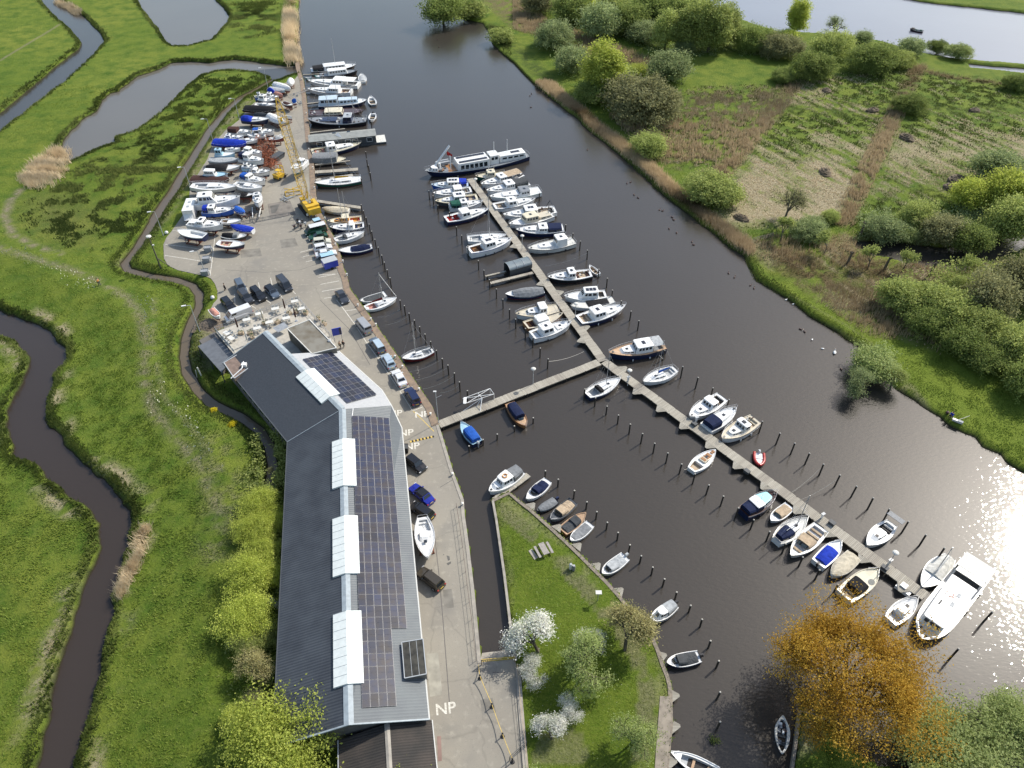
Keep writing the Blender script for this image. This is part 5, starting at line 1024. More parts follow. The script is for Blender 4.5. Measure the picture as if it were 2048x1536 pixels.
# triangular landing platforms
M_PLAT = plank_material('platform_planks', (.25, .23, .19), (.32, .30, .25), (.38, .36, .31), 1.2)
def tri(label, px, py, deg, s=1.0, group='triangular landing platforms along the main jetty'):
 mb = MB(); prism(mb, [(-1.1, -.1), (1.1, -.1), (.2, 1.3), (-.2, 1.3)], -.08, 0); p = at(px, py, JZ); o = mb.build('landing_platform', M_PLAT); o.location = p; o.rotation_euler = (0, 0, R(deg)); o.scale = (s, s, 1); return tag(o, label, 'platform', group)
P, Q = at(1209, 723, JZ), at(1851, 1192, JZ); dj = math.degrees(math.atan2((Q - P).y, (Q - P).x)); dirj = (Q - P).normalized(); nj = Vector((-dirj.y, dirj.x, 0))
P2, Q2 = at(940, 357, JZ), at(1207, 722, JZ); dk = math.degrees(math.atan2((Q2 - P2).y, (Q2 - P2).x)); dirk = (Q2 - P2).normalized(); nk = Vector((-dirk.y, dirk.x, 0))
def foot(px, py, P, dr): v = at(px, py, JZ) - P; v = P + dr * v.dot(dr); return v
names_ = ['by the navy sailboat', 'left of the white yacht with the blue sail cover', 'below the three white cruisers', 'by the varnished sloop', 'below the red inflatable boat', 'at the aqua roofed cruiser', 'by the small tan covered sloop', 'at the long white speedboat', 'by the cream speedboat', 'near the jetty end under the tree']
for (x, y, sd), nm in zip(((1275,782,-1), (1322,817,-1), (1370,850,-1), (1421,889,-1), (1476,930,-1), (1530,972,-1), (1597,1019,-1), (1658,1066,-1), (1728,1116,-1), (1805,1176,-1)), names_):
 f = foot(x, y, P, dirj) + nj * .8 * sd; o = tri('triangular wooden landing platform ' + nm, 0, 0, dj + (180 if sd < 0 else 0)); o.location = f
for (x, y, sd), nm in zip(((1177,653,1), (1163,681,-1), (1250,735,1), (1105,588,1), (1030,492,-1), (1080,568,-1)), ('right of the jetty below the navy banded cruiser', 'left of the jetty above the junction', 'at the bow of the navy trawler', 'by the modern white cruiser', 'below the tall sided motor yacht', 'below the grey boat shed')):
 u_, n_, P_ = (dirk, nk, P2) if x < 1210 else (dirj, nj, P); f = foot(x, y, P_, u_) + n_ * .8 * sd; o = tri('triangular wooden landing platform ' + nm, 0, 0, (dk if x < 1210 else dj) + (180 if sd < 0 else 0)); o.location = f
for (x, y, dg), nm in zip(((1060,1014,-42), (1112,1058,-42), (1152,1095,-45), (1190,1135,-46), (1235,1185,-50), (1318,1313,-75), (1342,1391,-88), (1343,1452,-88), (1336,1523,-88)), ('between the navy and black covered boats', 'above the varnished sloop', 'below the flat grey covered dinghy', 'above the lonely grey topped boat', 'on the bare lawn edge', 'above the olive covered boat', 'pale and freshly boarded', 'dark and weathered at the paved path', 'behind the bottom rowing boat')):
 o = tri('triangular landing platform at the lawn, ' + nm, x, y, dg, .8, 'landing platforms along the lawn')
# ------------------------------------------------------------------ mooring piles
def pile_mesh():
 mb = MB(); mb.lathe([(.13, -1.2), (.13, 2.25), (.11, 2.3)], 8, 0); mb.lathe([(.125, 2.302), (.125, 2.36), (.05, 2.41)], 8, 1); return mb
pm = pile_mesh().build('mooring_pile', [M_PILE, M_CAP])
pile_first = [True]
def piles(tops, label, group, sc=1.0, lean=.02):
 for i, (x, y) in enumerate(tops):
  o = pm if pile_first[0] else pm.copy()
  if not pile_first[0]: scene.collection.objects.link(o)
  pile_first[0] = False
  o.location = at(x, y, WZ + 2.38 * sc); o.location.z = WZ; o.scale = (1, 1, sc); o.rotation_euler = (random.uniform(-lean, lean), random.uniform(-lean, lean), random.random() * 6)
  tag(o, label, 'mooring pile', group)
piles([(742,243),(737,330),(740,345),(722,356),(731,303),(733,318)], 'dark mooring pile off the far half of the left quay', 'piles off the far quay', .9)
piles([(722,409),(727,421),(732,434),(738,448),(743,462),(750,478),(756,494),(763,510),(768,524),(774,539),(780,555),(799.5,600)], 'dark mooring pile in the dense row off the quay above the red sailboat', 'piles off the middle quay')
piles([(808.6,611),(818,626),(828.8,640),(839,653),(850,668),(861,683),(872.5,700),(884,716.6),(896,730),(908,746),(919,763),(934,781)], 'dark mooring pile in the row off the road quay above the short pier', 'piles off the road quay')
piles([(857.6,381),(865.6,391),(875,410),(899,424),(912.5,453),(923,470),(935.6,491),(956.7,521)], 'dark mooring pile left of the upper jetty boats', 'piles left of the upper jetty')
piles([(968,540),(979,558.8),(992.7,577.5),(1006,598),(1019,618),(1031.7,637.7),(1051,656.6),(1066,675),(1080.6,695.6),(1095.8,717.5)], 'dark mooring pile in the diagonal row left of the middle jetty', 'piles left of the middle jetty')
piles([(1078.8,386),(1098,412),(1131.7,449),(1145.8,466),(1160.6,482),(1175.5,500),(1198,538),(1215,556),(1225,580),(1243,601),(1262,622),(1278,641),(1330,700)], 'dark mooring pile in the row right of the upper jetty', 'piles right of the upper jetty')
piles([(1366,733),(1396,754),(1426.5,775),(1457.8,798.6),(1525.5,842.6),(1560,866),(1590,885.5),(1619,906),(1648,928),(1680,950),(1713,972),(1747,996),(1780,1018),(1817,1043),(1853,1069),(1890,1096),(1924,1119)], 'black silhouetted pile in the long row on the sunlit side of the lower jetty', 'piles right of the lower jetty', 1.15)
piles([(1984.6,1223),(1917,1297)], 'lone dark pile standing in the sun glitter beyond the white houseboat', 'piles in the glitter', 1.15)
piles([(1261,848),(1285,867),(1310,886.5),(1336,906),(1363,927.5),(1390,948),(1417.7,969.5),(1447,992),(1477,1015.6),(1507.7,1039),(1540,1063),(1572,1087.6),(1606,1114),(1639.5,1140),(1676.4,1168.5)], 'dark mooring pile in the long row on the left of the lower jetty', 'piles left of the lower jetty')
piles([(1169.5,778),(1191,795),(1214,811.7),(1237.5,830)], 'dark mooring pile below the navy sailboat near the junction', 'piles by the junction', .9)
piles([(938,891.5),(966,878.5),(994,868),(1029,851.6),(1066.5,835)], 'short mooring pile by the two small boats below the short pier', 'piles below the short pier', .6)
piles([(1090.8,941),(1116.6,958),(1148.6,981),(1173.7,1003),(1193.6,1023),(1214.7,1044),(1236.7,1065),(1260,1089),(1282.5,1111),(1306,1134.5),(1329,1157.7),(1354,1183.7),(1381.6,1210),(1405,1238.7),(1422,1281),(1437.8,1321.6),(1440,1383.6),(1441,1443)], 'dark mooring pile with white cap in the row in front of the lawn', 'piles in front of the lawn', .8)
# mooring lines
def rope(label, a, b_, za, zb, sag=.5):
 A, B2 = at(*a, za), at(*b_, zb); mb = MB(); n = 8; pts = []
 for i in range(n + 1):
  u = i / n; p = A.lerp(B2, u); p.z -= sag * 4 * u * (1 - u); pts.append(p)
 mb.path(pts, .028, 3); tag(mb.build('mooring_rope', ROPE), label, 'rope', 'slack mooring ropes')
for lab, a, b_ in (('rope from the row of piles to the jetty beside the drifting dinghy', (1175,506), (1090,532)), ('rope from a pile to the left side of the junction jetty', (1096,723), (1168,703)), ('upper of two long ropes below the red sailboat at the quay', (799,619), (755,634)), ('lower of two long ropes below the red sailboat at the quay', (818,631), (767,650)),
     ('pink rope below the slim dark red yacht', (881,720), (815,744)), ('rope to the quay two below the dark red yacht', (895,735), (830,760)), ('rope to the quay above the short pier', (907,752), (845,778)), ('rope nearest the white gate frame', (919,769), (880,785)), ('rope from a silhouetted pile to the lower jetty', (1672,960), (1600,1000)), ('rope from the next silhouetted pile to the jetty', (1640,937), (1583,985)), ('rope from the small sloop to its pile', (1365,936), (1378,934))):
 rope(lab, a, b_, .9, .2)
# jetty lamps
def jetty_lamp():
 o = empty('jetty_lamp'); mb = MB(); mb.lathe([(.08, 0), (.06, .1), (.05, 3.4)], 7); mb.build('lamp_post', gel('lightgrey'), o); mb = MB(); mb.lathe([(.1, 3.4), (.42, 3.5), (.44, 3.62), (.3, 3.74), (.05, 3.8)], 12); mb.build('lamp_head', gel('offwhite'), o); return o
lam = jetty_lamp(); lamps_ = [((1066,768), 'round headed lamp post on the short pier'), ((1044,500), 'round headed lamp post on the upper jetty by the boat shed'), ((1150,637), 'round headed lamp post on the jetty by the lowest white cruiser'), ((1255,771), 'round headed lamp post on the jetty above the navy sailboat'), ((1773,1135), 'leaning round headed lamp post near the jetty end'), ((952,385), 'round headed lamp post at the top of the jetty')]
for i, (p, lab) in enumerate(lamps_):
 o = lam if i == 0 else copy_tree(lam); o.location = at(*p, JZ); tag(o, lab, 'lamp post', 'lamps on the jetties')
# service pedestals and gear on jetties
ped = None
for i, (p, lab) in enumerate((((1392,843), 'white service box on the jetty by the blue canopied cruiser'), ((1643,1036), 'white service box on the jetty by the long speedboat'), ((1777,1128), 'white service box at the foot of the leaning lamp'), ((1256,762), 'white service box beside the lamp below the junction'))):
 o = empty('service_pedestal', at(*p, JZ), .5, lab, 'service box', 'power boxes on the jetty'); mb = MB(); mb.box(-.15, .15, -.12, .12, 0, .9); mb.build('box_body', gel('white'), o); mb = MB(); mb.box(-.3, .3, -.2, .2, .9, 1.05); mb.build('box_lid', gel('lightgrey'), o)
for i, (x, y) in enumerate(((1388,850), (1493,945), (1663,1048), (1768,1138))):
 mb = MB(); mb.box(-.45, .45, -.3, .3, 0, .45); mb.box(-.48, .48, -.33, .33, .45, .52); o = mb.build('dock_box', plain('darkgrey')); o.location = at(x, y, JZ); o.rotation_euler = (0, 0, R(dj)); tag(o, ('dark dock box by the blue canopied cruiser', 'dark dock box next to the red inflatable boat', 'dark dock box by the long white speedboat', 'dark dock box below the leaning lamp')[i], 'dock box', 'dock boxes')
mb = MB(); mb.box(-1.0, 1.0, -.7, .7, -.2, .35); mb.box(-.6, .2, -.4, .4, .35, .7); o = mb.build('boat_lift_float', gel('white')); o.location = at(1808, 1178, WZ + .3); o.rotation_euler = (0, 0, R(dj)); tag(o, 'white plastic float with hose reel at the jetty end', 'float')
# white steel gate frame beside the short pier
g = empty('gate_frame', (0, 0, 0), 0, 'white steel lattice frame hanging over the water beside the short pier', 'gate frame'); mb = MB()
P_ = [at(926,797,1.2), at(980,777,1.2), at(988,788,1.2), at(934,806,1.2)]; lo = [at(988,801,-.1), at(953,813,-.1), at(960,823,-.1), at(925,823,-.1), at(982,805,-.1)]
for a, b2 in ((0,1),(1,2),(2,3),(3,0),(0,2),(1,3)): mb.tube(P_[a], P_[b2], .05, 5)
m1 = P_[0].lerp(P_[1], .55); m2 = P_[3].lerp(P_[2], .55); mb.tube(m1, m2, .05, 5)
mb.tube(P_[2], (P_[2].x, P_[2].y, 0), .05, 5); mb.tube(P_[1], (P_[1].x, P_[1].y, 0), .05, 5); mb.tube(m1, (m1.x, m1.y, 0), .05, 5); mb.tube(m2, lo[1], .05, 5); mb.tube(m2, lo[3], .05, 5); mb.tube(m2, lo[2], .07, 5)
mb.build('frame_bars', gel('white'), g); mb = MB(); c_ = (P_[0] + P_[3]) / 2; mb.box(c_.x - .25, c_.x + .25, c_.y - .75, c_.y + .75, 1.2, 1.3); mb.build('end_board', gel('white'), g)
# tall lamp mast on the quay at the pier and quay bollards
o = empty('lamp_post', at(877,846,0), 0, 'tall thin white lamp post at the foot of the short pier', 'lamp post'); mb = MB(); mb.lathe([(.1, 0), (.06, .2), (.05, 7.2)], 7); mb.tube((0, 0, 5.8), (.9, .35, 6.1), .03, 4); mb.build('lamp_pole', gel('lightgrey'), o); mb = MB(); mb.box(-.35, .15, -.1, .1, 7.15, 7.3); mb.build('lamp_head', gel('white'), o)
bo = [(694,551),(716,612),(742,640),(752,651),(790,715),(805,735),(838,780),(686,524),(671,490),(650,438),(861,830),(618,300),(626,337),(629,377),(609,180),(613,228),(604,160),(905,950),(925,1010)]
bm = MB(); bm.lathe([(.16, 0), (.13, .1), (.11, .35), (.2, .42), (.2, .5), (.08, .55)], 8)
b0 = bm.build('quay_bollard', gel('offwhite'))
for i, p in enumerate(bo):
 o = b0 if i == 0 else b0.copy()
 if i: scene.collection.objects.link(o)
 o.location = at(*p, .1); tag(o, 'small pale mooring bollard on the edge of the left quay', 'bollard', 'bollards on the quay')
# ------------------------------------------------------------------ buildings
def corrugated(name, c, axis, pitch=.25, c2=None, rough=.5):
 """sheet metal with ribs running down the slope: axis is the horizontal ridge direction"""
 m = bpy.data.materials.new(name); m.use_nodes = True; t = m.node_tree; N = t.nodes; L = t.links; b = N['Principled BSDF']; b.inputs['Roughness'].default_value = rough; b.inputs['Metallic'].default_value = .15
 tc = N.new('ShaderNodeTexCoord'); dt = N.new('ShaderNodeVectorMath'); dt.operation = 'DOT_PRODUCT'; dt.inputs[1].default_value = (axis[0] / pitch, axis[1] / pitch, 0); L.new(tc.outputs['Object'], dt.inputs[0])
 fr = N.new('ShaderNodeMath'); fr.operation = 'PINGPONG'; fr.inputs[1].default_value = .5; L.new(dt.outputs['Value'], fr.inputs[0])
 no = N.new('ShaderNodeTexNoise'); no.inputs['Scale'].default_value = .35; no.inputs['Detail'].default_value = 6; L.new(tc.outputs['Object'], no.inputs['Vector'])
 mx = N.new('ShaderNodeMix'); mx.data_type = 'RGBA'; mx.inputs[6].default_value = (*c, 1); mx.inputs[7].default_value = (*(c2 or tuple(q * .7 for q in c)), 1); rm = N.new('ShaderNodeMapRange'); rm.inputs[1].default_value = .35; rm.inputs[2].default_value = .65; L.new(no.outputs[0], rm.inputs[0]); L.new(rm.outputs[0], mx.inputs[0]); L.new(mx.outputs[2], b.inputs['Base Color'])
 bp = N.new('ShaderNodeBump'); bp.inputs['Strength'].default_value = 1.0; bp.inputs['Distance'].default_value = .09; L.new(fr.outputs[0], bp.inputs['Height']); L.new(bp.outputs[0], b.inputs['Normal']); return m
EZ, RZ = 4.0, 6.4
v2 = lambda p: Vector((p[0], p[1]))
SR0 = v2(atxy(684.5, 818, RZ)); SR1 = v2(atxy(697.5, 1449, RZ)); us = (SR1 - SR0).normalized(); ns = Vector((-us.y, us.x))     # ns points east? us heads towards the camera
NR0 = v2(atxy(530, 663, RZ)); un = (SR0 - NR0).normalized(); nn = Vector((-un.y, un.x)); HW = 8.6
def E3(p, z): return (p.x, p.y, z)
SL0 = v2(atxy(574.5, 884, EZ)); SRt = [v2(atxy(*p, EZ)) for p in ((677.6,702), (764,780), (783,811), (804,856))]; SE1 = SR1 + ns * HW; SW1 = SR1 - ns * HW
if (SE1.x < SW1.x): SE1, SW1 = SW1, SE1
eastS = (SE1 - SR1).normalized(); eastN = nn if nn.x > 0 else -nn
NW0 = NR0 - eastN * 8.6
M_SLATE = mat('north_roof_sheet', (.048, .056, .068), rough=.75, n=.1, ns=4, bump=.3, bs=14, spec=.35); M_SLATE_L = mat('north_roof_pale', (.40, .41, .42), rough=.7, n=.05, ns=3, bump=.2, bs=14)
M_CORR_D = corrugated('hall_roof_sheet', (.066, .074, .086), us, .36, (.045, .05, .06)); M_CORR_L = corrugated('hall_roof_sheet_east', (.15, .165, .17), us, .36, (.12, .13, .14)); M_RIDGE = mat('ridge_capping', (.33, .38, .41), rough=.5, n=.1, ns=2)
M_WALL = mat('hall_cladding', (.14, .13, .12), rough=.7, n=.15, ns=1.2, bump=.3); M_PAN = mat('pv_cells', (.016, .022, .050), rough=.3, n=.2, ns=.8, col2=(.036, .030, .032), obj_var=.4, spec=.5); M_FRAME = mat('pv_frame', (.40, .39, .39), rough=.5)
M_POLY = mat('skylight_sheet', (.72, .76, .73), rough=.35, n=.05, ns=2)
south = empty('boat_hall', (SR1.x, SR1.y, 0), 0, 'long grey boat hall with corrugated gable roof, skylights and solar panels', 'building'); north = empty('clubhouse', (NR0.x, NR0.y, 0), 0, 'angled clubhouse wing with dark smooth roof, terrace and small solar field', 'building')
def add(root, name, faces, m, thick=.0):
 mb = MB(); o = root.location
 for f in faces: mb.face([(p[0] - o.x, p[1] - o.y, p[2]) for p in f])
 return mb.build(name, m, root)
SR0b = SR0
# south hall roof, walls, ridge
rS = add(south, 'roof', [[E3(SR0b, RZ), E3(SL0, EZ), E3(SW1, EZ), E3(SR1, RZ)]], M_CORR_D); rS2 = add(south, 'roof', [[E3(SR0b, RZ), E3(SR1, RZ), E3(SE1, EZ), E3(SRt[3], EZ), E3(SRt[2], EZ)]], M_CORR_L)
def wall_line(root, pts, z0, z1, m=M_WALL, name='wall'):
 return add(root, name, [[E3(a, z0), E3(b, z0), E3(b, z1), E3(a, z1)] for a, b in zip(pts[:-1], pts[1:])], m)
ins = lambda p, q: p + (q - p).normalized() * .35
W1, E1 = SW1 + eastS * .35 - us * .5, SE1 - eastS * .35 - us * .5
wl_s = wall_line(south, [SRt[2] - eastN * .3, SRt[3] - eastS * .3, E1, W1, SL0 + eastS * .4], 0, EZ - .05)
add(south, 'gable', [[E3(W1, EZ - .06), E3(E1, EZ - .06), E3(SR1 - us * .5, RZ - .15)]], M_WALL)
def capline(root, a, b, w, z, m=M_RIDGE, name='ridge_cap', h=.08):
 d = (b - a).normalized(); n = Vector((-d.y, d.x)) * w; o = root.location; mb = MB()
 mb.grid([[(p.x + n.x * k - o.x, p.y + n.y * k - o.y, z + (h if k == 0 else h - w * .27)) for k in (1, 0, -1)] for p in (a, b)]); return mb.build(name, m, root)
capline(south, SR0, SR1 + us * .05, .55, RZ); capline(north, NR0, SR0, .55, RZ)
# verge trims at the south gable and gutters
def edge(root, a, b, za, zb, r, m, name='verge_trim'):
 mb = MB(); o = root.location; mb.tube((a.x - o.x, a.y - o.y, za), (b.x - o.x, b.y - o.y, zb), r, 4); return mb.build(name, m, root)
edge(south, SW1, SR1, EZ, RZ, .12, M_RIDGE); edge(south, SE1, SR1, EZ, RZ, .12, M_RIDGE); edge(south, SRt[3], SE1, EZ - .05, EZ - .05, .11, gel('offwhite'), 'gutter'); edge(south, SRt[2], SRt[3], EZ - .05, EZ - .05, .11, gel('offwhite'), 'gutter'); edge(south, SL0, SW1, EZ - .03, EZ - .03, .09, gel('darkgrey'), 'gutter')
# north wing roof
half = v2(atxy(584, 717, 5.2)); hN = (half - NR0).dot(eastN); zN = RZ - (RZ - EZ) * hN / HW
Hn0 = NR0 + eastN * hN; Hn1 = NR0 + eastN * hN + un * (half - NR0).dot(un)
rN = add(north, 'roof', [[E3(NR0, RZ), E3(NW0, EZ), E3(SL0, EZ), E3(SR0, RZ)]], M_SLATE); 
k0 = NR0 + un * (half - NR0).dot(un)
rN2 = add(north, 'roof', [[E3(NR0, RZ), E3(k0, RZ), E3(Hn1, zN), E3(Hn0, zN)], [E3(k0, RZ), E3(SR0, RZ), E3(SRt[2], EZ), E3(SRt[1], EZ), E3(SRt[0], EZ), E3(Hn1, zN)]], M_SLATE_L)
edge(north, SRt[0], SRt[1], EZ - .05, EZ - .05, .11, gel('offwhite'), 'gutter'); edge(north, SRt[1], SRt[2], EZ - .05, EZ - .05, .11, gel('offwhite'), 'gutter'); edge(north, NW0, SL0, EZ - .02, EZ - .02, .1, gel('darkgrey'), 'gutter')
edge(north, NW0, NR0, EZ, RZ, .1, M_RIDGE); edge(north, NR0, Hn0, RZ, zN, .1, M_RIDGE); edge(north, SL0, SR0, EZ + .02, RZ + .02, .06, M_RIDGE, 'valley_flashing')
wl_n = wall_line(north, [SL0 + eastN * .4, NW0 + eastN * .4 + un * .4, NR0 + un * .4], 0, EZ - .05); add(north, 'gable', [[E3(NW0 + eastN * .4 + un * .4, EZ - .06), E3(NR0 + un * .4, EZ - .06), E3(NR0 + un * .4, RZ - .1)]], M_WALL)
wall_line(north, [SRt[0] - eastN * .3, SRt[1] - eastN * .3, SRt[2] - eastN * .3], 0, EZ - .05)
# windows along the west wall of the wing
dw = (SL0 - NW0).normalized(); wo = -eastN
for k in range(9):
 a = NW0 + eastN * .4 + dw * (4.0 + k * 2.1); b = a + dw * 1.7; o = north.location; mb = MB(); e = wo * .03
 for m_, z0, z1, ee in ((0, 1.5, 3.2, .03),): mb.face([(p.x + wo.x * ee - o.x, p.y + wo.y * ee - o.y, z) for p, z in ((a, z0), (b, z0), (b, z1), (a, z1))])
 f = mb.build('window', gel('white'), wl_n); mb = MB(); a2, b2 = a + dw * .12, b - dw * .12; mb.face([(p.x + wo.x * .05 - o.x, p.y + wo.y * .05 - o.y, z) for p, z in ((a2, 1.62), (b2, 1.62), (b2, 3.08), (a2, 3.08))]); mb.build('pane', M_GLASS, f)
# flat roofed upper room beside the terrace
FZ = 5.3; FP = PX([(574.5,657.6), (619,640), (673,696), (624,708)], FZ)
mb = MB(); o = north.location; prism(mb, [(x - o.x, y - o.y) for x, y in FP], 2.6, FZ); mb.build('flat_roof_room', [mat('felt_roof', (.21, .20, .17), rough=.9, n=.2, ns=.5, col2=(.13, .11, .08))], north)
mb = MB(); P4 = [(x - o.x, y - o.y) for x, y in FP]
for i in range(4): mb.tube((*P4[i], FZ + .05), (*P4[(i + 1) % 4], FZ + .05), .1, 4)
mb.build('parapet', gel('offwhite'), north); mb = MB(); p_ = atxy(659, 682, FZ); mb.lathe([(.35, 0), (.3, .2), (.05, .3)], 8, c=(p_[0] - o.x, p_[1] - o.y, FZ)); mb.build('roof_vent', gel('lightgrey'), north)
# brown box roof at the west corner
BZ = 4.6; BP = PX([(448,726), (478,708), (502,733), (469,757)], BZ); mb = MB(); prism(mb, [(x - o.x, y - o.y) for x, y in BP], 3.4, BZ); mb.build('roof_box', [mat('box_deck', (.22, .16, .13), rough=.9, n=.15)], north)
mb = MB(); P4 = [(x - o.x, y - o.y) for x, y in BP]
for i in range(4): mb.tube((*P4[i], BZ + .05), (*P4[(i + 1) % 4], BZ + .05), .1, 4)
mb.build('box_trim', gel('lightgrey'), north); mb = MB(); p_ = BP[2]; mb.path([(p_[0] - o.x - 1.3, p_[1] - o.y + .6, 5.2), (p_[0] - o.x - 1.2, p_[1] - o.y - .9, 5.0), (p_[0] - o.x - 2.6, p_[1] - o.y - 3.0, 4.6)], .09, 5); mb.box(p_[0] - o.x - 1.5, p_[0] - o.x - .7, p_[1] - o.y - .3, p_[1] - o.y + .4, 4.65, 5.2); mb.build('vent_pipe', gel('white'), north)
# lean-to canopy west of the terrace
CZ = 2.5; CP = PX([(396,692), (431,674), (468,709), (443,745)], CZ); mb = MB(); prism(mb, [(x - o.x, y - o.y) for x, y in CP], CZ - .12, CZ); mb.build('lean_to_roof', [mat('canopy_sheet', (.13, .14, .155), rough=.5, n=.1)], north)
mb = MB(); P4 = [(x - o.x, y - o.y) for x, y in CP]
for q in (0, 3): mb.tube((*P4[q], 0), (*P4[q], CZ - .12), .1, 5)
mb.tube(((P4[0][0] + P4[3][0]) / 2, (P4[0][1] + P4[3][1]) / 2, 0), ((P4[0][0] + P4[3][0]) / 2, (P4[0][1] + P4[3][1]) / 2, CZ - .12), .1, 5); mb.build('canopy_post', plain('darkgrey'), north)
mb = MB(); prism(mb, [(x - o.x, y - o.y) for x, y in PX([(405,700), (436,683), (470,715), (448,750)], 0)], .0, 2.3); mb.build('lower_room', M_WALL, north)
# terrace
TZ = 2.6; TP = PX([(431.6,663), (597,601), (670.6,685), (660,712), (600,730), (530,720), (470,712)], TZ); mb = MB(); prism(mb, [(x - o.x, y - o.y) for x, y in TP], .0, TZ); mb.build('terrace', [mat('terrace_floor', (.46, .43, .37), rough=.8, n=.1, ns=1.5), M_WALL], north)
def railing(root, pts, z, h=1.0, col=None, sp=1.2, name='terrace_railing'):
 mb = MB(); o = root.location; P = [Vector(p) for p in pts]
 for a, b in zip(P[:-1], P[1:]):
  L_ = (b - a).length; n = max(1, int(L_ / sp))
  for i in range(n + 1): p = a.lerp(b, i / n); mb.tube((p.x - o.x, p.y - o.y, z), (p.x - o.x, p.y - o.y, z + h), .035, 4)
  for hh in (h, h * .5): mb.tube((a.x - o.x, a.y - o.y, z + hh), (b.x - o.x, b.y - o.y, z + hh), .03, 4)
 return mb.build(name, col or gel('steel'), root)
railing(north, PX([(470,708), (431.6,663), (597,601), (670.6,685)], TZ), TZ, 1.0); 
mb = MB(); Q4 = PX([(431.6,663), (470,708)], TZ); a, b = Vector(Q4[0]), Vector(Q4[1])
for k in range(7):
 p, q = a.lerp(b, (k + .08) / 7), a.lerp(b, (k + .92) / 7); mb.face([(p.x - o.x, p.y - o.y, TZ + .15), (q.x - o.x, q.y - o.y, TZ + .15), (q.x - o.x, q.y - o.y, TZ + .95), (p.x - o.x, p.y - o.y, TZ + .95)])
mb.build('glass_screen', mat('pale_glass', (.45, .52, .52), rough=.1, n=.02), north)
mb = MB(); q = PX([(530,660), (543,648), (552,655), (562,645), (572,655)], 3.9)
mb.face([(x - o.x, y - o.y, z) for (x, y), z in zip(PX([(545,656), (568,644), (577,652), (556,663)], 3.9), (3.9, 3.9, 3.7, 3.7))]); mb.build('stair_canopy', mat('stair_glass', (.3, .32, .34), rough=.2), north)
# blue sign at the east corner of the clubhouse, with two people beside it
sg = empty('sign', at(679,690,0), 0, 'blue sign board on the clubhouse corner beside the road', 'sign'); mb = MB(); mb.box(-.85, .85, -.06, .06, 2.4, 4.0); mb.build('sign_board', gel('royal'), sg); mb = MB(); mb.box(.45, .8, -.09, -.062, 2.5, 3.9); mb.build('sign_panel', gel('navy'), sg); mb = MB(); mb.tube((-.7, 0, 0), (-.7, 0, 2.4), .05, 5); mb.tube((.7, 0, 0), (.7, 0, 2.4), .05, 5); mb.build('sign_post', gel('grey'), sg); sg.rotation_euler = (0, 0, R(20))
# skylights
def skylight(root, a_px, b_px, ridge_a, ridge_u, east, wl=1.65, wr=1.75):
 A, B2 = v2(atxy(*a_px, RZ + .3)), v2(atxy(*b_px, RZ + .3)); t0 = (A - ridge_a).dot(ridge_u); t1 = (B2 - ridge_a).dot(ridge_u); o = root.location; sl = (RZ - EZ) / HW
 a, b = ridge_a + ridge_u * t0, ridge_a + ridge_u * t1; mb = MB(); n = max(4, int((t1 - t0) / 1.1)); sk = None
 P = lambda p, k, z: (p.x + east.x * k - o.x, p.y + east.y * k - o.y, z)
 z0 = RZ + .26
 mb.face([P(a, 0, z0), P(b, 0, z0), P(b, wr, z0 - wr * sl), P(a, wr, z0 - wr * sl)]); mb.face([P(a, 0, z0), P(b, 0, z0), P(b, -wl, z0 - wl * sl), P(a, -wl, z0 - wl * sl)])
 for e, q in ((wr, 1), (-wl, 1)): mb.face([P(a, e, z0 - abs(e) * sl), P(b, e, z0 - abs(e) * sl), P(b, e, z0 - abs(e) * sl - .35), P(a, e, z0 - abs(e) * sl - .35)])
 for p in (a, b): mb.face([P(p, -wl, z0 - wl * sl), P(p, 0, z0), P(p, wr, z0 - wr * sl), P(p, wr, z0 - wr * sl - .35), P(p, 0, RZ), P(p, -wl, z0 - wl * sl - .35)])
 sk = mb.build('skylight', M_POLY, root); mb = MB()
 for i in range(n + 1):
  p = a.lerp(b, i / n); mb.tube(P(p, 0, z0 + .01), P(p, -wl, z0 - wl * sl + .01), .03, 3)
 mb.build('glazing_bars', gel('lightgrey'), sk); return sk
for a, b in (((684.5,876), (686,970)), ((687.5,1030), (690,1146)), ((692,1221), (694.5,1367))): skylight(south, a, b, SR0, us, eastS)
skylight(north, (607,741), (658,793.5), NR0, un, eastN, 1.7, 1.7)
# solar modules on the east slopes
def module(root, base, u, e, t, k, ln, wd, parent_m=M_PAN, mbs=None):
 o = root.location; sl = (RZ - EZ) / HW
 def P(tt, kk, dz): p = base + u * tt + e * kk; return (p.x - o.x, p.y - o.y, RZ - kk * sl + dz)
 mb = mbs or MB(); g = .03
 for h0, h1 in ((t + g, t + ln / 2 - .012), (t + ln / 2 + .012, t + ln - g)): mb.face([P(h0, k + g, .15), P(h1, k + g, .15), P(h1, k + wd - g, .15), P(h0, k + wd - g, .15)], 0)
 mb.face([P(t + .0, k, .125), P(t + ln - .0, k, .125), P(t + ln - .0, k + wd, .125), P(t + .0, k + wd, .125)], 1)
 if mbs is None: return mb.build('solar_panel', [M_PAN, M_FRAME], root)
T0 = (v2(atxy(705, 835, RZ - .7)) - SR0).dot(us); K0 = (v2(atxy(705, 835, RZ - .65)) - SR0).dot(eastS); Tn = (v2(atxy(725.4, 1419, RZ - .7)) - SR0).dot(us); Tm = (v2(atxy(770, 1260, RZ - 1.2)) - SR0).dot(us)
KE = (v2(atxy(779, 838, RZ - 2.2)) - SR0).dot(eastS); nrow = 29; ln = (Tn - T0) / nrow; r6 = int(round((Tm - T0) / ln)); wd = (KE - K0) / 6
cells = [(r, c) for r in range(nrow) for c in range(6 if r < r6 else 4)]; cells.sort(key=lambda q: -q[0]); rest = MB()
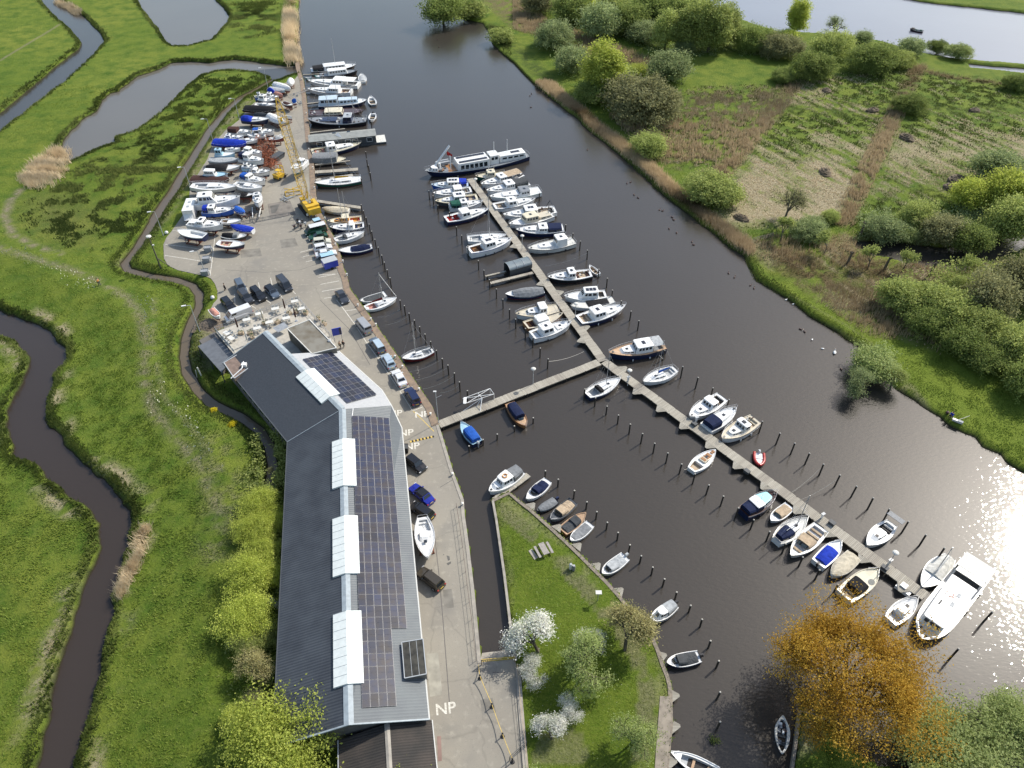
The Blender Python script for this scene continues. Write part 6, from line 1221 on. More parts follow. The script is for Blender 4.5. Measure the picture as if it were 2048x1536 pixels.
for i, (r, c) in enumerate(cells): module(south, SR0, us, eastS, T0 + r * ln, K0 + c * wd, ln - .04, wd - .03, mbs=None if i < 100 else rest)
rp = rest.build('solar_panels', [M_PAN, M_FRAME], south); rp['kind'] = 'stuff'
tn0 = (v2(atxy(606, 721, RZ - .6)) - NR0).dot(un); tn1 = (v2(atxy(694, 810, RZ - .6)) - NR0).dot(un); kn0 = (v2(atxy(606, 721, RZ - .6)) - NR0).dot(eastN); kn1 = (v2(atxy(668, 709, RZ - 1.9)) - NR0).dot(eastN); nr = 10
kn0 = max(kn0, 1.0)
for r in range(nr):
 for c in range(6): module(north, NR0, un, eastN, tn0 + r * (tn1 - tn0) / nr, kn0 + c * (kn1 - kn0) / 6, (tn1 - tn0) / nr - .04, (kn1 - kn0) / 6 - .03)
mb = MB(); o = south.location; q = [atxy(706, 817, 6.0), atxy(704, 835, 5.95)]; mb.tube((q[0][0] - o.x, q[0][1] - o.y, 6.0), (q[1][0] - o.x, q[1][1] - o.y, 5.98), .07, 5); mb.build('cable_duct', gel('white'), south)
# raised dark dormer on the east slope
zr = lambda p: RZ - (p - SR0).dot(eastS) * (RZ - EZ) / HW
DP = [v2(atxy(803.7,1286,4.9)), v2(atxy(846,1279,5.0)), v2(atxy(853,1349,5.0)), v2(atxy(809.5,1357.6,4.9))]; o = south.location
mb = MB(); tp = [(DP[i].x - o.x, DP[i].y - o.y, (5.05, 5.15, 5.15, 5.05)[i]) for i in range(4)]; bt = [(x, y, 3.6) for x, y, z in tp]; mb.face(tp, 0); [mb.face([tp[i], tp[(i + 1) % 4], bt[(i + 1) % 4], bt[i]], 1) for i in range(4)]
dm = mb.build('dormer', [mat('dormer_glass', (.075, .07, .055), rough=.25, n=.25, ns=1.2), M_WALL], south); mb = MB(); [mb.tube(tp[i], tp[(i + 1) % 4], .07, 4) for i in range(4)]; [mb.tube(Vector(tp[0]).lerp(Vector(tp[1]), k), Vector(tp[3]).lerp(Vector(tp[2]), k), .03, 4) for k in (.35, .68)]; mb.build('dormer_frame', gel('lightgrey'), dm)
# old dark shed at the south end
shd = empty('shed', (at(775,1500,0).x, at(775,1500,0).y, 0), 0, 'old shed with dark corrugated gable roof behind the boat hall', 'shed'); o = shd.location
R0 = v2(atxy(774, 1447, 4.3)); e0 = v2(atxy(864.5, 1440, 3.2)); w0 = v2(atxy(684, 1482, 2.6)); dsh = us; Ls = 14; R1_, e1, w1 = R0 + dsh * Ls, e0 + dsh * Ls, w0 + dsh * Ls
w0 = R0 - eastS * 5.6 + us * .3; w1 = w0 + dsh * Ls
M_SHED = corrugated('shed_roof_sheet', (.040, .037, .034), us, .30, (.070, .058, .050), rough=.9)
add(shd, 'roof', [[E3(R0, 4.3), E3(R1_, 4.3), E3(e1, 3.2), E3(e0, 3.2)]], M_SHED); add(shd, 'roof', [[E3(R0, 4.3), E3(w0, 3.0), E3(w1, 3.0), E3(R1_, 4.3)]], M_SHED); capline(shd, R0, R1_, .3, 4.3, m=M_CONC); edge(shd, e0, e1, 3.2, 3.2, .08, gel('offwhite'), 'gutter'); edge(shd, w0, w1, 3.0, 3.0, .08, gel('lightgrey'), 'gutter')
wall_line(shd, [w0 + eastS * .3, w1 + eastS * .3, e1 - eastS * .3, e0 - eastS * .3, w0 + eastS * .3], 0, 3.0)
# ------------------------------------------------------------------ vehicles
M_CARG = mat('car_glass', (.015, .018, .022), rough=.06, n=.05, spec=.8)
CARC = dict(black=(.012,.012,.014), anthracite=(.045,.05,.06), bluegrey=(.10,.13,.17), silver=(.36,.37,.38), white=(.74,.74,.74), navy=(.012,.02,.07), royal=(.01,.02,.30), green=(.015,.07,.035), brown=(.06,.05,.035), cream=(.62,.60,.48), paleblue=(.45,.55,.62))
def carpaint(c): 
 nm = 'car_paint_' + c
 return mat(nm, CARC[c], rough=.25, n=.04, coat=.6, metal=.15)
TYPES = dict(hatch=(1.0, .50, .98, [(-.5,.62),(-.46,.86),(-.2,.9),(.12,.92),(.3,.86),(.46,.72),(.5,.5)], (-.46,.16,.30,.16,.5)),
    sedan=(1.0, .5, .95, [(-.5,.62),(-.47,.84),(-.3,.9),(.12,.9),(.3,.84),(.46,.70),(.5,.5)], (-.34,.16,.45,.42,.5)),
    suv=(1.05, .6, 1.05, [(-.5,.7),(-.48,.98),(-.2,1.02),(.15,1.02),(.3,.98),(.47,.86),(.5,.6)], (-.47,.18,.14,.28,.62)),
    van=(1.05, .6, 1.1, [(-.5,.75),(-.49,1.08),(-.2,1.1),(.2,1.08),(.36,1.0),(.47,.85),(.5,.6)], (-.485,.34,.10,.38,.85)))
def vehicle(label, front, rear, kind='hatch', col='black', roofc=None, L=None, group=None, wd=1.76, cat='car', name='parked_car', cz=0):
 f, r = at(*front, .04 + cz), at(*rear, .04 + cz); d = f - r; L = L or max(3.7, min(5.6, d.length)); c = (f + r) / 2
 o = empty(name, (c.x, c.y, .035), math.atan2(d.y, d.x), label, cat, group)
 _, gz, bh, prof, (g0, g1, rb, rf, gh) = TYPES[kind]
 W = wd / 2; rows = []
 for i, (u, z) in enumerate(prof):
  k = (1 - .13 * max(0, abs(u) - .38) / .12) ; w = W * k
  rows.append([(u * L, w * .93, .22), (u * L, w, .42), (u * L, w * .985, z * .86), (u * L, w * .9, z), (u * L, 0, z + .035), (u * L, -w * .9, z), (u * L, -w * .985, z * .86), (u * L, -w, .42), (u * L, -w * .93, .22)])
 mb = MB(); mb.grid(rows, closed=True); mb.face(rows[0]); mb.face(rows[-1][::-1]); body = mb.build('body', carpaint(col), o)
 # greenhouse
 x0, x1 = g0 * L, g1 * L + .35; zb = bh - .06 if kind != 'van' else 1.05; zt = zb + gh + .06; wb, wt_ = W * .93, W * .74
 if kind == 'van': wt_ = W * .84
 B_ = [(x0, wb), (x1, wb * .93), (x1, -wb * .93), (x0, -wb)]; T_ = [(x0 + rb, wt_), (x1 - rf * 1.4 - .25, wt_ * .96), (x1 - rf * 1.4 - .25, -wt_ * .96), (x0 + rb, -wt_)]
 lo = [Vector((x, y, zb)) for x, y in B_]; hi = [Vector((x, y, zt)) for x, y in T_]
 mb = MB(); mb.grid([lo, hi], closed=True); rr = [(p.x * .98, p.y * .9, p.z + .05) for p in hi]; mb.grid([hi, rr], 1, closed=True); mb.face(rr, 1)
 gh_ = mb.build('cab', [carpaint(col), carpaint(roofc or col)], o)
 def win(a, b, c_, d_, u0, u1, v0, v1, nm, par=gh_):
  q = lambda u, v: (a * (1 - u) + b * u) * (1 - v) + (d_ * (1 - u) + c_ * u) * v; n = (b - a).cross(d_ - a).normalized(); ce = (a + b + c_ + d_) / 4
  if n.dot(ce - Vector(((x0 + x1) / 2, 0, ce.z))) < 0: n = -n
  m2 = MB(); m2.face([q(u, v) + n * .012 for u, v in ((u0, v0), (u1, v0), (u1, v1), (u0, v1))]); m2.build(nm, M_CARG, par)
 win(lo[1], lo[2], hi[2], hi[1], .06, .94, .1, .92, 'windscreen'); win(lo[3], lo[0], hi[0], hi[3], .1, .9, .2 if kind != 'van' else .45, .88, 'rear_window')
 for a, b_, A, B2 in ((lo[0], lo[1], hi[0], hi[1]), (lo[3], lo[2], hi[3], hi[2])):
  segs = ((.06, .34), (.37, .64), (.67, .92)) if kind in ('suv', 'van') else ((.1, .47), (.5, .92))
  if kind == 'van' and label.find('cargo') >= 0: segs = ((.72, .93),)
  for u0, u1 in segs: win(a, b_, B2, A, u0, u1, .2 if kind != 'van' else .45, .86, 'side_window')
 for sx, nm in ((.32, 0), (-.31, 1)):
  for sy in (1, -1):
   mb = MB(); x = sx * L; mb.tube((x, sy * (W - .2), .32), (x, sy * (W + .01), .32), .32, 12); wh = mb.build('wheel', M_RUB, o); mb = MB(); mb.tube((x, sy * (W + .0), .32), (x, sy * (W + .025), .32), .19, 8); mb.build('rim', M_METAL, wh)
 for sy in (1, -1):
  mb = MB(); z = prof[-2][1] * .82; mb.box(L * .455, L * .497, sy * W * .78 - .16, sy * W * .78 + .16, z - .1, z + .04); mb.build('headlight', mat('lamp_glass', (.7, .7, .7), rough=.1), o)
  mb = MB(); z = prof[1][1] * .8; mb.box(-L * .503, -L * .47, sy * W * .78 - .12, sy * W * .78 + .12, z - .12, z + .06); mb.build('tail_light', gel('red'), o)
  mb = MB(); mb.box(x1 - .55, x1 - .35, sy * (W + .02) - .09, sy * (W + .02) + .09, zb - .02, zb + .13); mb.build('mirror', carpaint(col), o)
 mb = MB(); mb.box(-L * .506, -L * .49, -.26, .26, .55, .67); mb.build('number_plate', mat('plate_yellow', (.7, .5, .05)), o)
 return o
CG = 'cars parked by the clubhouse'; CQ = 'cars parked along the road quay'
vehicle('dark blue grey estate car, uppermost of the row above the terrace', (488,588), (479,571), 'suv', 'bluegrey', L=4.5, group=CG)
vehicle('anthracite off-road car in the middle of the cluster above the terrace', (501,608), (485,590), 'suv', 'anthracite', group=CG, L=4.5)
vehicle('black car with roof rails, third from the left above the terrace', (529,605), (507,583), 'suv', 'black', group=CG, L=4.5)
vehicle('blue grey hatchback with dark windscreen between the black car and the grey van', (556,599), (535,578), 'hatch', 'bluegrey', roofc='black', group=CG, L=4.3)
vehicle('grey minivan at the right end of the row above the terrace', (581,586), (560,563), 'van', 'anthracite', group=CG, L=4.7)
vehicle('black hatchback partly behind the white cargo van', (466,622), (450,604), 'hatch', 'black', group=CG, L=4.2)
vehicle('white cargo van parked against the terrace', (455,644), (502,626), 'van', 'white', cat='van', name='cargo_van', L=5.4, wd=2.0)
vehicle('dark convertible car alone at the bend of the quay', (693,610), (677,586), 'sedan', 'anthracite', group=CQ, L=4.4)
vehicle('silver white minivan on the road quay', (717,645), (739,671), 'van', 'silver', group=CQ, L=4.7)
vehicle('grey estate car behind the silver minivan', (746,683), (765,709), 'suv', 'bluegrey', roofc='paleblue', group=CQ, L=4.6)
vehicle('pale blue hatchback in the middle of the quay row', (769,714), (785,740), 'hatch', 'paleblue', group=CQ, L=4.2)
vehicle('white sedan in front of the navy off-road car', (790,745), (808,776), 'sedan', 'white', group=CQ, L=4.6)
vehicle('navy off-road car at the lower end of the quay row', (817,784), (834,812), 'suv', 'navy', group=CQ, L=4.4)
vehicle('black compact car at the hall wall near the NP lettering', (843,941), (820,923), 'hatch', 'black', L=3.9, group='cars at the hall wall')
vehicle('bright blue coupe with dark roof at the hall wall', (826,978), (861,1008), 'sedan', 'royal', roofc='black', L=4.7, group='cars at the hall wall')
vehicle('black car behind the white yacht on blocks', (830,1018), (858,1036), 'hatch', 'black', L=4.2, group='cars at the hall wall')
vehicle('brownish black hatchback below the white yacht on blocks', (845,1149), (878,1175), 'hatch', 'brown', L=4.4, group='cars at the hall wall')
vehicle('green camper van with white roof beside the crane', (614,470), (650,461), 'van', 'green', roofc='white', cat='van', name='camper_van', L=5.0, wd=1.95)
vehicle('dark green low sports car below the green camper van', (624,480), (650,474), 'sedan', 'green', L=4.4, group='cars below the crane')
vehicle('cream small car in the row below the crane', (660,486), (628,490), 'hatch', 'cream', L=4.1, group='cars below the crane')
vehicle('white hatchback in the row below the crane', (661,497), (631,503), 'hatch', 'white', L=4.1, group='cars below the crane')
vehicle('white car next to the pale blue trailer', (670,509), (635,515), 'sedan', 'white', L=4.6, group='cars below the crane')
def trailer(label, a, b_, w_, h_, colside, coltop, zt=.45):
 A, B2 = at(*a, 0), at(*b_, 0); d = B2 - A; L_ = d.length; c = (A + B2) / 2; o = empty('box_trailer', (c.x, c.y, .035), math.atan2(d.y, d.x), label, 'trailer')
 mb = MB(); mb.box(-L_ / 2, L_ / 2, -w_ / 2, w_ / 2, zt, zt + h_); mb.build('box_side', gel(colside), o); mb = MB(); mb.grid([[(x, -w_ / 2 - .03, zt + h_), (x, -w_ / 2, zt + h_ + .06), (x, w_ / 2, zt + h_ + .06), (x, w_ / 2 + .03, zt + h_)] for x in (-L_ / 2 - .03, L_ / 2 + .03)]); mb.build('box_top', gel(coltop), o)
 for sy in (-1, 1): mb = MB(); mb.tube((0, sy * (w_ / 2 - .1), .3), (0, sy * (w_ / 2 + .08), .3), .3, 10); mb.build('wheel', M_RUB, o)
 mb = MB(); mb.tube((L_ / 2, 0, zt), (L_ / 2 + 1.0, 0, zt - .05), .05, 4); mb.build('drawbar', M_METAL, o); return o
trailer('low trailer with pale blue cover beside the white car', (643,521), (668,515), 1.6, .8, 'navy', 'lightblue'); trailer('tall dark blue tarpaulin trailer with grey top at the quay', (648,539), (675,531), 2.0, 1.5, 'royal', 'lightgrey'); trailer('small trailer box with sky blue lid above the camper van', (628,449), (641,445), 1.3, .6, 'darkgrey', 'lightblue')
# motorhome
A, B2 = at(378,452,0), at(391,416,0); d = A - B2; o = empty('motorhome', (((A + B2) / 2).x, ((A + B2) / 2).y, .035), math.atan2(d.y, d.x), 'large white motorhome parked at the ditch side of the yard', 'motorhome'); L_ = 6.8
mb = MB(); mb.box(-L_ / 2, L_ / 2 - 1.2, -1.15, 1.15, .5, 2.9); mb.box(-L_ / 2 + .1, L_ / 2 - .9, -1.05, 1.05, 2.9, 2.98); mb.build('living_box', gel('white'), o); mb = MB(); mb.grid([[(L_ / 2 - 1.2, y, z) for y, z in ((-1, .5), (-1, 1.9), (1, 1.9), (1, .5))], [(L_ / 2 - .5, y, z) for y, z in ((-1, .5), (-.95, 1.2), (.95, 1.2), (1, .5))], [(L_ / 2, y, z) for y, z in ((-.9, .5), (-.9, 1.0), (.9, 1.0), (.9, .5))]]); mb.build('driver_cab', gel('white'), o)
for x in (-2.2, -.6): mb = MB(); mb.box(x, x + .9, -1.17, -1.145, 1.5, 2.2); mb.build('window', M_GLASS, o)
for x in (-1.5, .6): mb = MB(); mb.box(x - .3, x + .3, -.3, .3, 2.98, 3.1); mb.build('roof_hatch', gel('lightgrey'), o)
mb = MB(); mb.box(L_ / 2 - 1.15, L_ / 2 - .6, -.9, .9, 1.25, 1.3); mb.build('windscreen', M_GLASS, o)
for x in (-2.0, 2.3):
 for sy in (-1, 1): mb = MB(); mb.tube((x, sy * .95, .35), (x, sy * 1.16, .35), .35, 10); mb.build('wheel', M_RUB, o)
# yellow crawler crane
c = at(619, 420, 0); tip = at(553, 195, 24); foot_ = Vector((at(612, 398, 2.6).x, at(612, 398, 2.6).y, 2.6)); dr = Vector((tip.x - foot_.x, tip.y - foot_.y, 0)).normalized(); ang = math.atan2(dr.y, dr.x)
M_CY = mat('crane_yellow', (.66, .42, .03), rough=.5, n=.1, ns=1.2, col2=(.5, .31, .03))
cr = empty('crawler_crane', (c.x, c.y, .03), ang, 'yellow crawler crane with long lattice boom leaning over the boatyard', 'crane'); IM = Matrix.Rotation(-ang, 4, 'Z') @ Matrix.Translation((-c.x, -c.y, -.03))
for sy in (-1, 1):
 mb = MB(); mb.box(-2.4, 2.4, sy * 1.5 - .35, sy * 1.5 + .35, .1, .95); mb.tube((-2.4, sy * 1.5 - .35, .52), (-2.4, sy * 1.5 + .35, .52), .42, 8); mb.tube((2.4, sy * 1.5 - .35, .52), (2.4, sy * 1.5 + .35, .52), .42, 8); mb.build('track', M_RUB, cr)
mb = MB(); mb.box(-1.6, 1.6, -1.1, 1.1, .5, 1.2); mb.build('undercarriage', plain('darkgrey'), cr)
mb = MB(); mb.box(-3.8, -.6, -1.5, -.55, 1.2, 2.9); mb.box(-3.8, -.6, .55, 1.5, 1.2, 2.9); mb.box(-3.8, -2.6, -.55, .55, 1.2, 2.9); mb.box(-2.6, -.6, -.55, .55, 1.2, 2.0); mb.build('machine_housing', M_CY, cr); mb = MB(); mb.box(-4.6, -3.8, -1.4, 1.4, 1.0, 2.5); mb.build('counterweight', M_CY, cr)
mb = MB(); mb.box(-.6, 1.8, -1.55, 1.4, 1.2, 1.5); mb.box(-.6, 1.2, -1.3, 1.3, 2.55, 2.65); mb.build('roof_plate', mat('crane_grey', (.30, .30, .27), n=.2, rough=.7), cr); mb = MB(); mb.box(.2, 1.6, .4, 1.4, 1.5, 2.9); cb = mb.build('operator_cab', M_CY, cr); mb = MB(); mb.box(1.58, 1.63, .5, 1.3, 1.9, 2.8); mb.box(.3, 1.5, 1.38, 1.42, 1.9, 2.8); mb.build('cab_window', M_GLASS, cb)
F_ = IM @ foot_; T_ = IM @ tip; ax = (T_ - F_); Lb = ax.length; ax.normalize(); sd = Vector((0, 1, 0)); up = ax.cross(sd).normalized(); mb = MB(); n = 16
def bw(u): return .2 + .55 * min(1, u / .12, (1 - u) / .18)
cor = [[F_ + ax * Lb * i / n + sd * a * bw(i / n) * 1.15 + up * b2 * bw(i / n) * .9 for a, b2 in ((1, 1), (1, -1), (-1, -1), (-1, 1))] for i in range(n + 1)]
for i in range(n):
 for k in range(4):
  mb.tube(cor[i][k], cor[i + 1][k], .075, 4); mb.tube(cor[i][k], cor[i + 1][(k + 1) % 4], .04, 3); mb.tube(cor[i][k], cor[i][(k + 1) % 4], .04, 3)
mb.build('lattice_boom', M_CY, cr)
mb = MB(); A1 = Vector((-2.5, .6, 2.9)); A2 = Vector((-2.5, -.6, 2.9)); G_ = Vector((-1.5, 0, 5.6)); mb.tube(A1, G_, .08, 4); mb.tube(A2, G_, .08, 4); mb.tube((1, .6, 2.6), G_, .07, 4); mb.tube((1, -.6, 2.6), G_, .07, 4); mb.build('gantry', M_CY, cr)
mb = MB(); mb.tube(G_, T_, .03, 3); mb.tube(G_ + Vector((0, .2, 0)), T_, .03, 3); hk = IM @ Vector((tip.x, tip.y, 19.5)); mb.tube(T_, hk, .03, 3); mb.build('hoist_rope', plain('darkgrey'), cr); mb = MB(); mb.box(hk.x - .25, hk.x + .25, hk.y - .2, hk.y + .2, hk.z - .8, hk.z); mb.build('hook_block', M_CY, cr)
mb = MB(); p = IM @ at(586, 384, .5)
o = empty('spreader_frame', at(588, 388, 0), .3, 'yellow steel spreader frame lying at the foot of the crane', 'lifting frame'); mb = MB()
for a, b2 in (((-2, -1, .2), (2, -1, .2)), ((-2, 1, .2), (2, 1, .2)), ((-2, -1, .2), (-2, 1, .2)), ((2, -1, .2), (2, 1, .2)), ((-2, -1, .2), (-2, -1, 1.4)), ((-2, -1, 1.4), (2, 1, 1.4)), ((2, 1, .2), (2, 1, 1.4)), ((-2, 1, 1.2), (2, -1, 1.2)), ((0, -1, .2), (0, 1, 1.3))): mb.tube(a, b2, .1, 4)
mb.build('frame_beams', M_CY, o)
# yellow telehandler
c = at(562, 356, 0); o = empty('forklift', (c.x, c.y, .03), R(60), 'small yellow forklift truck standing near the rusty trestle heap', 'forklift')
mb = MB(); mb.box(-1.6, .5, -.9, .9, .5, 1.3); mb.box(-1.8, -1.0, -.8, .8, 1.3, 1.6); mb.build('chassis', M_CY, o); mb = MB(); mb.box(-.9, .3, -.7, .7, 2.2, 2.3); [mb.tube((x, y, 1.3), (x, y, 2.2), .05, 4) for x in (-.85, .25) for y in (-.65, .65)]; mb.build('overhead_guard', M_CY, o)
mb = MB(); [mb.box(.8, .95, y - .08, y + .08, .1, 3.0) for y in (-.5, .5)]; mb.box(.8, .95, -.5, .5, 2.8, 3.0); mb.box(.8, .95, -.5, .5, 1.5, 1.6); mb.build('lift_mast', M_CY, o); mb = MB(); [mb.box(.95, 2.2, y - .07, y + .07, .15, .22) for y in (-.35, .35)]; mb.build('fork', plain('darkgrey'), o)
for x in (-1.2, .6):
 for sy in (-1, 1): mb = MB(); mb.tube((x, sy * .75, .42), (x, sy * 1.0, .42), .42, 10); mb.build('wheel', M_RUB, o)
# heap of rusty trestles
rr = random.Random(5)
tb = MB()
for a, b2 in (((-1.3, -.9, 0), (-1.3, 0, 1.3)), ((-1.3, .9, 0), (-1.3, 0, 1.3)), ((1.3, -.9, 0), (1.3, 0, 1.3)), ((1.3, .9, 0), (1.3, 0, 1.3)), ((-1.3, 0, 1.3), (1.3, 0, 1.3)), ((-1.3, -.9, .05), (1.3, -.9, .05)), ((-1.3, .9, .05), (1.3, .9, .05)), ((-1.3, -.45, .65), (1.3, .45, .65)), ((-1.3, .45, .65), (1.3, -.45, .65)), ((-1.3, -.9, .05), (-1.3, .9, .05)), ((1.3, -.9, .05), (1.3, .9, .05))): tb.tube(a, b2, .06, 4)
t0 = tb.build('rusty_trestle', mat('rust_red', (.33, .105, .05), rough=.85, n=.25, ns=2, col2=(.16, .055, .03), obj_var=.3))
k = 0
for i in range(64):
 u, v = rr.random(), rr.random(); px = 510 + 46 * u + (8 if v > .6 else 0); py = 288 + 52 * v; 
 if px > 553 or (v > .7 and u < .35): continue
 z = (.05 + 1.4 * rr.random() ** 1.2) * (1 if v < .6 else .35); o = t0 if k == 0 else t0.copy()
 if k: scene.collection.objects.link(o)
 k += 1; o.location = at(px, py, 0); o.location.z = z; o.rotation_euler = (rr.uniform(-.5, .5), rr.uniform(-.5, .5), rr.random() * 6.3); s_ = rr.uniform(.7, 1.1); o.scale = (s_, s_, s_)
 tag(o, 'rusty red boat trestle in the big tangled heap beside the crane boom', 'trestle', 'heap of rusty trestles')
# scrap and gear next to the crane base
for k, (px, py) in enumerate(((596,447),(601,452),(606,448),(612,454),(603,459),(597,455),(617,437),(624,440),(630,436),(590,460))):
 o = empty('outboard_engine', at(px, py, .03), rr.random() * 6, 'old outboard engine on the gear pile under the crane', 'engine', 'gear pile under the crane'); mb = MB(); mb.box(-.25, .25, -.18, .18, .8, 1.25); mb.build('cowling', gel(('black', 'white', 'darkgrey', 'lightgrey', 'brown')[k % 5]), o); mb = MB(); mb.box(-.07, .07, -.05, .05, .1, .8); [mb.tube((x, y, 0), (0, 0, .7), .03, 3) for x in (-.4, .4) for y in (-.3, .3)]; mb.build('leg_stand', plain('darkgrey'), o)
rb_ = ['steel drum', 'pallet stack', 'crate']
for k, (px, py, nm, co, lab) in enumerate(((556,318,'equipment_skip','darkgrey','dark skip container beside the trestle heap'), (575,398,'timber_pile','lightgrey','pile of pale timber beams at the crane foot'), (470,400,'timber_pile','wood','scattered orange brown timber between the blue cruiser and the big motor yacht'), (497,430,'timber_pile','brown','brown beam pile near the blue tarpaulin dinghy'), (560,275,'gear_pile','white','white and red gear pile above the trestle heap'), (596,190,'trailer_frame','steel','empty grey trailer frame at the far end of the yard'), (595,205,'trailer_frame','steel','second grey trailer frame at the far end of the yard'))):
 o = empty(nm, at(px, py, .03), rr.random() * 3, lab, nm.replace('_', ' ')); mb = MB()
 if 'skip' in nm: mb.grid([[(-1.6, -.8, 0), (-1.6, .8, 0)], [(-2.0, -1, 1.2), (-2.0, 1, 1.2)], [(2.0, -1, 1.2), (2.0, 1, 1.2)], [(1.6, -.8, 0), (1.6, .8, 0)]]); mb.box(-1.6, 1.6, -.8, .8, 0, 1.0)
 elif 'frame' in nm: [mb.tube(a, b2, .06, 4) for a, b2 in (((-2.5, -.8, .5), (2.5, -.3, .5)), ((-2.5, .8, .5), (2.5, .3, .5)), ((-2.5, -.8, .5), (-2.5, .8, .5)), ((0, -.6, .5), (0, .6, .5)), ((2.5, -.3, .5), (3.6, 0, .5)), ((2.5, .3, .5), (3.6, 0, .5)))]; [mb.tube((-.8, y, .3), (-.8, y + .15, .3), .3, 8) for y in (-.95, .8)]
 else:
  for j in range(9): a = rr.random() * 3.14; x, y = rr.uniform(-.8, .8), rr.uniform(-.8, .8); l = rr.uniform(.6, 1.6); mb.tube((x - l * math.cos(a), y - l * math.sin(a), .1 + rr.random() * .4), (x + l * math.cos(a), y + l * math.sin(a), .1 + rr.random() * .4), .09, 4)
 mb.build('pile_body', plain(co), o)
# empty boat trailer with white rollers
A, B2 = at(515,417,0), at(513,447,0); d = B2 - A; o = empty('boat_trailer', (((A + B2) / 2).x, ((A + B2) / 2).y, .03), math.atan2(d.y, d.x), 'empty boat trailer with white side supports in the middle of the yard', 'trailer'); L_ = d.length; mb = MB()
for sg in (-1, 1): mb.tube((-L_ / 2, sg * .9, .5), (L_ / 2 - 1, sg * .5, .5), .07, 4); mb.tube((L_ / 2 - 1, sg * .5, .5), (L_ / 2, 0, .5), .07, 4)
for u in (-.4, -.1, .15): mb.tube((u * L_, -.9, .5), (u * L_, .9, .5), .05, 4)
mb.build('trailer_frame', plain('darkgrey'), o); mb = MB(); [mb.tube((-L_ * .4, sg * 1.0, .8), (L_ * .3, sg * .7, .8), .1, 5) for sg in (-1, 1)]; mb.build('side_support', gel('white'), o)
for sy in (-1, 1): mb = MB(); mb.tube((-.8, sy * 1.0, .3), (-.8, sy * 1.15, .3), .3, 8); mb.build('wheel', M_RUB, o)
# boat on a trailer with soil heap next to the clubhouse
b = ys('round dark topped boat on a trailer beside the soil heap', (438,634), (422,617), cover='pink', t=(.05,.8), h=.35, hull='white', z=1.3, group=None, wt=.9, p=3)
# grey planters with white posts
for i, (px, py) in enumerate(((417,502), (414,523), (411,549))):
 lab = ('uppermost', 'middle', 'lowest')[i] + ' of three grey bins beside the white line in the yard'; o = empty('yard_bin', at(px, py, .03), .15, lab, 'bin', 'bins along the white line'); mb = MB(); mb.grid([[(-.6, -.5, 0), (.6, -.5, 0), (.6, .5, 0), (-.6, .5, 0)], [(-.75, -.62, 1.1), (.75, -.62, 1.1), (.75, .62, 1.1), (-.75, .62, 1.1)]], closed=True); mb.face([(-.7, -.57, .95), (.7, -.57, .95), (.7, .57, .95), (-.7, .57, .95)]); mb.build('bin_body', plain('steel'), o); mb = MB(); mb.lathe([(.12, 0), (.14, 1.0), (.05, 1.1)], 7, c=(.95, -.2, 0)); mb.build('white_post', gel('white'), o)
# street lamps around the yard
def street_lamp(label, base, top_px, h, arm=True):
 B0 = at(*base, 0); o = empty('street_lamp', (B0.x, B0.y, 0), R(200), label, 'street lamp', 'street lamps'); mb = MB(); mb.lathe([(.12, 0), (.09, .5), (.05, h)], 7); mb.tube((0, 0, h), (.9, 0, h + .12), .04, 5); mb.build('lamp_pole', gel('lightgrey'), o); mb = MB(); mb.box(.7, 1.5, -.14, .14, h + .08, h + .22); mb.build('lamp_head', gel('white'), o)
for lab, bs, h in (('street lamp at the ditch near the white open hull', (327,471), 6), ('street lamp at the ditch left of the brown tarpaulin', (383,380), 6), ('street lamp at the ditch by the blue tarpaulin wall', (426,281), 6), ('street lamp at the ditch by the black tarpaulin', (479,239), 6), ('farthest street lamp at the tip of the marsh path', (536,176), 6), ('street lamp standing by the lowest grey bin', (409,543), 5), ('street lamp on the ditch bank beside the soil heap', (400,664), 6.3)): street_lamp(lab, bs, None, h)
# tall floodlight mast with props
B0 = at(322,537,0); o = empty('floodlight_mast', (B0.x, B0.y, 0), .3, 'tall timber floodlight mast with two raking props by the ditch bend', 'mast'); mb = MB(); mb.lathe([(.16, 0), (.14, 4), (.1, 7.6)], 8); mb.tube((1.7, .4, 0), (0, 0, 2.6), .1, 5); mb.tube((-.4, 1.2, 0), (0, 0, 2.4), .1, 5); mb.build('mast_pole', mat('mast_wood', (.12, .11, .08)), o); mb = MB(); mb.lathe([(.1, 7.6), (.55, 7.7), (.5, 7.9), (.1, 8.0)], 10); mb.build('floodlight', gel('offwhite'), o); mb = MB(); mb.box(.05, .4, -.12, .12, 5.6, 5.8); mb.build('camera_box', gel('white'), o)
# white rock/ball markers on the grass
for p, lab in (((426,598), 'white mooring buoy lying on the grass edge near the trailer boat'), ((334,468), 'white buoy on the grass corner near the open white hull')):
 mb = MB(); mb.lathe([(.1, 0), (.34, .15), (.42, .4), (.32, .65), (.08, .78)], 10); o = mb.build('buoy', gel('white'), smooth=True); o.location = at(*p, 0); tag(o, lab, 'buoy')
# soil heap
mb = MB(); rr = random.Random(9); n = 26; rows = []
for i in range(n + 1):
 rows.append([(-3 + 6 * i / n, -2.2 + 4.4 * j / n, max(-.2, .95 * math.exp(-((-3 + 6 * i / n) ** 2 / 4 + (-2.2 + 4.4 * j / n) ** 2 / 2.2)) - .12 + rr.uniform(-.09, .09))) for j in range(n + 1)])
mb.grid(rows); o = mb.build('soil_heap', mat('soil', (.20, .16, .12), rough=.95, n=.25, ns=2, bump=.6)); o.location = at(420, 650, 0); tag(o, 'bare brown soil heap between the ditch and the terrace', 'soil heap')
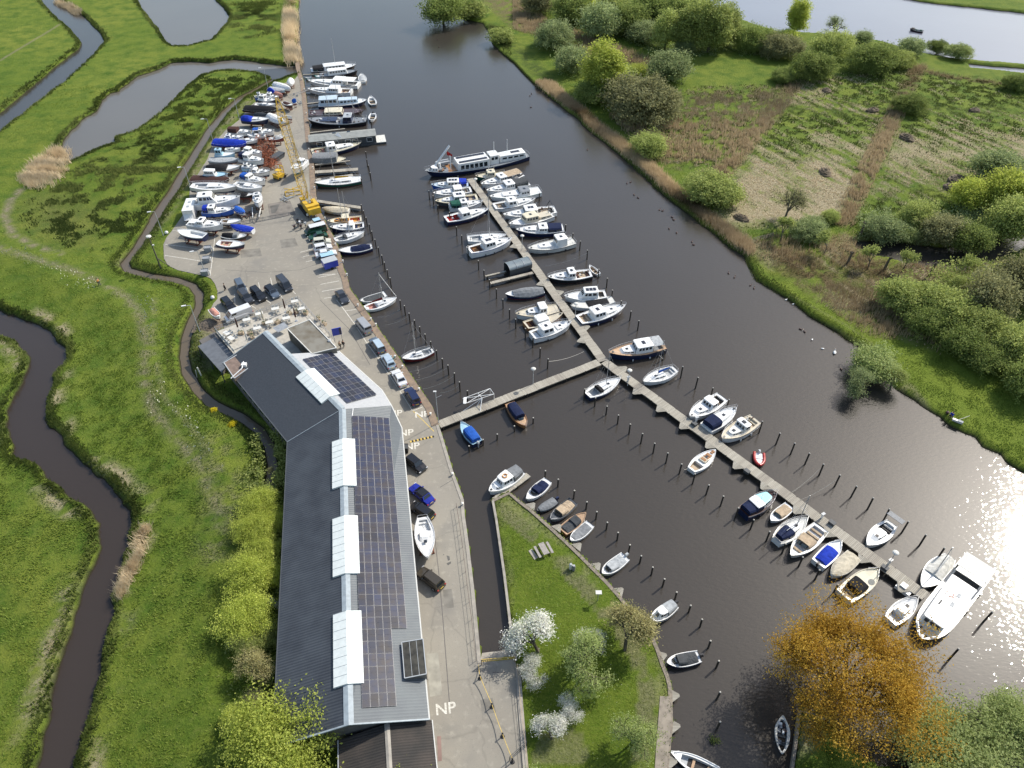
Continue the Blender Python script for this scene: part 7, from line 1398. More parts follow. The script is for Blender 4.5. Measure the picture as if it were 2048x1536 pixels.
# white stand on the shaded grass west of the clubhouse
o = empty('wooden_trestle', at(401,753,0), .4, 'pair of white boards standing on the shaded grass by the ditch', 'trestle'); mb = MB(); mb.tube((-.6, 0, 0), (-.4, .1, 1.6), .06, 4); mb.tube((.2, 0, 0), (.0, .3, 1.9), .14, 4); mb.build('white_boards', gel('offwhite'), o)
# ------------------------------------------------------------------ terrace furniture
def table_set(i, px, py, dg, lab):
 p = at(px, py, TZ); o = empty('terrace_table', (p.x, p.y, TZ), R(dg), lab, 'table', 'terrace tables'); mb = MB(); mb.box(-.7, .7, -.4, .4, .70, .75); mb.build('table_top', gel('offwhite'), o); mb = MB(); [mb.tube((x, y, 0), (x, y, .7), .03, 4) for x in (-.6, .6) for y in (-.3, .3)]; mb.build('table_legs', M_METAL, o)
 for k, (x, y) in enumerate(((-.35, .75), (.35, .75), (-.35, -.75), (.35, -.75))):
  q = Matrix.Rotation(R(dg), 4, 'Z') @ Vector((x, y, 0)) + Vector((p.x, p.y, TZ)); c = empty('chair', q, R(dg) + (0 if y > 0 else math.pi), ('far left', 'far right', 'near left', 'near right')[k] + ' chair at the ' + lab, 'chair', 'terrace chairs')
  mb = MB(); mb.box(-.22, .22, -.22, .22, .42, .46); mb.build('seat', gel('offwhite'), c); mb = MB(); mb.box(-.22, .22, .2, .24, .46, .88); mb.build('backrest', gel('offwhite'), c); mb = MB(); [mb.tube((x2, y2, 0), (x2, y2, .42), .02, 3) for x2 in (-.2, .2) for y2 in (-.2, .2)]; mb.build('chair_legs', M_METAL, c)
for i, (px, py, dg, lab) in enumerate(((591,608,20,'white table in the far right corner of the terrace'), (552,623,20,'white table in the middle of the far terrace edge'), (520,633,20,'white table right of the pale parasol'), (495,645,20,'white table between the two left parasols'), (574,642,20,'white table next to the flat roofed room'), (516,662,20,'white table by the stair canopy'), (455,672,-40,'upper of two white tables at the left terrace railing'), (464,682,-40,'lower of two white tables at the left terrace railing'), (604,623,20,'bench table with plants near the right railing'), (540,650,20,'white table beside the planter tree'))): table_set(i, px, py, dg, lab)
for px, py, col, lab in ((478,662,'brown','dark closed parasol at the left end of the terrace'), (497,688,'offwhite','pale closed parasol at the near terrace edge'), (529,647,'sand','beige closed parasol in the middle of the terrace'), (572,624,'brown','dark closed parasol with white tip on the far terrace side'), (593,642,'brown','slender dark closed parasol by the flat roofed room')):
 p = at(px, py, TZ); o = empty('parasol', (p.x, p.y, TZ), 0, lab, 'parasol', 'closed parasols on the terrace'); mb = MB(); mb.lathe([(.3, 0), (.3, .06), (.04, .08), (.035, 3.3)], 8); mb.build('parasol_pole', M_METAL, o); mb = MB(); mb.lathe([(.1, .9), (.17, 1.1), (.14, 2.4), (.06, 3.2)], 8); mb.build('folded_canopy', fab(col), o); mb = MB(); mb.lathe([(.07, 3.2), (.05, 3.5)], 6); mb.build('pole_tip', gel('offwhite'), o)
for k, (px, py) in enumerate(((483,668), (501,668), (530,648), (556,646), (594,625), (612,628), (637,640), (505,676), (579,628), (648,650))):
 p = at(px, py, TZ); o = empty('planter', (p.x, p.y, TZ), .3 * k, 'wooden planter box with green plants on the clubhouse terrace', 'planter', 'terrace planters'); mb = MB(); mb.box(-.5, .5, -.35, .35, 0, .5); mb.build('planter_box', plain('tan'), o); mb = MB(); rr = random.Random(k)
 for j in range(60): a = Vector((rr.uniform(-.45, .45), rr.uniform(-.35, .35), rr.uniform(.5, 1.0))); u_ = Vector((rr.uniform(-1, 1), rr.uniform(-1, 1), rr.uniform(-1, 1))) * .12; v_ = Vector((rr.uniform(-1, 1), rr.uniform(-1, 1), rr.uniform(-1, 1))) * .1; mb.face([a - u_, a + v_, a + u_])
 mb.build('plant', mat('plant_green', (.06, .11, .03), rough=.8), o)
# ------------------------------------------------------------------ lawn, road side things
o = empty('picnic_table', at(1086,1102,0), 0, 'weathered grey picnic table with one bench on the lawn', 'picnic table'); A, B2 = at(1082,1087,.75), at(1093,1107,.75); d = B2 - A; ang = math.atan2(d.y, d.x); m_ = (A + B2) / 2; o.location = (m_.x, m_.y, .03); o.rotation_euler = (0, 0, ang)
M_GW = mat('grey_wood', (.36, .33, .30), n=.15, ns=4)
mb = MB(); [mb.box(-1.0, 1.0, -.42 + .215 * k, -.42 + .2 + .215 * k, .70, .75) for k in range(4)]; mb.build('table_top', M_GW, o)
mb = MB(); [mb.box(-1.0, 1.0, sg * .95 - .17, sg * .95 + .17, .42, .47) for sg in (-1,)]; mb.build('bench_board', M_GW, o); mb = MB(); mb.box(-1.0, 1.0, .78, 1.12, .42, .47); mb.build('bench_board', M_GW, o)
mb = MB(); [mb.tube((x, sg * .2, .7), (x, sg * .7, 0), .06, 4) for x in (-.75, .75) for sg in (-1, 1)]; [mb.tube((x, -1.0, .4), (x, 1.0, .4), .05, 4) for x in (-.75, .75)]; mb.build('cross_legs', M_TIMB, o)
mb = MB(); prism(mb, PX([(1057,1102), (1069,1120), (1076,1115), (1064,1098)]), .0, .06); tag(mb.build('paved_slab', M_CONC), kind='structure')
for p, lab in (((1141,1137), 'white gas bottle like water tap post on the lawn'), ((1147,1140), 'grey litter bin beside the tap post on the lawn')):
 o = empty('litter_bin' if 'bin' in lab else 'tap_post', at(*p, 0), 0, lab.replace('gas bottle like ', ''), 'bin' if 'bin' in lab else 'tap'); mb = MB(); mb.lathe([(.22, 0), (.24, .8), (.2, .95), (.06, 1.0)], 9); mb.build('body', gel('white') if 'tap' in o.name else plain('grey'), o); mb = MB(); mb.box(-.14, .14, -.14, .14, 1.0, 1.12); mb.build('cap', gel('lightgrey'), o)
o = empty('lamp_post', at(1195,1201,0), 0, 'square headed garden lamp near the bare lawn edge', 'lamp post'); mb = MB(); mb.lathe([(.05, 0), (.04, 1.95)], 6); mb.build('lamp_pole', plain('steel'), o); mb = MB(); mb.box(-.4, .4, -.28, .28, 1.95, 2.05); mb.build('lamp_head', gel('offwhite'), o)
o = empty('lamp_post', at(1038,1318,0), 0, 'small round headed post behind the yellow barrier', 'lamp post')if False else None
# fence along the canal
def post_fence(label, pts, h, sp, name='fence', m=None, r=.035, rails=2, group=None, mesh=False):
 P = [Vector((*p, .03)) for p in PX(pts)]; o = empty(name, P[0], 0, label, 'fence', group); mb = MB(); mr = MB()
 for a, b2 in zip(P[:-1], P[1:]):
  n = max(1, int((b2 - a).length / sp))
  for i in range(n + 1): p = a.lerp(b2, i / n) - P[0]; mb.tube((p.x, p.y, 0), (p.x, p.y, h), r * 1.4, 4)
  for k in range(rails): z = h * (k + 1) / rails; mr.tube((a.x - P[0].x, a.y - P[0].y, z), (b2.x - P[0].x, b2.y - P[0].y, z), r, 4)
 mb.build('fence_posts', m or plain('steel'), o); mr.build('fence_rails', m or plain('steel'), o); return o
post_fence('thin steel railing along the road beside the narrow canal', [(913,1015), (918,1045), (925,1095), (934,1170), (943,1240), (952,1322)], 1.0, 2.0, m=plain('brown'), r=.02)
post_fence('thin wire fence along the left edge of the lower lawn', [(1034,1335), (1040,1400), (1048,1470), (1055,1536), (1062,1600)], 1.1, 2.2, m=plain('tan'), r=.02, rails=3); post_fence('dark gate fence across the bottom of the road corner', [(1019,1522), (1040,1503), (1053,1492)], 1.2, 1.2, m=plain('darkgrey'))
o = empty('barrier', at(963,1323,.05), 0, 'yellow lattice barrier across the head of the slipway', 'barrier'); mb = MB(); A = at(963,1323,.9) - o.location; B2 = at(1030,1317,.9) - o.location; A.z = .85; B2.z = .85; C2 = B2.copy(); C2.z = 1.3
for a, b2 in ((A, B2), (A + Vector((0, 0, .5)), C2)): mb.tube(a, b2, .05, 4)
for i in range(16): mb.tube(A.lerp(B2, i / 16), (A + Vector((0, 0, .5))).lerp(C2, (i + .5) / 16), .03, 3); mb.tube((A + Vector((0, 0, .5))).lerp(C2, (i + .5) / 16), A.lerp(B2, (i + 1) / 16), .03, 3)
mb.build('lattice_beam', M_YEL, o); mb = MB(); mb.tube((A.x, A.y, 0), (A.x, A.y, 1.35), .08, 6); mb.tube((B2.x, B2.y, 0), (B2.x, B2.y, 1.35), .08, 6); mb.build('barrier_posts', plain('tan'), o)
pp = [(960,1357), (984,1414), (1005,1473), (1025,1524)]
for i, p in enumerate(pp):
 mb = MB(); mb.lathe([(.28, 0), (.25, .08), (.07, .12), (.06, .85), (.12, .9), (.05, 1.0)], 8); o = mb.build('chain_post', plain('black')); o.location = at(*p, .03); tag(o, ('highest', 'second highest', 'second lowest', 'lowest')[i] + ' black post of the yellow chain on the lower road', 'post', 'chain posts on the road')
mb = MB(); Pc = [at(957,1330,.2)] + [at(*p, .03) + Vector((0, 0, .82)) for p in pp]; pts = []
for a, b2 in zip(Pc[:-1], Pc[1:]):
 for i in range(7): u = i / 6; p = a.lerp(b2, u); p.z -= .35 * 4 * u * (1 - u) * .6; pts.append(p)
mb.path(pts, .045, 4); tag(mb.build('yellow_chain', M_YEL), 'yellow chain strung between black posts on the lower road', 'chain')
# trolleys and bins at the hall wall
for p, co, lab in (((812,902), 'black', 'dark figure like stack of bins at the hall wall by the NP lettering'), ((1003,1335), 'brown', 'x')):
 if lab == 'x': continue
 o = empty('bin_stack', at(*p, .03), 0, 'stack of black bins at the hall wall by the NP lettering', 'bins'); mb = MB(); mb.box(-.4, .4, -.5, .3, 0, 1.1); mb.box(-.3, .3, .35, .9, 0, .8); mb.build('bin_bodies', plain('black'), o); mb = MB(); mb.box(-.43, .43, -.53, .33, 1.1, 1.18); mb.build('bin_lids', plain('darkgrey'), o)
# bicycle-like stand on the quay row
o = empty('bicycle', at(788,722,.1), .9, 'bicycle parked on the quay beside the pale blue hatchback', 'bicycle'); mb = MB(); 
for x in (-.5, .5):
 for i in range(12): a0, a1 = i * .5236, (i + 1) * .5236; mb.tube((x + .33 * math.cos(a0), 0, .33 + .33 * math.sin(a0)), (x + .33 * math.cos(a1), 0, .33 + .33 * math.sin(a1)), .03, 3)
mb.build('wheels', M_RUB, o); mb = MB(); [mb.tube(a, b2, .025, 4) for a, b2 in (((-.5, 0, .33), (-.1, 0, .35)), ((-.1, 0, .35), (.35, 0, .85)), ((-.25, 0, .85), (.35, 0, .85)), ((-.1, 0, .35), (-.3, 0, .95)), ((.5, 0, .33), (.35, 0, 1.0)), ((-.5, 0, .33), (-.25, 0, .8)))]; mb.build('frame', gel('teal'), o); mb = MB(); mb.tube((.35, -.25, 1.0), (.35, .25, 1.0), .02, 4); mb.build('handlebar', M_METAL, o)
# ------------------------------------------------------------------ people
SKIN = mat('skin', (.45, .27, .19), rough=.6); HAIR = mat('hair', (.05, .035, .02), rough=.8)
def skinned(name, verts, edges, radii, m, parent, lv=2):
 me = bpy.data.meshes.new(name); me.from_pydata(verts, edges, []); o = bpy.data.objects.new(name, me); link(o, parent); sm = o.modifiers.new('skin', 'SKIN'); 
 for i, r in enumerate(radii): me.skin_vertices[0].data[i].radius = (r, r)
 me.skin_vertices[0].data[0].use_root = True; sb_ = o.modifiers.new('sub', 'SUBSURF'); sb_.levels = lv; sb_.render_levels = lv; me.materials.append(m); return o
def person(label, loc, rz, top, legs, pose='walk', group=None):
 o = empty('person', loc, rz, label, 'person', group)
 if pose == 'sit': hp, kn, an = .5, ((.42, .52), (.4, .5)), ((.5, .06), (.46, .06)); 
 V_ = [(0, 0, .95), (.0, 0, 1.2), (.02, 0, 1.42), (.03, 0, 1.52), (.05, 0, 1.66), (.06, 0, 1.72)]; r = [.15, .14, .13, .055, .095, .08]; E_ = [(0, 1), (1, 2), (2, 3), (3, 4), (4, 5)]
 if pose == 'sit':
  V_ = [(x, y, z - .5) for x, y, z in V_]
  L1 = [(.1, .1, .45), (.45, .13, .48), (.5, .13, .08), (.62, .13, .04)]; L2 = [(.1, -.1, .45), (.43, -.15, .46), (.47, -.15, .08), (.6, -.15, .04)]; A1 = [(.05, .2, .87), (.2, .26, .65), (.42, .2, .62), (.5, .18, .62)]; A2 = [(.05, -.2, .87), (.18, -.26, .65), (.42, -.18, .66), (.5, -.16, .66)]
 else:
  L1 = [(0, .1, .9), (.16, .11, .5), (.10, .11, .1), (.24, .12, .04)]; L2 = [(0, -.1, .9), (.0, -.11, .5), (-.24, -.11, .12), (-.14, -.12, .05)]; A1 = [(.0, .2, 1.38), (-.1, .25, 1.12), (.0, .25, .92), (.04, .24, .85)]; A2 = [(.0, -.2, 1.38), (.08, -.25, 1.12), (.24, -.24, .98), (.3, -.22, .92)]
 for ch, rt, root in ((L1, (.1, .07, .045, .04), 0), (L2, (.1, .07, .045, .04), 0), (A1, (.06, .045, .035, .04), 2), (A2, (.06, .045, .035, .04), 2)):
  k = len(V_); V_ += ch; r += list(rt); E_ += [(root, k), (k, k + 1), (k + 1, k + 2), (k + 2, k + 3)]
 skinned('body', V_, E_, r, SKIN, o)
 dz = -.5 if pose == 'sit' else 0
 skinned('jacket', [(0, 0, .95 + dz), (0, 0, 1.2 + dz), (.02, 0, 1.43 + dz), A1[0], A1[1], A1[2], A2[0], A2[1], A2[2]], [(0, 1), (1, 2), (2, 3), (3, 4), (4, 5), (2, 6), (6, 7), (7, 8)], [.19, .17, .14, .085, .07, .055, .085, .07, .055], plain(top) if isinstance(top, str) else top, o)
 skinned('trousers', [(0, 0, .93 + dz), L1[0], L1[1], L1[2], L2[0], L2[1], L2[2]], [(0, 1), (1, 2), (2, 3), (0, 4), (4, 5), (5, 6)], [.17, .125, .095, .07, .125, .095, .07], plain(legs), o)
 mb = MB(); mb.lathe([(.06, 1.70 + dz), (.11, 1.73 + dz), (.10, 1.79 + dz), (.04, 1.83 + dz)], 8, c=(.04, 0, 0)); mb.build('hair', HAIR, o, smooth=True); return o
fz = lambda px, py: (at(px, py, 0).x, at(px, py, 0).y, max(height(at(px, py, 0).x, at(px, py, 0).y), 0))
person('walker in an orange jacket on the worn meadow path', fz(203,577), 2.6, 'orange', 'darkgrey')
person('angler in a dark blue jacket sitting on the right bank', fz(1902,834), 3.6, 'royal', 'black', 'sit')
for p, t_, l_, lab in (((681,697), 'tan', 'black', 'person in beige beside the blue sign'), ((688,695), 'black', 'darkgrey', 'person in black beside the blue sign')): person(lab, at(*p, .03), 1.0, t_, l_)
person('distant person in dark clothes crossing the parking area', at(451,581,.03), .4, 'black', 'black')
o = empty('folding_stool', (*fz(1902,834)[:2], 0), 3.6, 'black folding stool under the angler', 'stool'); mb = MB(); mb.box(-.2, .2, -.22, .22, .28, .32); mb.build('seat', plain('black'), o); mb = MB(); [mb.tube((x, y, 0), (-x, y, .28), .015, 3) for x in (-.2, .2) for y in (-.2, .2)]; mb.build('legs', M_METAL, o)
o = empty('fishing_box', fz(1914,844), 2.5, 'white and grey fishing box lying beside the angler', 'box'); mb = MB(); mb.box(-.8, .8, -.22, .22, .05, .4); mb.build('box_body', gel('offwhite'), o); mb = MB(); mb.box(-.82, .0, -.24, .24, .4, .46); mb.build('lid', plain('steel'), o)
A = Vector(fz(1914,844)); B2 = Vector(fz(1938,834)); mb = MB(); mb.tube((A.x, A.y, .5), (B2.x, B2.y, .3), .03, 4); tag(mb.build('fishing_rod', plain('offwhite')), 'long pale rod pointing inland from the fishing box', 'fishing rod')
o = empty('tackle_bag', fz(1894,827), 1, 'brown tackle bag beside the angler', 'bag'); mb = MB(); mb.lathe([(.2, 0), (.3, .1), (.28, .4), (.1, .5)], 8); mb.build('bag_body', plain('brown'), o); mb = MB(); mb.tube((-.2, 0, .45), (.2, 0, .45), .03, 4); mb.build('strap', plain('black'), o)
# ------------------------------------------------------------------ waterfowl
def bird(px, py, white, lab, grp, rz, s=1.0):
 o = empty('duck' if not white else 'swan', at(px, py, WZ), rz, lab, 'duck' if not white else 'swan', grp); s_ = s
 mb = MB(); rows = []
 for u, r, z in ((-1, .02, .16), (-.75, .12, .12), (-.3, .2, .1), (.2, .2, .1), (.6, .13, .11), (.85, .02, .14)): rows.append([(u * .4 * s_, r * math.cos(a) * s_, max(-.05, (z + r * math.sin(a) * .8)) * s_) for a in [i * math.pi / 4 for i in range(8)]])
 mb.grid(rows, closed=True); b0 = [(.28, 0, .16), (.36, 0, .3), (.44, 0, .34)]
 for a, b2, r1 in ((b0[0], b0[1], .05), (b0[1], b0[2], .05)): mb.tube([q * s_ for q in a], [q * s_ for q in b2], r1 * s_, 6)
 mb.lathe([(.02, .27), (.065, .31), (.06, .37), (.02, .41)], 6, c=(.42 * s_, 0, 0 + .0)) if s_ == 1.0 else None
 mb.build('body', gel('white') if white else plain('brown'), o, smooth=True); mb = MB(); mb.tube((.46 * s_, 0, .34 * s_), (.56 * s_, 0, .32 * s_), .02 * s_, 4); mb.build('beak', gel('orange'), o)
rr = random.Random(4)
for px, py in ((1254,367),(1261,365),(1276,396),(1319,420),(1325,422),(1344,435),(1347,440),(1338,458),(1353,466),(1384,484),(1387,490),(1457,547),(1469,555),(1501,571),(1508,577),(1601,659),(1609,664),(1682,739),(1268,390),(1175,300),(1063,188),(1062,215),(1060,192),(878,95),(875,80)): bird(px, py, False, 'small brown duck swimming in the main channel near the right bank', 'ducks on the channel', rr.random() * 6, .9)
for px, py in ((1572,600),(1586,609),(1624,680),(1645,698),(1960,883)): bird(px, py, True, 'white bird swimming close to the grassy right bank', 'white birds by the right bank', rr.random() * 6, .8)
bird(1669,706, True, 'white swan flapping up a splash below the grassy bank', None, 1.2, 1.5)
# ------------------------------------------------------------------ vegetation
def leaf_material(name, c1, c2, trans=.3, c3=None):
 if name in MATS: return MATS[name]
 m = bpy.data.materials.new(name); m.use_nodes = True; t = m.node_tree; N = t.nodes; L = t.links; b = N['Principled BSDF']; b.inputs['Roughness'].default_value = .75; b.inputs['Specular IOR Level'].default_value = .2
 at_ = N.new('ShaderNodeAttribute'); at_.attribute_name = 'tint'; sp = N.new('ShaderNodeSeparateColor'); L.new(at_.outputs['Color'], sp.inputs[0])
 tc = N.new('ShaderNodeTexCoord'); no = N.new('ShaderNodeTexNoise'); no.inputs['Scale'].default_value = .45; no.inputs['Detail'].default_value = 4; L.new(tc.outputs['Object'], no.inputs['Vector'])
 ad = N.new('ShaderNodeMath'); ad.operation = 'ADD'; L.new(sp.outputs[0], ad.inputs[0]); L.new(no.outputs[0], ad.inputs[1]); mr = N.new('ShaderNodeMapRange'); mr.inputs[1].default_value = .55; mr.inputs[2].default_value = 1.45; L.new(ad.outputs[0], mr.inputs[0])
 mx = N.new('ShaderNodeMix'); mx.data_type = 'RGBA'; mx.inputs[6].default_value = (*c1, 1); mx.inputs[7].default_value = (*c2, 1); L.new(mr.outputs[0], mx.inputs[0])
 oi = N.new('ShaderNodeObjectInfo'); hs = N.new('ShaderNodeHueSaturation'); a = N.new('ShaderNodeMapRange'); a.inputs[3].default_value = .85; a.inputs[4].default_value = 1.15; L.new(oi.outputs['Random'], a.inputs[0]); L.new(a.outputs[0], hs.inputs['Value']); L.new(mx.outputs[2], hs.inputs['Color'])
 L.new(hs.outputs[0], b.inputs['Base Color'])
 tr = N.new('ShaderNodeBsdfTranslucent'); L.new(hs.outputs[0], tr.inputs[0]); ms = N.new('ShaderNodeMixShader'); ms.inputs[0].default_value = trans; L.new(b.outputs[0], ms.inputs[1]); L.new(tr.outputs[0], ms.inputs[2]); L.new(ms.outputs[0], N['Material Output'].inputs[0])
 MATS[name] = m; return m
LM = dict(green=leaf_material('foliage_green', (.18,.24,.06), (.33,.39,.12), .48), light=leaf_material('foliage_light', (.28,.34,.09), (.48,.53,.18), .48), yellow=leaf_material('foliage_yellow', (.36,.43,.07), (.64,.69,.16), .5), olive=leaf_material('foliage_olive', (.20,.20,.09), (.34,.34,.17), .48),
   grey=leaf_material('foliage_greygreen', (.23,.29,.12), (.41,.47,.22), .48), pale=leaf_material('foliage_pale', (.30,.38,.12), (.50,.56,.24), .48), twig=leaf_material('foliage_twiggy', (.32,.29,.12), (.50,.46,.22), .4), orange=leaf_material('foliage_orange', (.34,.185,.02), (.58,.39,.065), .42),
   blossom=leaf_material('blossom', (.50,.54,.38), (.96,.93,.90), .3), dark=leaf_material('foliage_dark', (.03,.05,.012), (.07,.10,.02)), flower=leaf_material('yellow_flowers', (.6,.5,.02), (.8,.68,.03)))
M_BARK = mat('bark', (.13, .11, .08), rough=.9, n=.2, ns=3)
def leaves_np(C, n_per, sig, size, seed=0, out=None, flat=.0, tint=None):
 """clusters of small four-cornered leaves: C (k,3) centres, sig cluster radius"""
 r = np.random.RandomState(seed); k = len(C); n = k * n_per; P = np.repeat(C, n_per, 0) + r.normal(0, 1, (n, 3)) * np.array([sig, sig, sig * .75])
 a = r.normal(0, 1, (n, 3)); a /= np.linalg.norm(a, axis=1)[:, None] + 1e-9; b = r.normal(0, 1, (n, 3)); b -= (a * b).sum(1)[:, None] * a; b /= np.linalg.norm(b, axis=1)[:, None] + 1e-9
 s = size * r.uniform(.6, 1.35, (n, 1)); V = np.stack([P - a * s, P + b * s * .55, P + a * s, P - b * s * .55], 1).reshape(-1, 3); F = np.arange(n * 4).reshape(-1, 4)
 tn = np.repeat(r.rand(k) if tint is None else tint, n_per) * .65 + r.rand(n) * .35; T = np.repeat(np.stack([tn, tn, tn, np.ones(n)], 1), 4, 0); return V, F, T
def foliage_mesh(name, C, n_per, sig, size, seed=0, parts=None):
 V, F, T = leaves_np(np.asarray(C), n_per, sig, size, seed); o = np_mesh(name, V, F, LM['green'], attr={'tint': T}); me = o.data; bpy.data.objects.remove(o); return me
def dome_points(r, h, k, seed, lobes=5, shell=.75):
 q = np.random.RandomState(seed); L_ = [(q.uniform(-.45, .45) * r, q.uniform(-.45, .45) * r, q.uniform(.55, .75)) for _ in range(lobes)] + [(0, 0, .8)]; P = []
 while len(P) < k:
  cx, cy, s = L_[q.randint(len(L_))]; d = q.normal(0, 1, 3); d /= np.linalg.norm(d); d[2] = abs(d[2]) * 1.0 if q.rand() < .8 else -abs(d[2]) * .4; rad = (q.uniform(shell, 1.0) if q.rand() < .8 else q.uniform(.3, shell)) * (1 + .12 * q.normal())
  p = np.array([cx + d[0] * rad * r * s, cy + d[1] * rad * r * s, h * .35 + d[2] * rad * h * .65 * (s / .8)])
  if p[2] > .1: P.append(p)
 return np.array(P)
def branches(h0, r, h, seed, depth=4, kids=3, lean=(0, 0), up=.5, trunks=1):
 q = random.Random(seed); segs = []; tips = []
 def grow(p, d, l, rad, lv):
  e = p + d * l; segs.append((p, e, rad, rad * .68)); 
  if lv >= depth: tips.append(e); return
  if lv >= depth - 1: tips.append(e)
  for i in range(kids + (1 if q.random() < .4 else 0)):
   a = d.orthogonal().normalized(); a.rotate(Matrix.Rotation(q.uniform(0, 6.283), 3, d)); nd = (d * .75 + a * q.uniform(.45, 1.0) + Vector((0, 0, up * .3))).normalized(); grow(e, nd, l * q.uniform(.62, .86), rad * .66, lv + 1)
 for k in range(trunks):
  a = q.uniform(0, 6.28); d = Vector((lean[0] + (.5 if trunks > 1 else .1) * math.cos(a + k * 2.1), lean[1] + (.5 if trunks > 1 else .1) * math.sin(a + k * 2.1), 1)).normalized(); grow(Vector((0, 0, 0)), d, h0, .045 * r + .06, 0)
 T = np.array([tuple(t) for t in tips]); m = np.abs(T[:, :2]).max(); zx = T[:, 2].max(); sx, sz = r / max(m, .1), h / zx; S = Vector((sx, sx, sz)); 
 # scale everything beyond the trunk to the wanted crown
 f = lambda p: Vector((p.x * sx, p.y * sx, p.z * sz)); mb = MB(); cut = segs
 for p, e, a, b in cut: mb.tube(f(p), f(e), a, 4, r2=b)
 me = bpy.data.meshes.new('branches'); me.from_pydata(mb.v, [], mb.f); me.materials.append(M_BARK); me.update(); T = T * np.array([sx, sx, sz]); return me, T
PROTO = {}
def proto(kind):
 if kind in PROTO: return PROTO[kind]
 if kind == 'dome': P = [(foliage_mesh('crown', dome_points(5, 6, 420, 10 + i, 5), 22, .5, .30, i), None) for i in range(3)]
 elif kind == 'smooth': P = [(foliage_mesh('crown', dome_points(5, 5.5, 560, 20 + i, 3, .86), 38, .42, .16, i), None) for i in range(2)]
 elif kind == 'tall': P = [(foliage_mesh('crown', dome_points(3.2, 11, 420, 30 + i, 4), 34, .5, .2, i), None) for i in range(2)]
 elif kind == 'wild': P = [(foliage_mesh('crown', dome_points(5, 7.5, 420, 40 + i, 9, .6), 36, .6, .21, i), None) for i in range(3)]
 elif kind == 'fine': P = [(foliage_mesh('crown', dome_points(5, 6.5, 520, 45 + i, 7, .62), 66, .5, .12, i), None) for i in range(2)]
 elif kind in ('airy', 'twiggy'):
  P = []
  for i in range(3):
   me, T = branches(1.6, 4.2, 6.5, 50 + i, 4, 3, trunks=2); P.append((foliage_mesh('crown', T, 24 if kind == 'airy' else 9, .5, .12 if kind == 'airy' else .11, i), me))
 elif kind == 'pollard':
  P = []
  for i in range(2): me, T = branches(2.0, 1.7, 4.6, 70 + i, 3, 3); T = T[T[:, 2] > 2.2]; P.append((foliage_mesh('crown', T, 26, .35, .15, i), me))
 PROTO[kind] = P; return P
TRUNK = None
def tree(label, px, py, rpx, kind='dome', col='green', hs=1.0, group=None, zc=None, name='tree', cat='tree', rr=None):
 base = {'dome': 5, 'smooth': 5, 'tall': 3.2, 'wild': 5, 'fine': 5, 'airy': 4.2, 'twiggy': 4.2, 'pollard': 1.7}[kind]; H0 = {'dome': 6, 'smooth': 5.5, 'tall': 11, 'wild': 7.5, 'fine': 6.5, 'airy': 6.5, 'twiggy': 6.5, 'pollard': 4.6}[kind]
 r = rr or rpx / ((py + 607) * .73 / 88); s = r / base; z = (zc if zc is not None else H0 * s * hs * .5); p = at(px, py, z); q = random.Random(int(px * 7 + py)); P = proto(kind); cm, bm_ = P[q.randrange(len(P))]
 o = empty(name, (p.x, p.y, max(-.6, min(.3, height(p.x, p.y)))), q.random() * 6.28, label, cat, group); o.scale = (s, s, s * hs)
 c = bpy.data.objects.new('crown', cm); link(c, o); c.material_slots[0].link = 'OBJECT'; c.material_slots[0].material = LM[col]
 if bm_: link(bpy.data.objects.new('trunk', bm_), o)
 else:
  if 'stem' not in PROTO:
   mb = MB(); mb.tube((0, 0, -.5), (.1, 0, 2.0), .3, 7, r2=.22); mb.tube((.1, 0, 1.9), (1.0, .3, 3.6), .17, 5, r2=.1); mb.tube((.1, 0, 1.9), (-.8, .6, 3.8), .15, 5, r2=.08); mb.tube((.1, 0, 1.9), (.1, -.9, 3.7), .14, 5, r2=.08); me = bpy.data.meshes.new('trunk'); me.from_pydata(mb.v, [], mb.f); me.materials.append(M_BARK); PROTO['stem'] = me
  link(bpy.data.objects.new('trunk', PROTO['stem']), o)
 return o
TG = 'trees and bushes on the right bank'
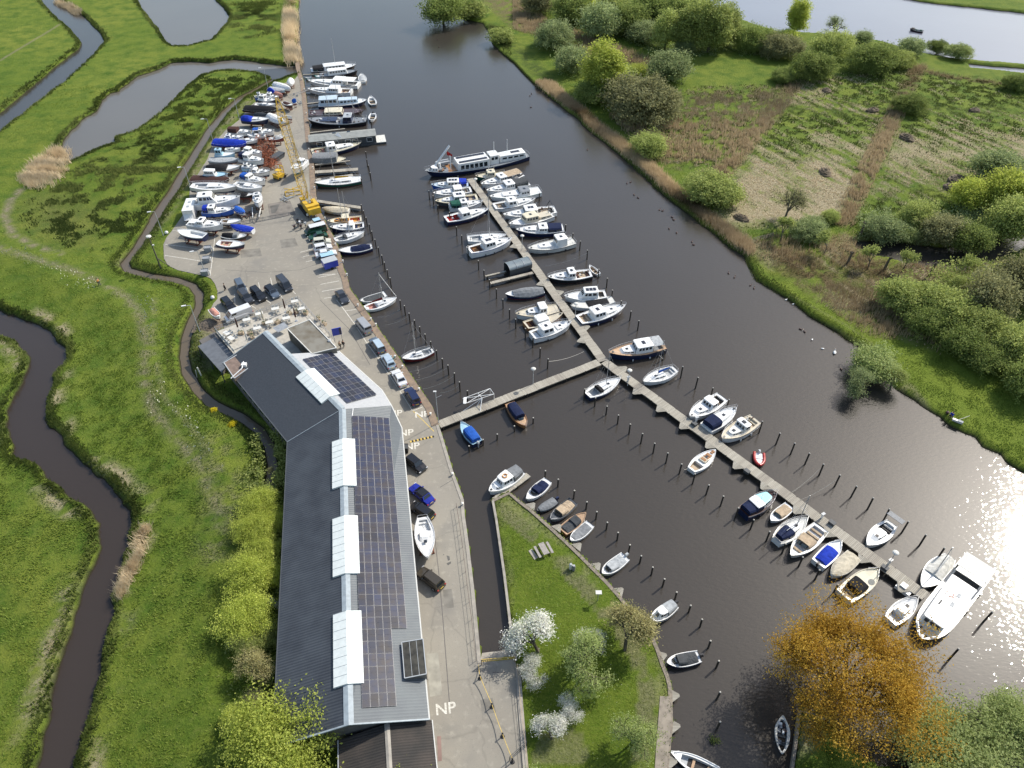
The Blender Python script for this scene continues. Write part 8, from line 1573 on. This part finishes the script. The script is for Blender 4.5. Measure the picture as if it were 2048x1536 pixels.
for a in [('dark green bush hanging over the water at the top of the channel', 885,12,42,'wild','green',.9), ('second bush at the top of the channel, right of the darker one', 940,18,30,'dome','light',.8), ('small light green bush alone at the water near the top', 1002,72,24,'dome','light',.8),
 ('big rounded willow bush beside the brown reed strip, top centre', 1108,72,44,'smooth','grey',1.0), ('grey green bush below the big rounded willow', 1150,118,36,'wild','grey',.9), ('tall bright yellow green tree between rounded willows', 1205,135,38,'tall','yellow',.75), ('yellow green lower crown beside the tall bright tree', 1232,150,34,'wild','light',1.0), ('dark green lower mass in front of the bright trees', 1195,185,36,'dome','green',.8),
 ('large brown olive dome shaped bush, roundest of the right bank', 1293,200,74,'smooth','olive',.85), ('grey green wide bush above the brown dome', 1348,132,46,'wild','grey',.8), ('pale yellow shrub between the bright tree and the grey bush', 1275,140,22,'wild','yellow',.7),
 ('dense green tree at the top edge, left of the group', 1140,12,40,'wild','green',1.0), ('yellow tipped tree at the top edge', 1165,5,28,'wild','yellow',1.1), ('bushy green tree below the top edge', 1200,38,42,'wild','grey',1.0), ('dark tall tree right of the bushy green one', 1262,35,36,'wild','green',1.1), ('tall tree at the top edge by the lake', 1300,15,34,'wild','green',1.2), ('dense crown between the bushy green tree and the dark tall one', 1232,12,38,'wild','light',1.0), ('dark crown filling the wood right of the tall tree', 1345,22,36,'wild','green',1.1), ('low grey crown at the foot of the lakeside wood', 1290,62,34,'wild','grey',.8), ('crown at the top edge above the reedy gap', 1385,12,34,'wild','light',1.0), ('olive crown at the top edge of the channel path', 1080,2,34,'wild','olive',.9),
 ('slim tall light green tree above the reedy gap', 1335,58,26,'tall','light',.8), ('first of the feathery light trees by the lake', 1390,52,30,'tall','light',.85), ('second of the feathery light trees by the lake', 1425,50,32,'tall','light',.85), ('third of the feathery light trees by the lake', 1456,48,26,'tall','light',.8), ('low grey bush under the feathery trees', 1375,90,24,'wild','grey',.8),
 ('rounded green bush right of the feathery trees', 1508,78,40,'smooth','green',.95), ('olive bush behind the field corner', 1558,92,40,'smooth','olive',.9), ('slender yellow poplar standing against the lake', 1597,30,20,'tall','yellow',.95), ('bare grey tree against the lake', 1676,48,26,'twiggy','grey',.8), ('yellow shrub in front of the yellow poplar', 1575,68,20,'wild','yellow',.7),
 ('broad green bush with its crown against the lake', 1675,88,44,'smooth','light',.9), ('perfectly rounded green dome at the field corner', 1620,132,44,'smooth','green',1.0), ('smaller bush leaning on the rounded dome', 1568,148,26,'smooth','green',.8), ('wide dark green bush at the top of the middle field', 1748,118,48,'smooth','green',.9), ('bush closing the field hedge on the right', 1802,118,28,'smooth','light',.9),
 ('small grey shrub on the lake shore, left one', 1725,74,20,'wild','grey',.8), ('grey green shrub on the lake shore below the fishing boat', 1822,92,28,'wild','grey',.8), ('bright green round tree on the lake shore', 1880,90,20,'smooth','green',1.0), ('pale twiggy round shrub on the lake shore', 1920,102,25,'smooth','pale',.9), ('single round bush in the middle of the fields', 1824,208,32,'smooth','green',.9), ('dark bush at the right picture edge near the lake', 2036,165,24,'smooth','green',1.0),
 ('light green bush beside the bank path', 1292,288,38,'wild','light',.8), ('large light green bush in front of the straw field', 1420,372,60,'smooth','light',.75), ('twiggy brown tree at the field gate', 1575,415,42,'twiggy','olive',1.1), ('grey green bush between two pollard willows', 1622,460,38,'smooth','grey',.8), ('small light shrub at the end of the reed ditch', 1660,432,20,'wild','light',.8),
 ('grey green thicket behind the marsh pond, left one', 1775,452,40,'wild','grey',.8), ('pale shrub next to the grey green thicket', 1808,462,28,'wild','pale',.7), ('tall light green willow behind the marsh pond', 1838,428,36,'wild','light',1.1), ('brown olive thicket behind the marsh pond', 1888,458,40,'wild','olive',1.0), ('bright yellow tree beyond the marsh pond', 1938,385,38,'wild','yellow',1.1), ('tall yellow green tree at the right picture edge', 2015,378,48,'wild','yellow',1.2), ('blue grey bush behind the yellow trees', 2005,335,52,'wild','grey',.8),
 ('dark wet thicket at the marsh pond', 1945,470,40,'wild','green',1.0), ('green thicket at the right edge of the marsh pond', 2030,430,50,'wild','light',1.2), 
 ('left tree of the lower bank wood', 1808,592,48,'wild','light',.9), ('second tree of the lower bank wood', 1860,600,46,'wild','light',1.0), ('front left tree of the lower bank wood', 1850,640,44,'wild','green',.9), ('middle tree of the lower bank wood', 1905,620,50,'wild','light',1.0), ('twiggy light tree above the middle of the wood', 1915,575,30,'airy','light',1.1), ('front middle tree of the lower bank wood', 1920,680,46,'wild','green',.9), ('right tree of the lower bank wood', 1965,650,50,'wild','light',1.0), ('brown twiggy tall tree in the wood', 1985,590,56,'wild','olive',1.2), ('large brown crown at the right picture edge', 2035,560,56,'wild','olive',1.2), ('green crown at the right edge below the brown one', 2030,690,50,'wild','light',1.0), ('dark front tree of the wood above the grass', 1985,715,44,'wild','green',.8), ('last tree of the wood beyond the picture edge', 2075,760,50,'wild','green',1.0),
 ('sprawling grey green bush leaning over the water', 1757,722,50,'wild','pale',.75), ('lower dark half of the leaning water bush', 1735,765,40,'airy','grey',.8), ('yellowish right lobe of the leaning water bush', 1790,760,34,'airy','light',.8)]:
 tree(a[0], a[1], a[2], a[3], a[4], a[5], a[6], TG)
PG = 'pollard willows in the reedland'
for lab, x, y in (('pollard willow by the field gate', 1567,462), ('pollard willow below the grey green bush', 1655,488), ('leafy pollard willow fourth in the row', 1742,520), ('leafy pollard willow in the middle of the row', 1812,525), ('rightmost leafy pollard willow of the row', 1935,535)): tree(lab, x, y, 17, 'pollard', 'light', 1.0, PG)
for lab, x, y in (('bare pollard stump left of the ditch end', 1720,470), ('bare pollard stump, first in the row', 1694,528), ('bare pollard stump between two leafy ones', 1768,540), ('bare pollard stump right of the middle one', 1858,552), ('last bare pollard stump on the right', 1962,575)):
 p = at(x, y, 0); o = empty('pollard_stump', (p.x, p.y, 0), 0, lab, 'tree', 'bare pollard stumps'); mb = MB(); mb.tube((0, 0, -.3), (.25, .1, 2.6), .3, 7, r2=.24); mb.build('trunk', M_BARK, o); mb = MB(); rr = random.Random(x); [mb.tube((.25, .1, 2.5), (.25 + rr.uniform(-.6, .6), .1 + rr.uniform(-.6, .6), 2.6 + rr.uniform(.2, .7)), .16, 5, r2=.08) for _ in range(8)]; mb.build('knobbly_head', M_BARK, o)
LG = 'willows along the west side of the boat hall'
for a in [('highest yellow willow beside the hall', 520,1008,42,'fine','yellow',.9), ('second yellow willow beside the hall', 508,1058,44,'fine','yellow',.9), ('third yellow willow beside the hall', 528,1105,40,'fine','yellow',.9), ('broad yellow willow at the middle of the hall wall', 504,1150,54,'fine','yellow',.9), ('big yellow willow with wide crown left of the hall', 492,1232,60,'fine','yellow',.9), ('olive willow crown behind the wide yellow one', 528,1275,34,'fine','light',.9), ('sparse olive tree near the lower hall wall', 508,1345,40,'airy','twig',1.1), ('dark scrub at the foot of the lower hall wall', 520,1400,30,'airy','olive',.8), ('green shrub at the bend of the hall', 558,905,14,'fine','light',.8), ('bare twiggy shrub above the willows', 548,935,18,'twiggy','olive',.8), ('small conifer green tree at the top of the willow row', 538,985,14,'tall','green',.5), ('white blossoming shrub between the willows', 548,1208,15,'airy','blossom',.8), ('yellow green shrub left of the shed', 470,1440,34,'fine','yellow',.8), ('lemon coloured crown between the first two willows', 545,1045,30,'fine','yellow',.9), ('lemon coloured crown hugging the hall wall', 540,1150,34,'fine','yellow',.9), ('light green crown below the wide yellow willow', 490,1290,34,'airy','light',.9)]:
 tree(a[0], a[1], a[2], a[3], a[4], a[5], a[6], LG)
tree('large yellow willow crown at the bottom left of the hall', 550,1482,112,'fine','yellow',.9,None,4.5); tree('large yellow willow crown over the old shed at the bottom edge', 785,1568,72,'fine','yellow',.9,None,6.0)
for lab, x, y, r_ in (('yellow flowering shrub at the ditch, upper one', 428,822,8), ('yellow flowering shrub at the ditch, lower one', 466,850,9)): tree(lab, x, y, r_, 'wild', 'flower', .45, 'yellow shrubs at the ditch', None, 'shrub', 'shrub')
# lawn trees
tree('white blossom tree at the left edge of the lawn', 1078,1275,62,'airy','blossom',.8,None,3.5); tree('lower white blossom branch tree near the barrier', 1066,1335,32,'airy','blossom',.8,None,2.0); tree('pale green budding tree in the middle of the lawn', 1175,1320,58,'airy','pale',1.1,None,3.5); tree('pinkish white tree behind the budding tree', 1182,1262,30,'airy','blossom',.8,None,3); tree('yellow twigged weeping tree at the lawn edge by the water', 1255,1275,66,'airy','twig',.9,None,3.2)
tree('upper white blossom bush on the lower lawn', 1145,1412,30,'airy','blossom',.7,None,1.8); tree('lower white blossom bush on the lower lawn', 1105,1465,42,'airy','blossom',.7,None,1.8); tree('pale green round tree on the lower lawn', 1275,1455,46,'airy','pale',1.2,None,4.0); tree('leafy tree casting shade at the bottom edge of the lawn', 1100,1590,60,'airy','pale',1.2,None,4.0)
# the orange tree
p = at(1652, 1416, 0); C0 = at(1734, 1330, 9); off = Vector((C0.x - p.x, C0.y - p.y, 0))
o = empty('tree', (p.x, p.y, 0), 0, 'big orange leaved tree with dark limbs leaning over the water', 'tree'); q = random.Random(12); segs = []; tips = []
def grow(p0, d, l, rad, lv, mx):
 e = p0 + d * l; segs.append((p0, e, rad, rad * .7))
 if lv >= mx - 1: tips.append(e)
 if lv >= mx: return
 for i in range(3):
  a = d.orthogonal().normalized(); a.rotate(Matrix.Rotation(q.uniform(0, 6.283), 3, d)); nd = (d * .8 + a * q.uniform(.35, .85) + Vector((0, 0, .12))).normalized(); grow(e, nd, l * q.uniform(.66, .88), rad * .62, lv + 1, mx)
segs.append((Vector((0, 0, -.5)), Vector((.4, .3, 2.6)), .55, .45))
for k in range(8):
 a = k * .785 + .2; d = Vector((math.cos(a) * .75 + off.x * .05, math.sin(a) * .75 + off.y * .05, .75)).normalized(); grow(Vector((.4, .3, 2.5)), d, 3.0, .26, 0, 4)
T = np.array([tuple(t) for t in tips]); ce = np.array([off.x, off.y, 7.5]); rel = T - ce; nr_ = np.linalg.norm(rel / np.array([10.6, 10.6, 5.0]), axis=1); keep = nr_ < 1.12; T = T[keep]
extra = []; rs2 = np.random.RandomState(6)
while len(extra) < 500:
 d = rs2.normal(0, 1, 3); d /= np.linalg.norm(d); rad = rs2.uniform(.5, 1.0) * (1 + .10 * math.sin(5 * math.atan2(d[1], d[0])) ); pt = ce + d * rad * np.array([10.2, 10.2, 4.6])
 if pt[2] > 3: extra.append(pt)
CC = np.concatenate([T, np.array(extra)]); V, F, Tn = leaves_np(CC, 42, .55, .12, 9); c = np_mesh('crown', V, F, LM['orange'], parent=o, attr={'tint': Tn}); mb = MB(); [mb.tube(a, b, r0, 5, r2=r1) for a, b, r0, r1 in segs]; mb.build('trunk', mat('dark_bark', (.07, .055, .04), rough=.9, n=.2, ns=3), o)
tree('light green willow filling the bottom right corner', 1935,1500,125,'fine','pale',.6,None,4); tree('light green willow at the right picture edge by the glitter', 2050,1430,75,'fine','pale',.9,None,4); tree('low willow between the orange tree and the corner willow', 1860,1540,60,'airy','light',.8,None,3)
def scatter(mask, n, seed=0, thr=None):
 r = np.random.RandomState(seed); w = mask.ravel() / mask.sum(); k = r.choice(w.size, n, p=w); return XX.ravel()[k] + r.uniform(-.3, .3, n), YY.ravel()[k] + r.uniform(-.3, .3, n)
def scrub(name, label, poly, n, col, h=2.2, seed=0):
 m_ = soft(PX(poly), 3) * (H > -.5) * th(nz2, .3, .6); X, Y = scatter(m_, n, seed); q = np.random.RandomState(seed); C = np.stack([X, Y, q.rand(n) ** 1.5 * h], 1); V, F, T = leaves_np(C, 16, .45, .2, seed); o = np_mesh(name, V, F, LM[col], attr={'tint': T}); o['label'] = label; tag(o, kind='stuff')
scrub('undergrowth', 'mixed undergrowth beneath the lower bank wood', [(1790,590),(1900,560),(2060,560),(2120,800),(2040,740),(1900,690),(1800,640)], 1500, 'light', 3.0, 1)
scrub('undergrowth', 'undergrowth around the marsh pond', [(1740,440),(1850,440),(1960,410),(2100,380),(2100,480),(1960,500),(1840,500),(1740,480)], 1300, 'grey', 2.5, 2)
scrub('undergrowth', 'undergrowth of the wood at the top edge', [(1060,0),(1200,60),(1330,110),(1480,110),(1600,120),(1700,120),(1560,70),(1400,20),(1200,-30)], 2600, 'grey', 2.5, 3)
scrub('undergrowth', 'bramble strip below the bright bank trees', [(1110,90),(1150,90),(1230,190),(1250,240),(1210,220),(1140,150)], 500, 'green', 1.5, 4)
scrub('undergrowth', 'scrub at the foot of the hall west wall', [(545,880),(575,890),(560,1100),(545,1400),(500,1420),(495,1300),(510,1100),(530,950)], 700, 'light', 1.6, 5)
# ------------------------------------------------------------------ reeds, tussocks and meadow grass
def blades(name, X, Y, h, wd, m, seed=0, lean=.35, z=None, tint=None):
 r = np.random.RandomState(seed); n = len(X); ix = np.clip(((X - GX0) / GS).round().astype(int), 0, NX - 1); iy = np.clip(((Y - GY0) / GS).round().astype(int), 0, NY - 1); Z = np.maximum(H[iy, ix], -.85) - .03
 a = r.uniform(0, 6.283, n); hh = h * r.uniform(.6, 1.25, n); w = wd * r.uniform(.7, 1.3, n); la = r.uniform(0, 6.283, n); ll = hh * lean * r.rand(n)
 V = np.stack([np.stack([X - np.cos(a) * w, Y - np.sin(a) * w, Z], 1), np.stack([X + np.cos(a) * w, Y + np.sin(a) * w, Z], 1), np.stack([X + np.cos(la) * ll, Y + np.sin(la) * ll, Z + hh], 1)], 1).reshape(-1, 3); F = np.arange(n * 3).reshape(-1, 3)
 t = r.rand(n); T = np.repeat(np.stack([t, t, t, np.ones(n)], 1), 3, 0); return tag(np_mesh(name, V, F, m, attr={'tint': T}), kind='stuff')
M_REED = leaf_material('reed_dry', (.56,.44,.28), (.80,.68,.48), .35); M_REEDB = leaf_material('reed_brown', (.36,.27,.16), (.56,.45,.29), .35); M_TUS = leaf_material('tussock', (.06,.09,.02), (.17,.20,.05), .3); M_GRS = leaf_material('meadow_blades', (.10,.17,.02), (.25,.31,.06), .4)
land = (H > -.45)
m_ = line_mask(PX([(585,-20),(582,20),(580,60),(583,95),(588,125)]), 3.2) * th(nz2, .25, .55); X, Y = scatter(m_, 7000, 1); blades('reed_bed', X, Y, 2.0, .10, M_REED, 1)['label'] = 'pale reed belt along the channel at the top'
m_ = soft(PX([(116,300),(122,335),(96,368),(74,370),(58,355),(75,330),(100,312)]), 3) ** 2 * th(nz1, .3, .6); X, Y = scatter(m_, 6000, 2); blades('reed_bed', X, Y, 1.7, .08, M_REED, 2, .7)['label'] = 'pale reed clump at the tip of the inlet'
m_ = line_mask(PX([(288,1062),(275,1110),(258,1150),(240,1190)]), 1.4) ** 2 * th(nz1, .3, .6); X, Y = scatter(m_, 3000, 3); blades('reed_bed', X, Y, 1.2, .035, M_REED, 3, .9)['label'] = 'pale reed clump beside the meadow stream'
m_ = line_mask(PX([(115,3),(140,14),(155,24)]), 2.0); X, Y = scatter(m_, 1500, 4); blades('reed_bed', X, Y, 1.6, .10, M_REED, 4)['label'] = 'small reed patch at the top left canal'
m_ = np.clip(1 - np.abs(Dr - 2.4) / 2.6, 0, 1) * land * (YY > 118); X, Y = scatter(m_, 26000, 5); blades('bank_reeds', X, Y, 1.3, .07, M_REEDB, 5)['label'] = 'brown reed fringe along the right bank'
m_ = brown * land * (XX > 0) * (Dr > 5) ; X, Y = scatter(m_ ** 1.5 + 1e-9, 42000, 6); blades('reed_bed', X, Y, 1.3, .08, M_REEDB, 6)['label'] = 'brown reeds in ditches and rough ground right of the channel'
m_ = dry * land * (XX > 20); X, Y = scatter(m_ + 1e-9, 16000, 7); blades('cut_straw', X, Y, .35, .12, M_REED, 7, 1.2)['label'] = 'pale cut straw on the right fields'
m_ = (dark ** 1.5) * land * (XX < 0) * ~Is; X, Y = scatter(m_ + 1e-9, 34000, 8); blades('tussocks', X, Y, .55, .16, M_TUS, 8, .5)['label'] = 'dark tussocks on the marsh and banks'
Ds2 = sdist(W_STREAM, 3.0)[0]; m_ = np.clip(1 - Ds2 / 1.6, 0, 1) * land; X, Y = scatter(m_ + 1e-9, 16000, 9); blades('stream_fringe', X, Y, .55, .07, M_TUS, 9, .6)['label'] = 'rough grass fringe along the meadow stream'
dd_ = np.maximum(0, Dd - wd); m_ = np.clip(1 - np.abs(dd_ - 1.2) / 1.3, 0, 1) * land * (Ds > 1.2) * ~Is; X, Y = scatter(m_ + 1e-9, 14000, 10); blades('ditch_fringe', X, Y, .5, .08, M_TUS, 10, .6)['label'] = 'rough grass fringe along the ditch'
m_ = (np.clip(1 - np.abs(sdist(PX(RBANK[17:34], WZ), 4, False) - .3) / .9, 0, 1)) * (H > -1.0); X, Y = scatter(m_ + 1e-9, 6000, 12); blades('bank_grass', X, Y, .3, .09, M_TUS, 12, .6)['label'] = 'dark grass lip of the right bank'
for poly, nm, sd_ in ((W_CANAL, 'canal_fringe', 13), (W_INLET, 'inlet_fringe', 14), (W_POND, 'pond_fringe', 15)):
 Dq, Iq = sdist(poly, 3.0); m_ = np.clip(1 - Dq / 1.5, 0, 1) * land * ~Is * (Ds > 1.5); X, Y = scatter(m_ + 1e-9, 7000, sd_); blades(nm, X, Y, .55, .14, M_TUS, sd_, .6)['label'] = 'tufted grass edge of the ' + nm.split('_')[0]
m_ = dark * land * (XX > 20) * (Dr > 6); X, Y = scatter(m_ + 1e-9, 30000, 19); blades('field_tussocks', X, Y, .4, .14, M_TUS, 19, .7)['label'] = 'green tussocks on the rough right fields'
open_g = land * ~Is * (Ds > 1) * (1 - np.clip(dry + soil + brown, 0, 1)) * (1 - lawn); near = np.clip(1.6 - YY / 110, .12, 1) * (YY < 230) * (np.abs(XX) < YY * .9 + 30)
X, Y = scatter(open_g * near * th(nz1, .35, .65) + 1e-9, 230000, 11); blades('meadow_grass', X, Y, .26, .085, M_GRS, 11, 1.2)['label'] = 'lush meadow grass'
X, Y = scatter(lawn * land * (Dl > 1) * th(nz1, .3, .6) + 1e-9, 20000, 16); blades('lawn_grass', X, Y, .10, .06, M_GRS, 16, 1.0)['label'] = 'mown lawn grass with tufts'
r = np.random.RandomState(2); fl_ = (line_mask(PX([(300,600),(310,700),(320,790),(370,860),(410,910),(430,960)]), 3) + line_mask(PX([(20,505),(110,540),(200,585)]), 3)) * land; X, Y = scatter(fl_ * th(nz1, .45, .6), 300, 17); blades('white_flowers', X, Y, .3, .12, leaf_material('white_umbels', (.55,.56,.42), (.75,.75,.62), .1), 17, .8)['label'] = 'white flower heads along the worn path'
# heaps of cut reed on the fields
for i, (x, y, s_) in enumerate(((1650,346,1.5), (1813,277,1.6), (1912,362,1.9), (1902,378,1.6), (1483,437,1.3), (1653,182,1.3), (1745,222,1.4), (1948,222,1.3))):
 rr = random.Random(i); rows = []; n = 12
 for j in range(n + 1):
  t = j / n * math.pi / 2; rows.append([(s_ * 1.5 * math.cos(t) * math.cos(k * .5236) * rr.uniform(.85, 1.15), s_ * math.cos(t) * math.sin(k * .5236) * rr.uniform(.85, 1.15), s_ * .75 * math.sin(t) * rr.uniform(.8, 1.1) - .05) for k in range(12)])
 mb = MB(); mb.grid(rows, closed=True); o = mb.build('reed_heap', mat('reed_heap', (.17, .13, .085), rough=.95, n=.3, ns=1.5, bump=1.0, col2=(.07, .055, .035))); o.location = at(x, y, 0); o.rotation_euler = (0, 0, rr.random() * 3)
 tag(o, ('brown reed heap in the middle of the straw field', 'brown reed heap right of the reed ditch', 'upper of two heaps near the yellow tree', 'lower of two heaps near the yellow tree', 'reed heap by the bank path and the field corner', 'small heap below the rounded green dome', 'flat grey heap in the upper middle field', 'heap in the upper right field')[i], 'heap', 'heaps of cut reed')
o = post_fence('small wooden field gate and fence at the narrow bank path', [(1505,485), (1520,481), (1535,478), (1545,474)], 1.1, 1.3, name='field_gate', m=M_TIMB, r=.05, rails=3)
o = empty('water_plant', at(1428,1482,WZ), 0, 'green floating plant clump in the water off the paved path', 'plant'); V, F, Tn = leaves_np(np.random.RandomState(1).normal(0, .3, (20, 3)) * np.array([1, 1, .3]) + np.array([0, 0, .2]), 10, .15, .1, 3); np_mesh('leaves', V, F, LM['green'], parent=o, attr={'tint': Tn}); mb = MB(); mb.box(-.3, .3, -.3, .3, -.2, .05); mb.build('float', plain('black'), o)
tree('tuft of overhanging branches at the lawn lamp corner', 1290,1225,26,'twiggy','twig',.8,None,2.5)
o = empty('tyre_fender', at(958,1338,.05), 0, 'dark tyre lying by the barrier post', 'tyre') if False else None
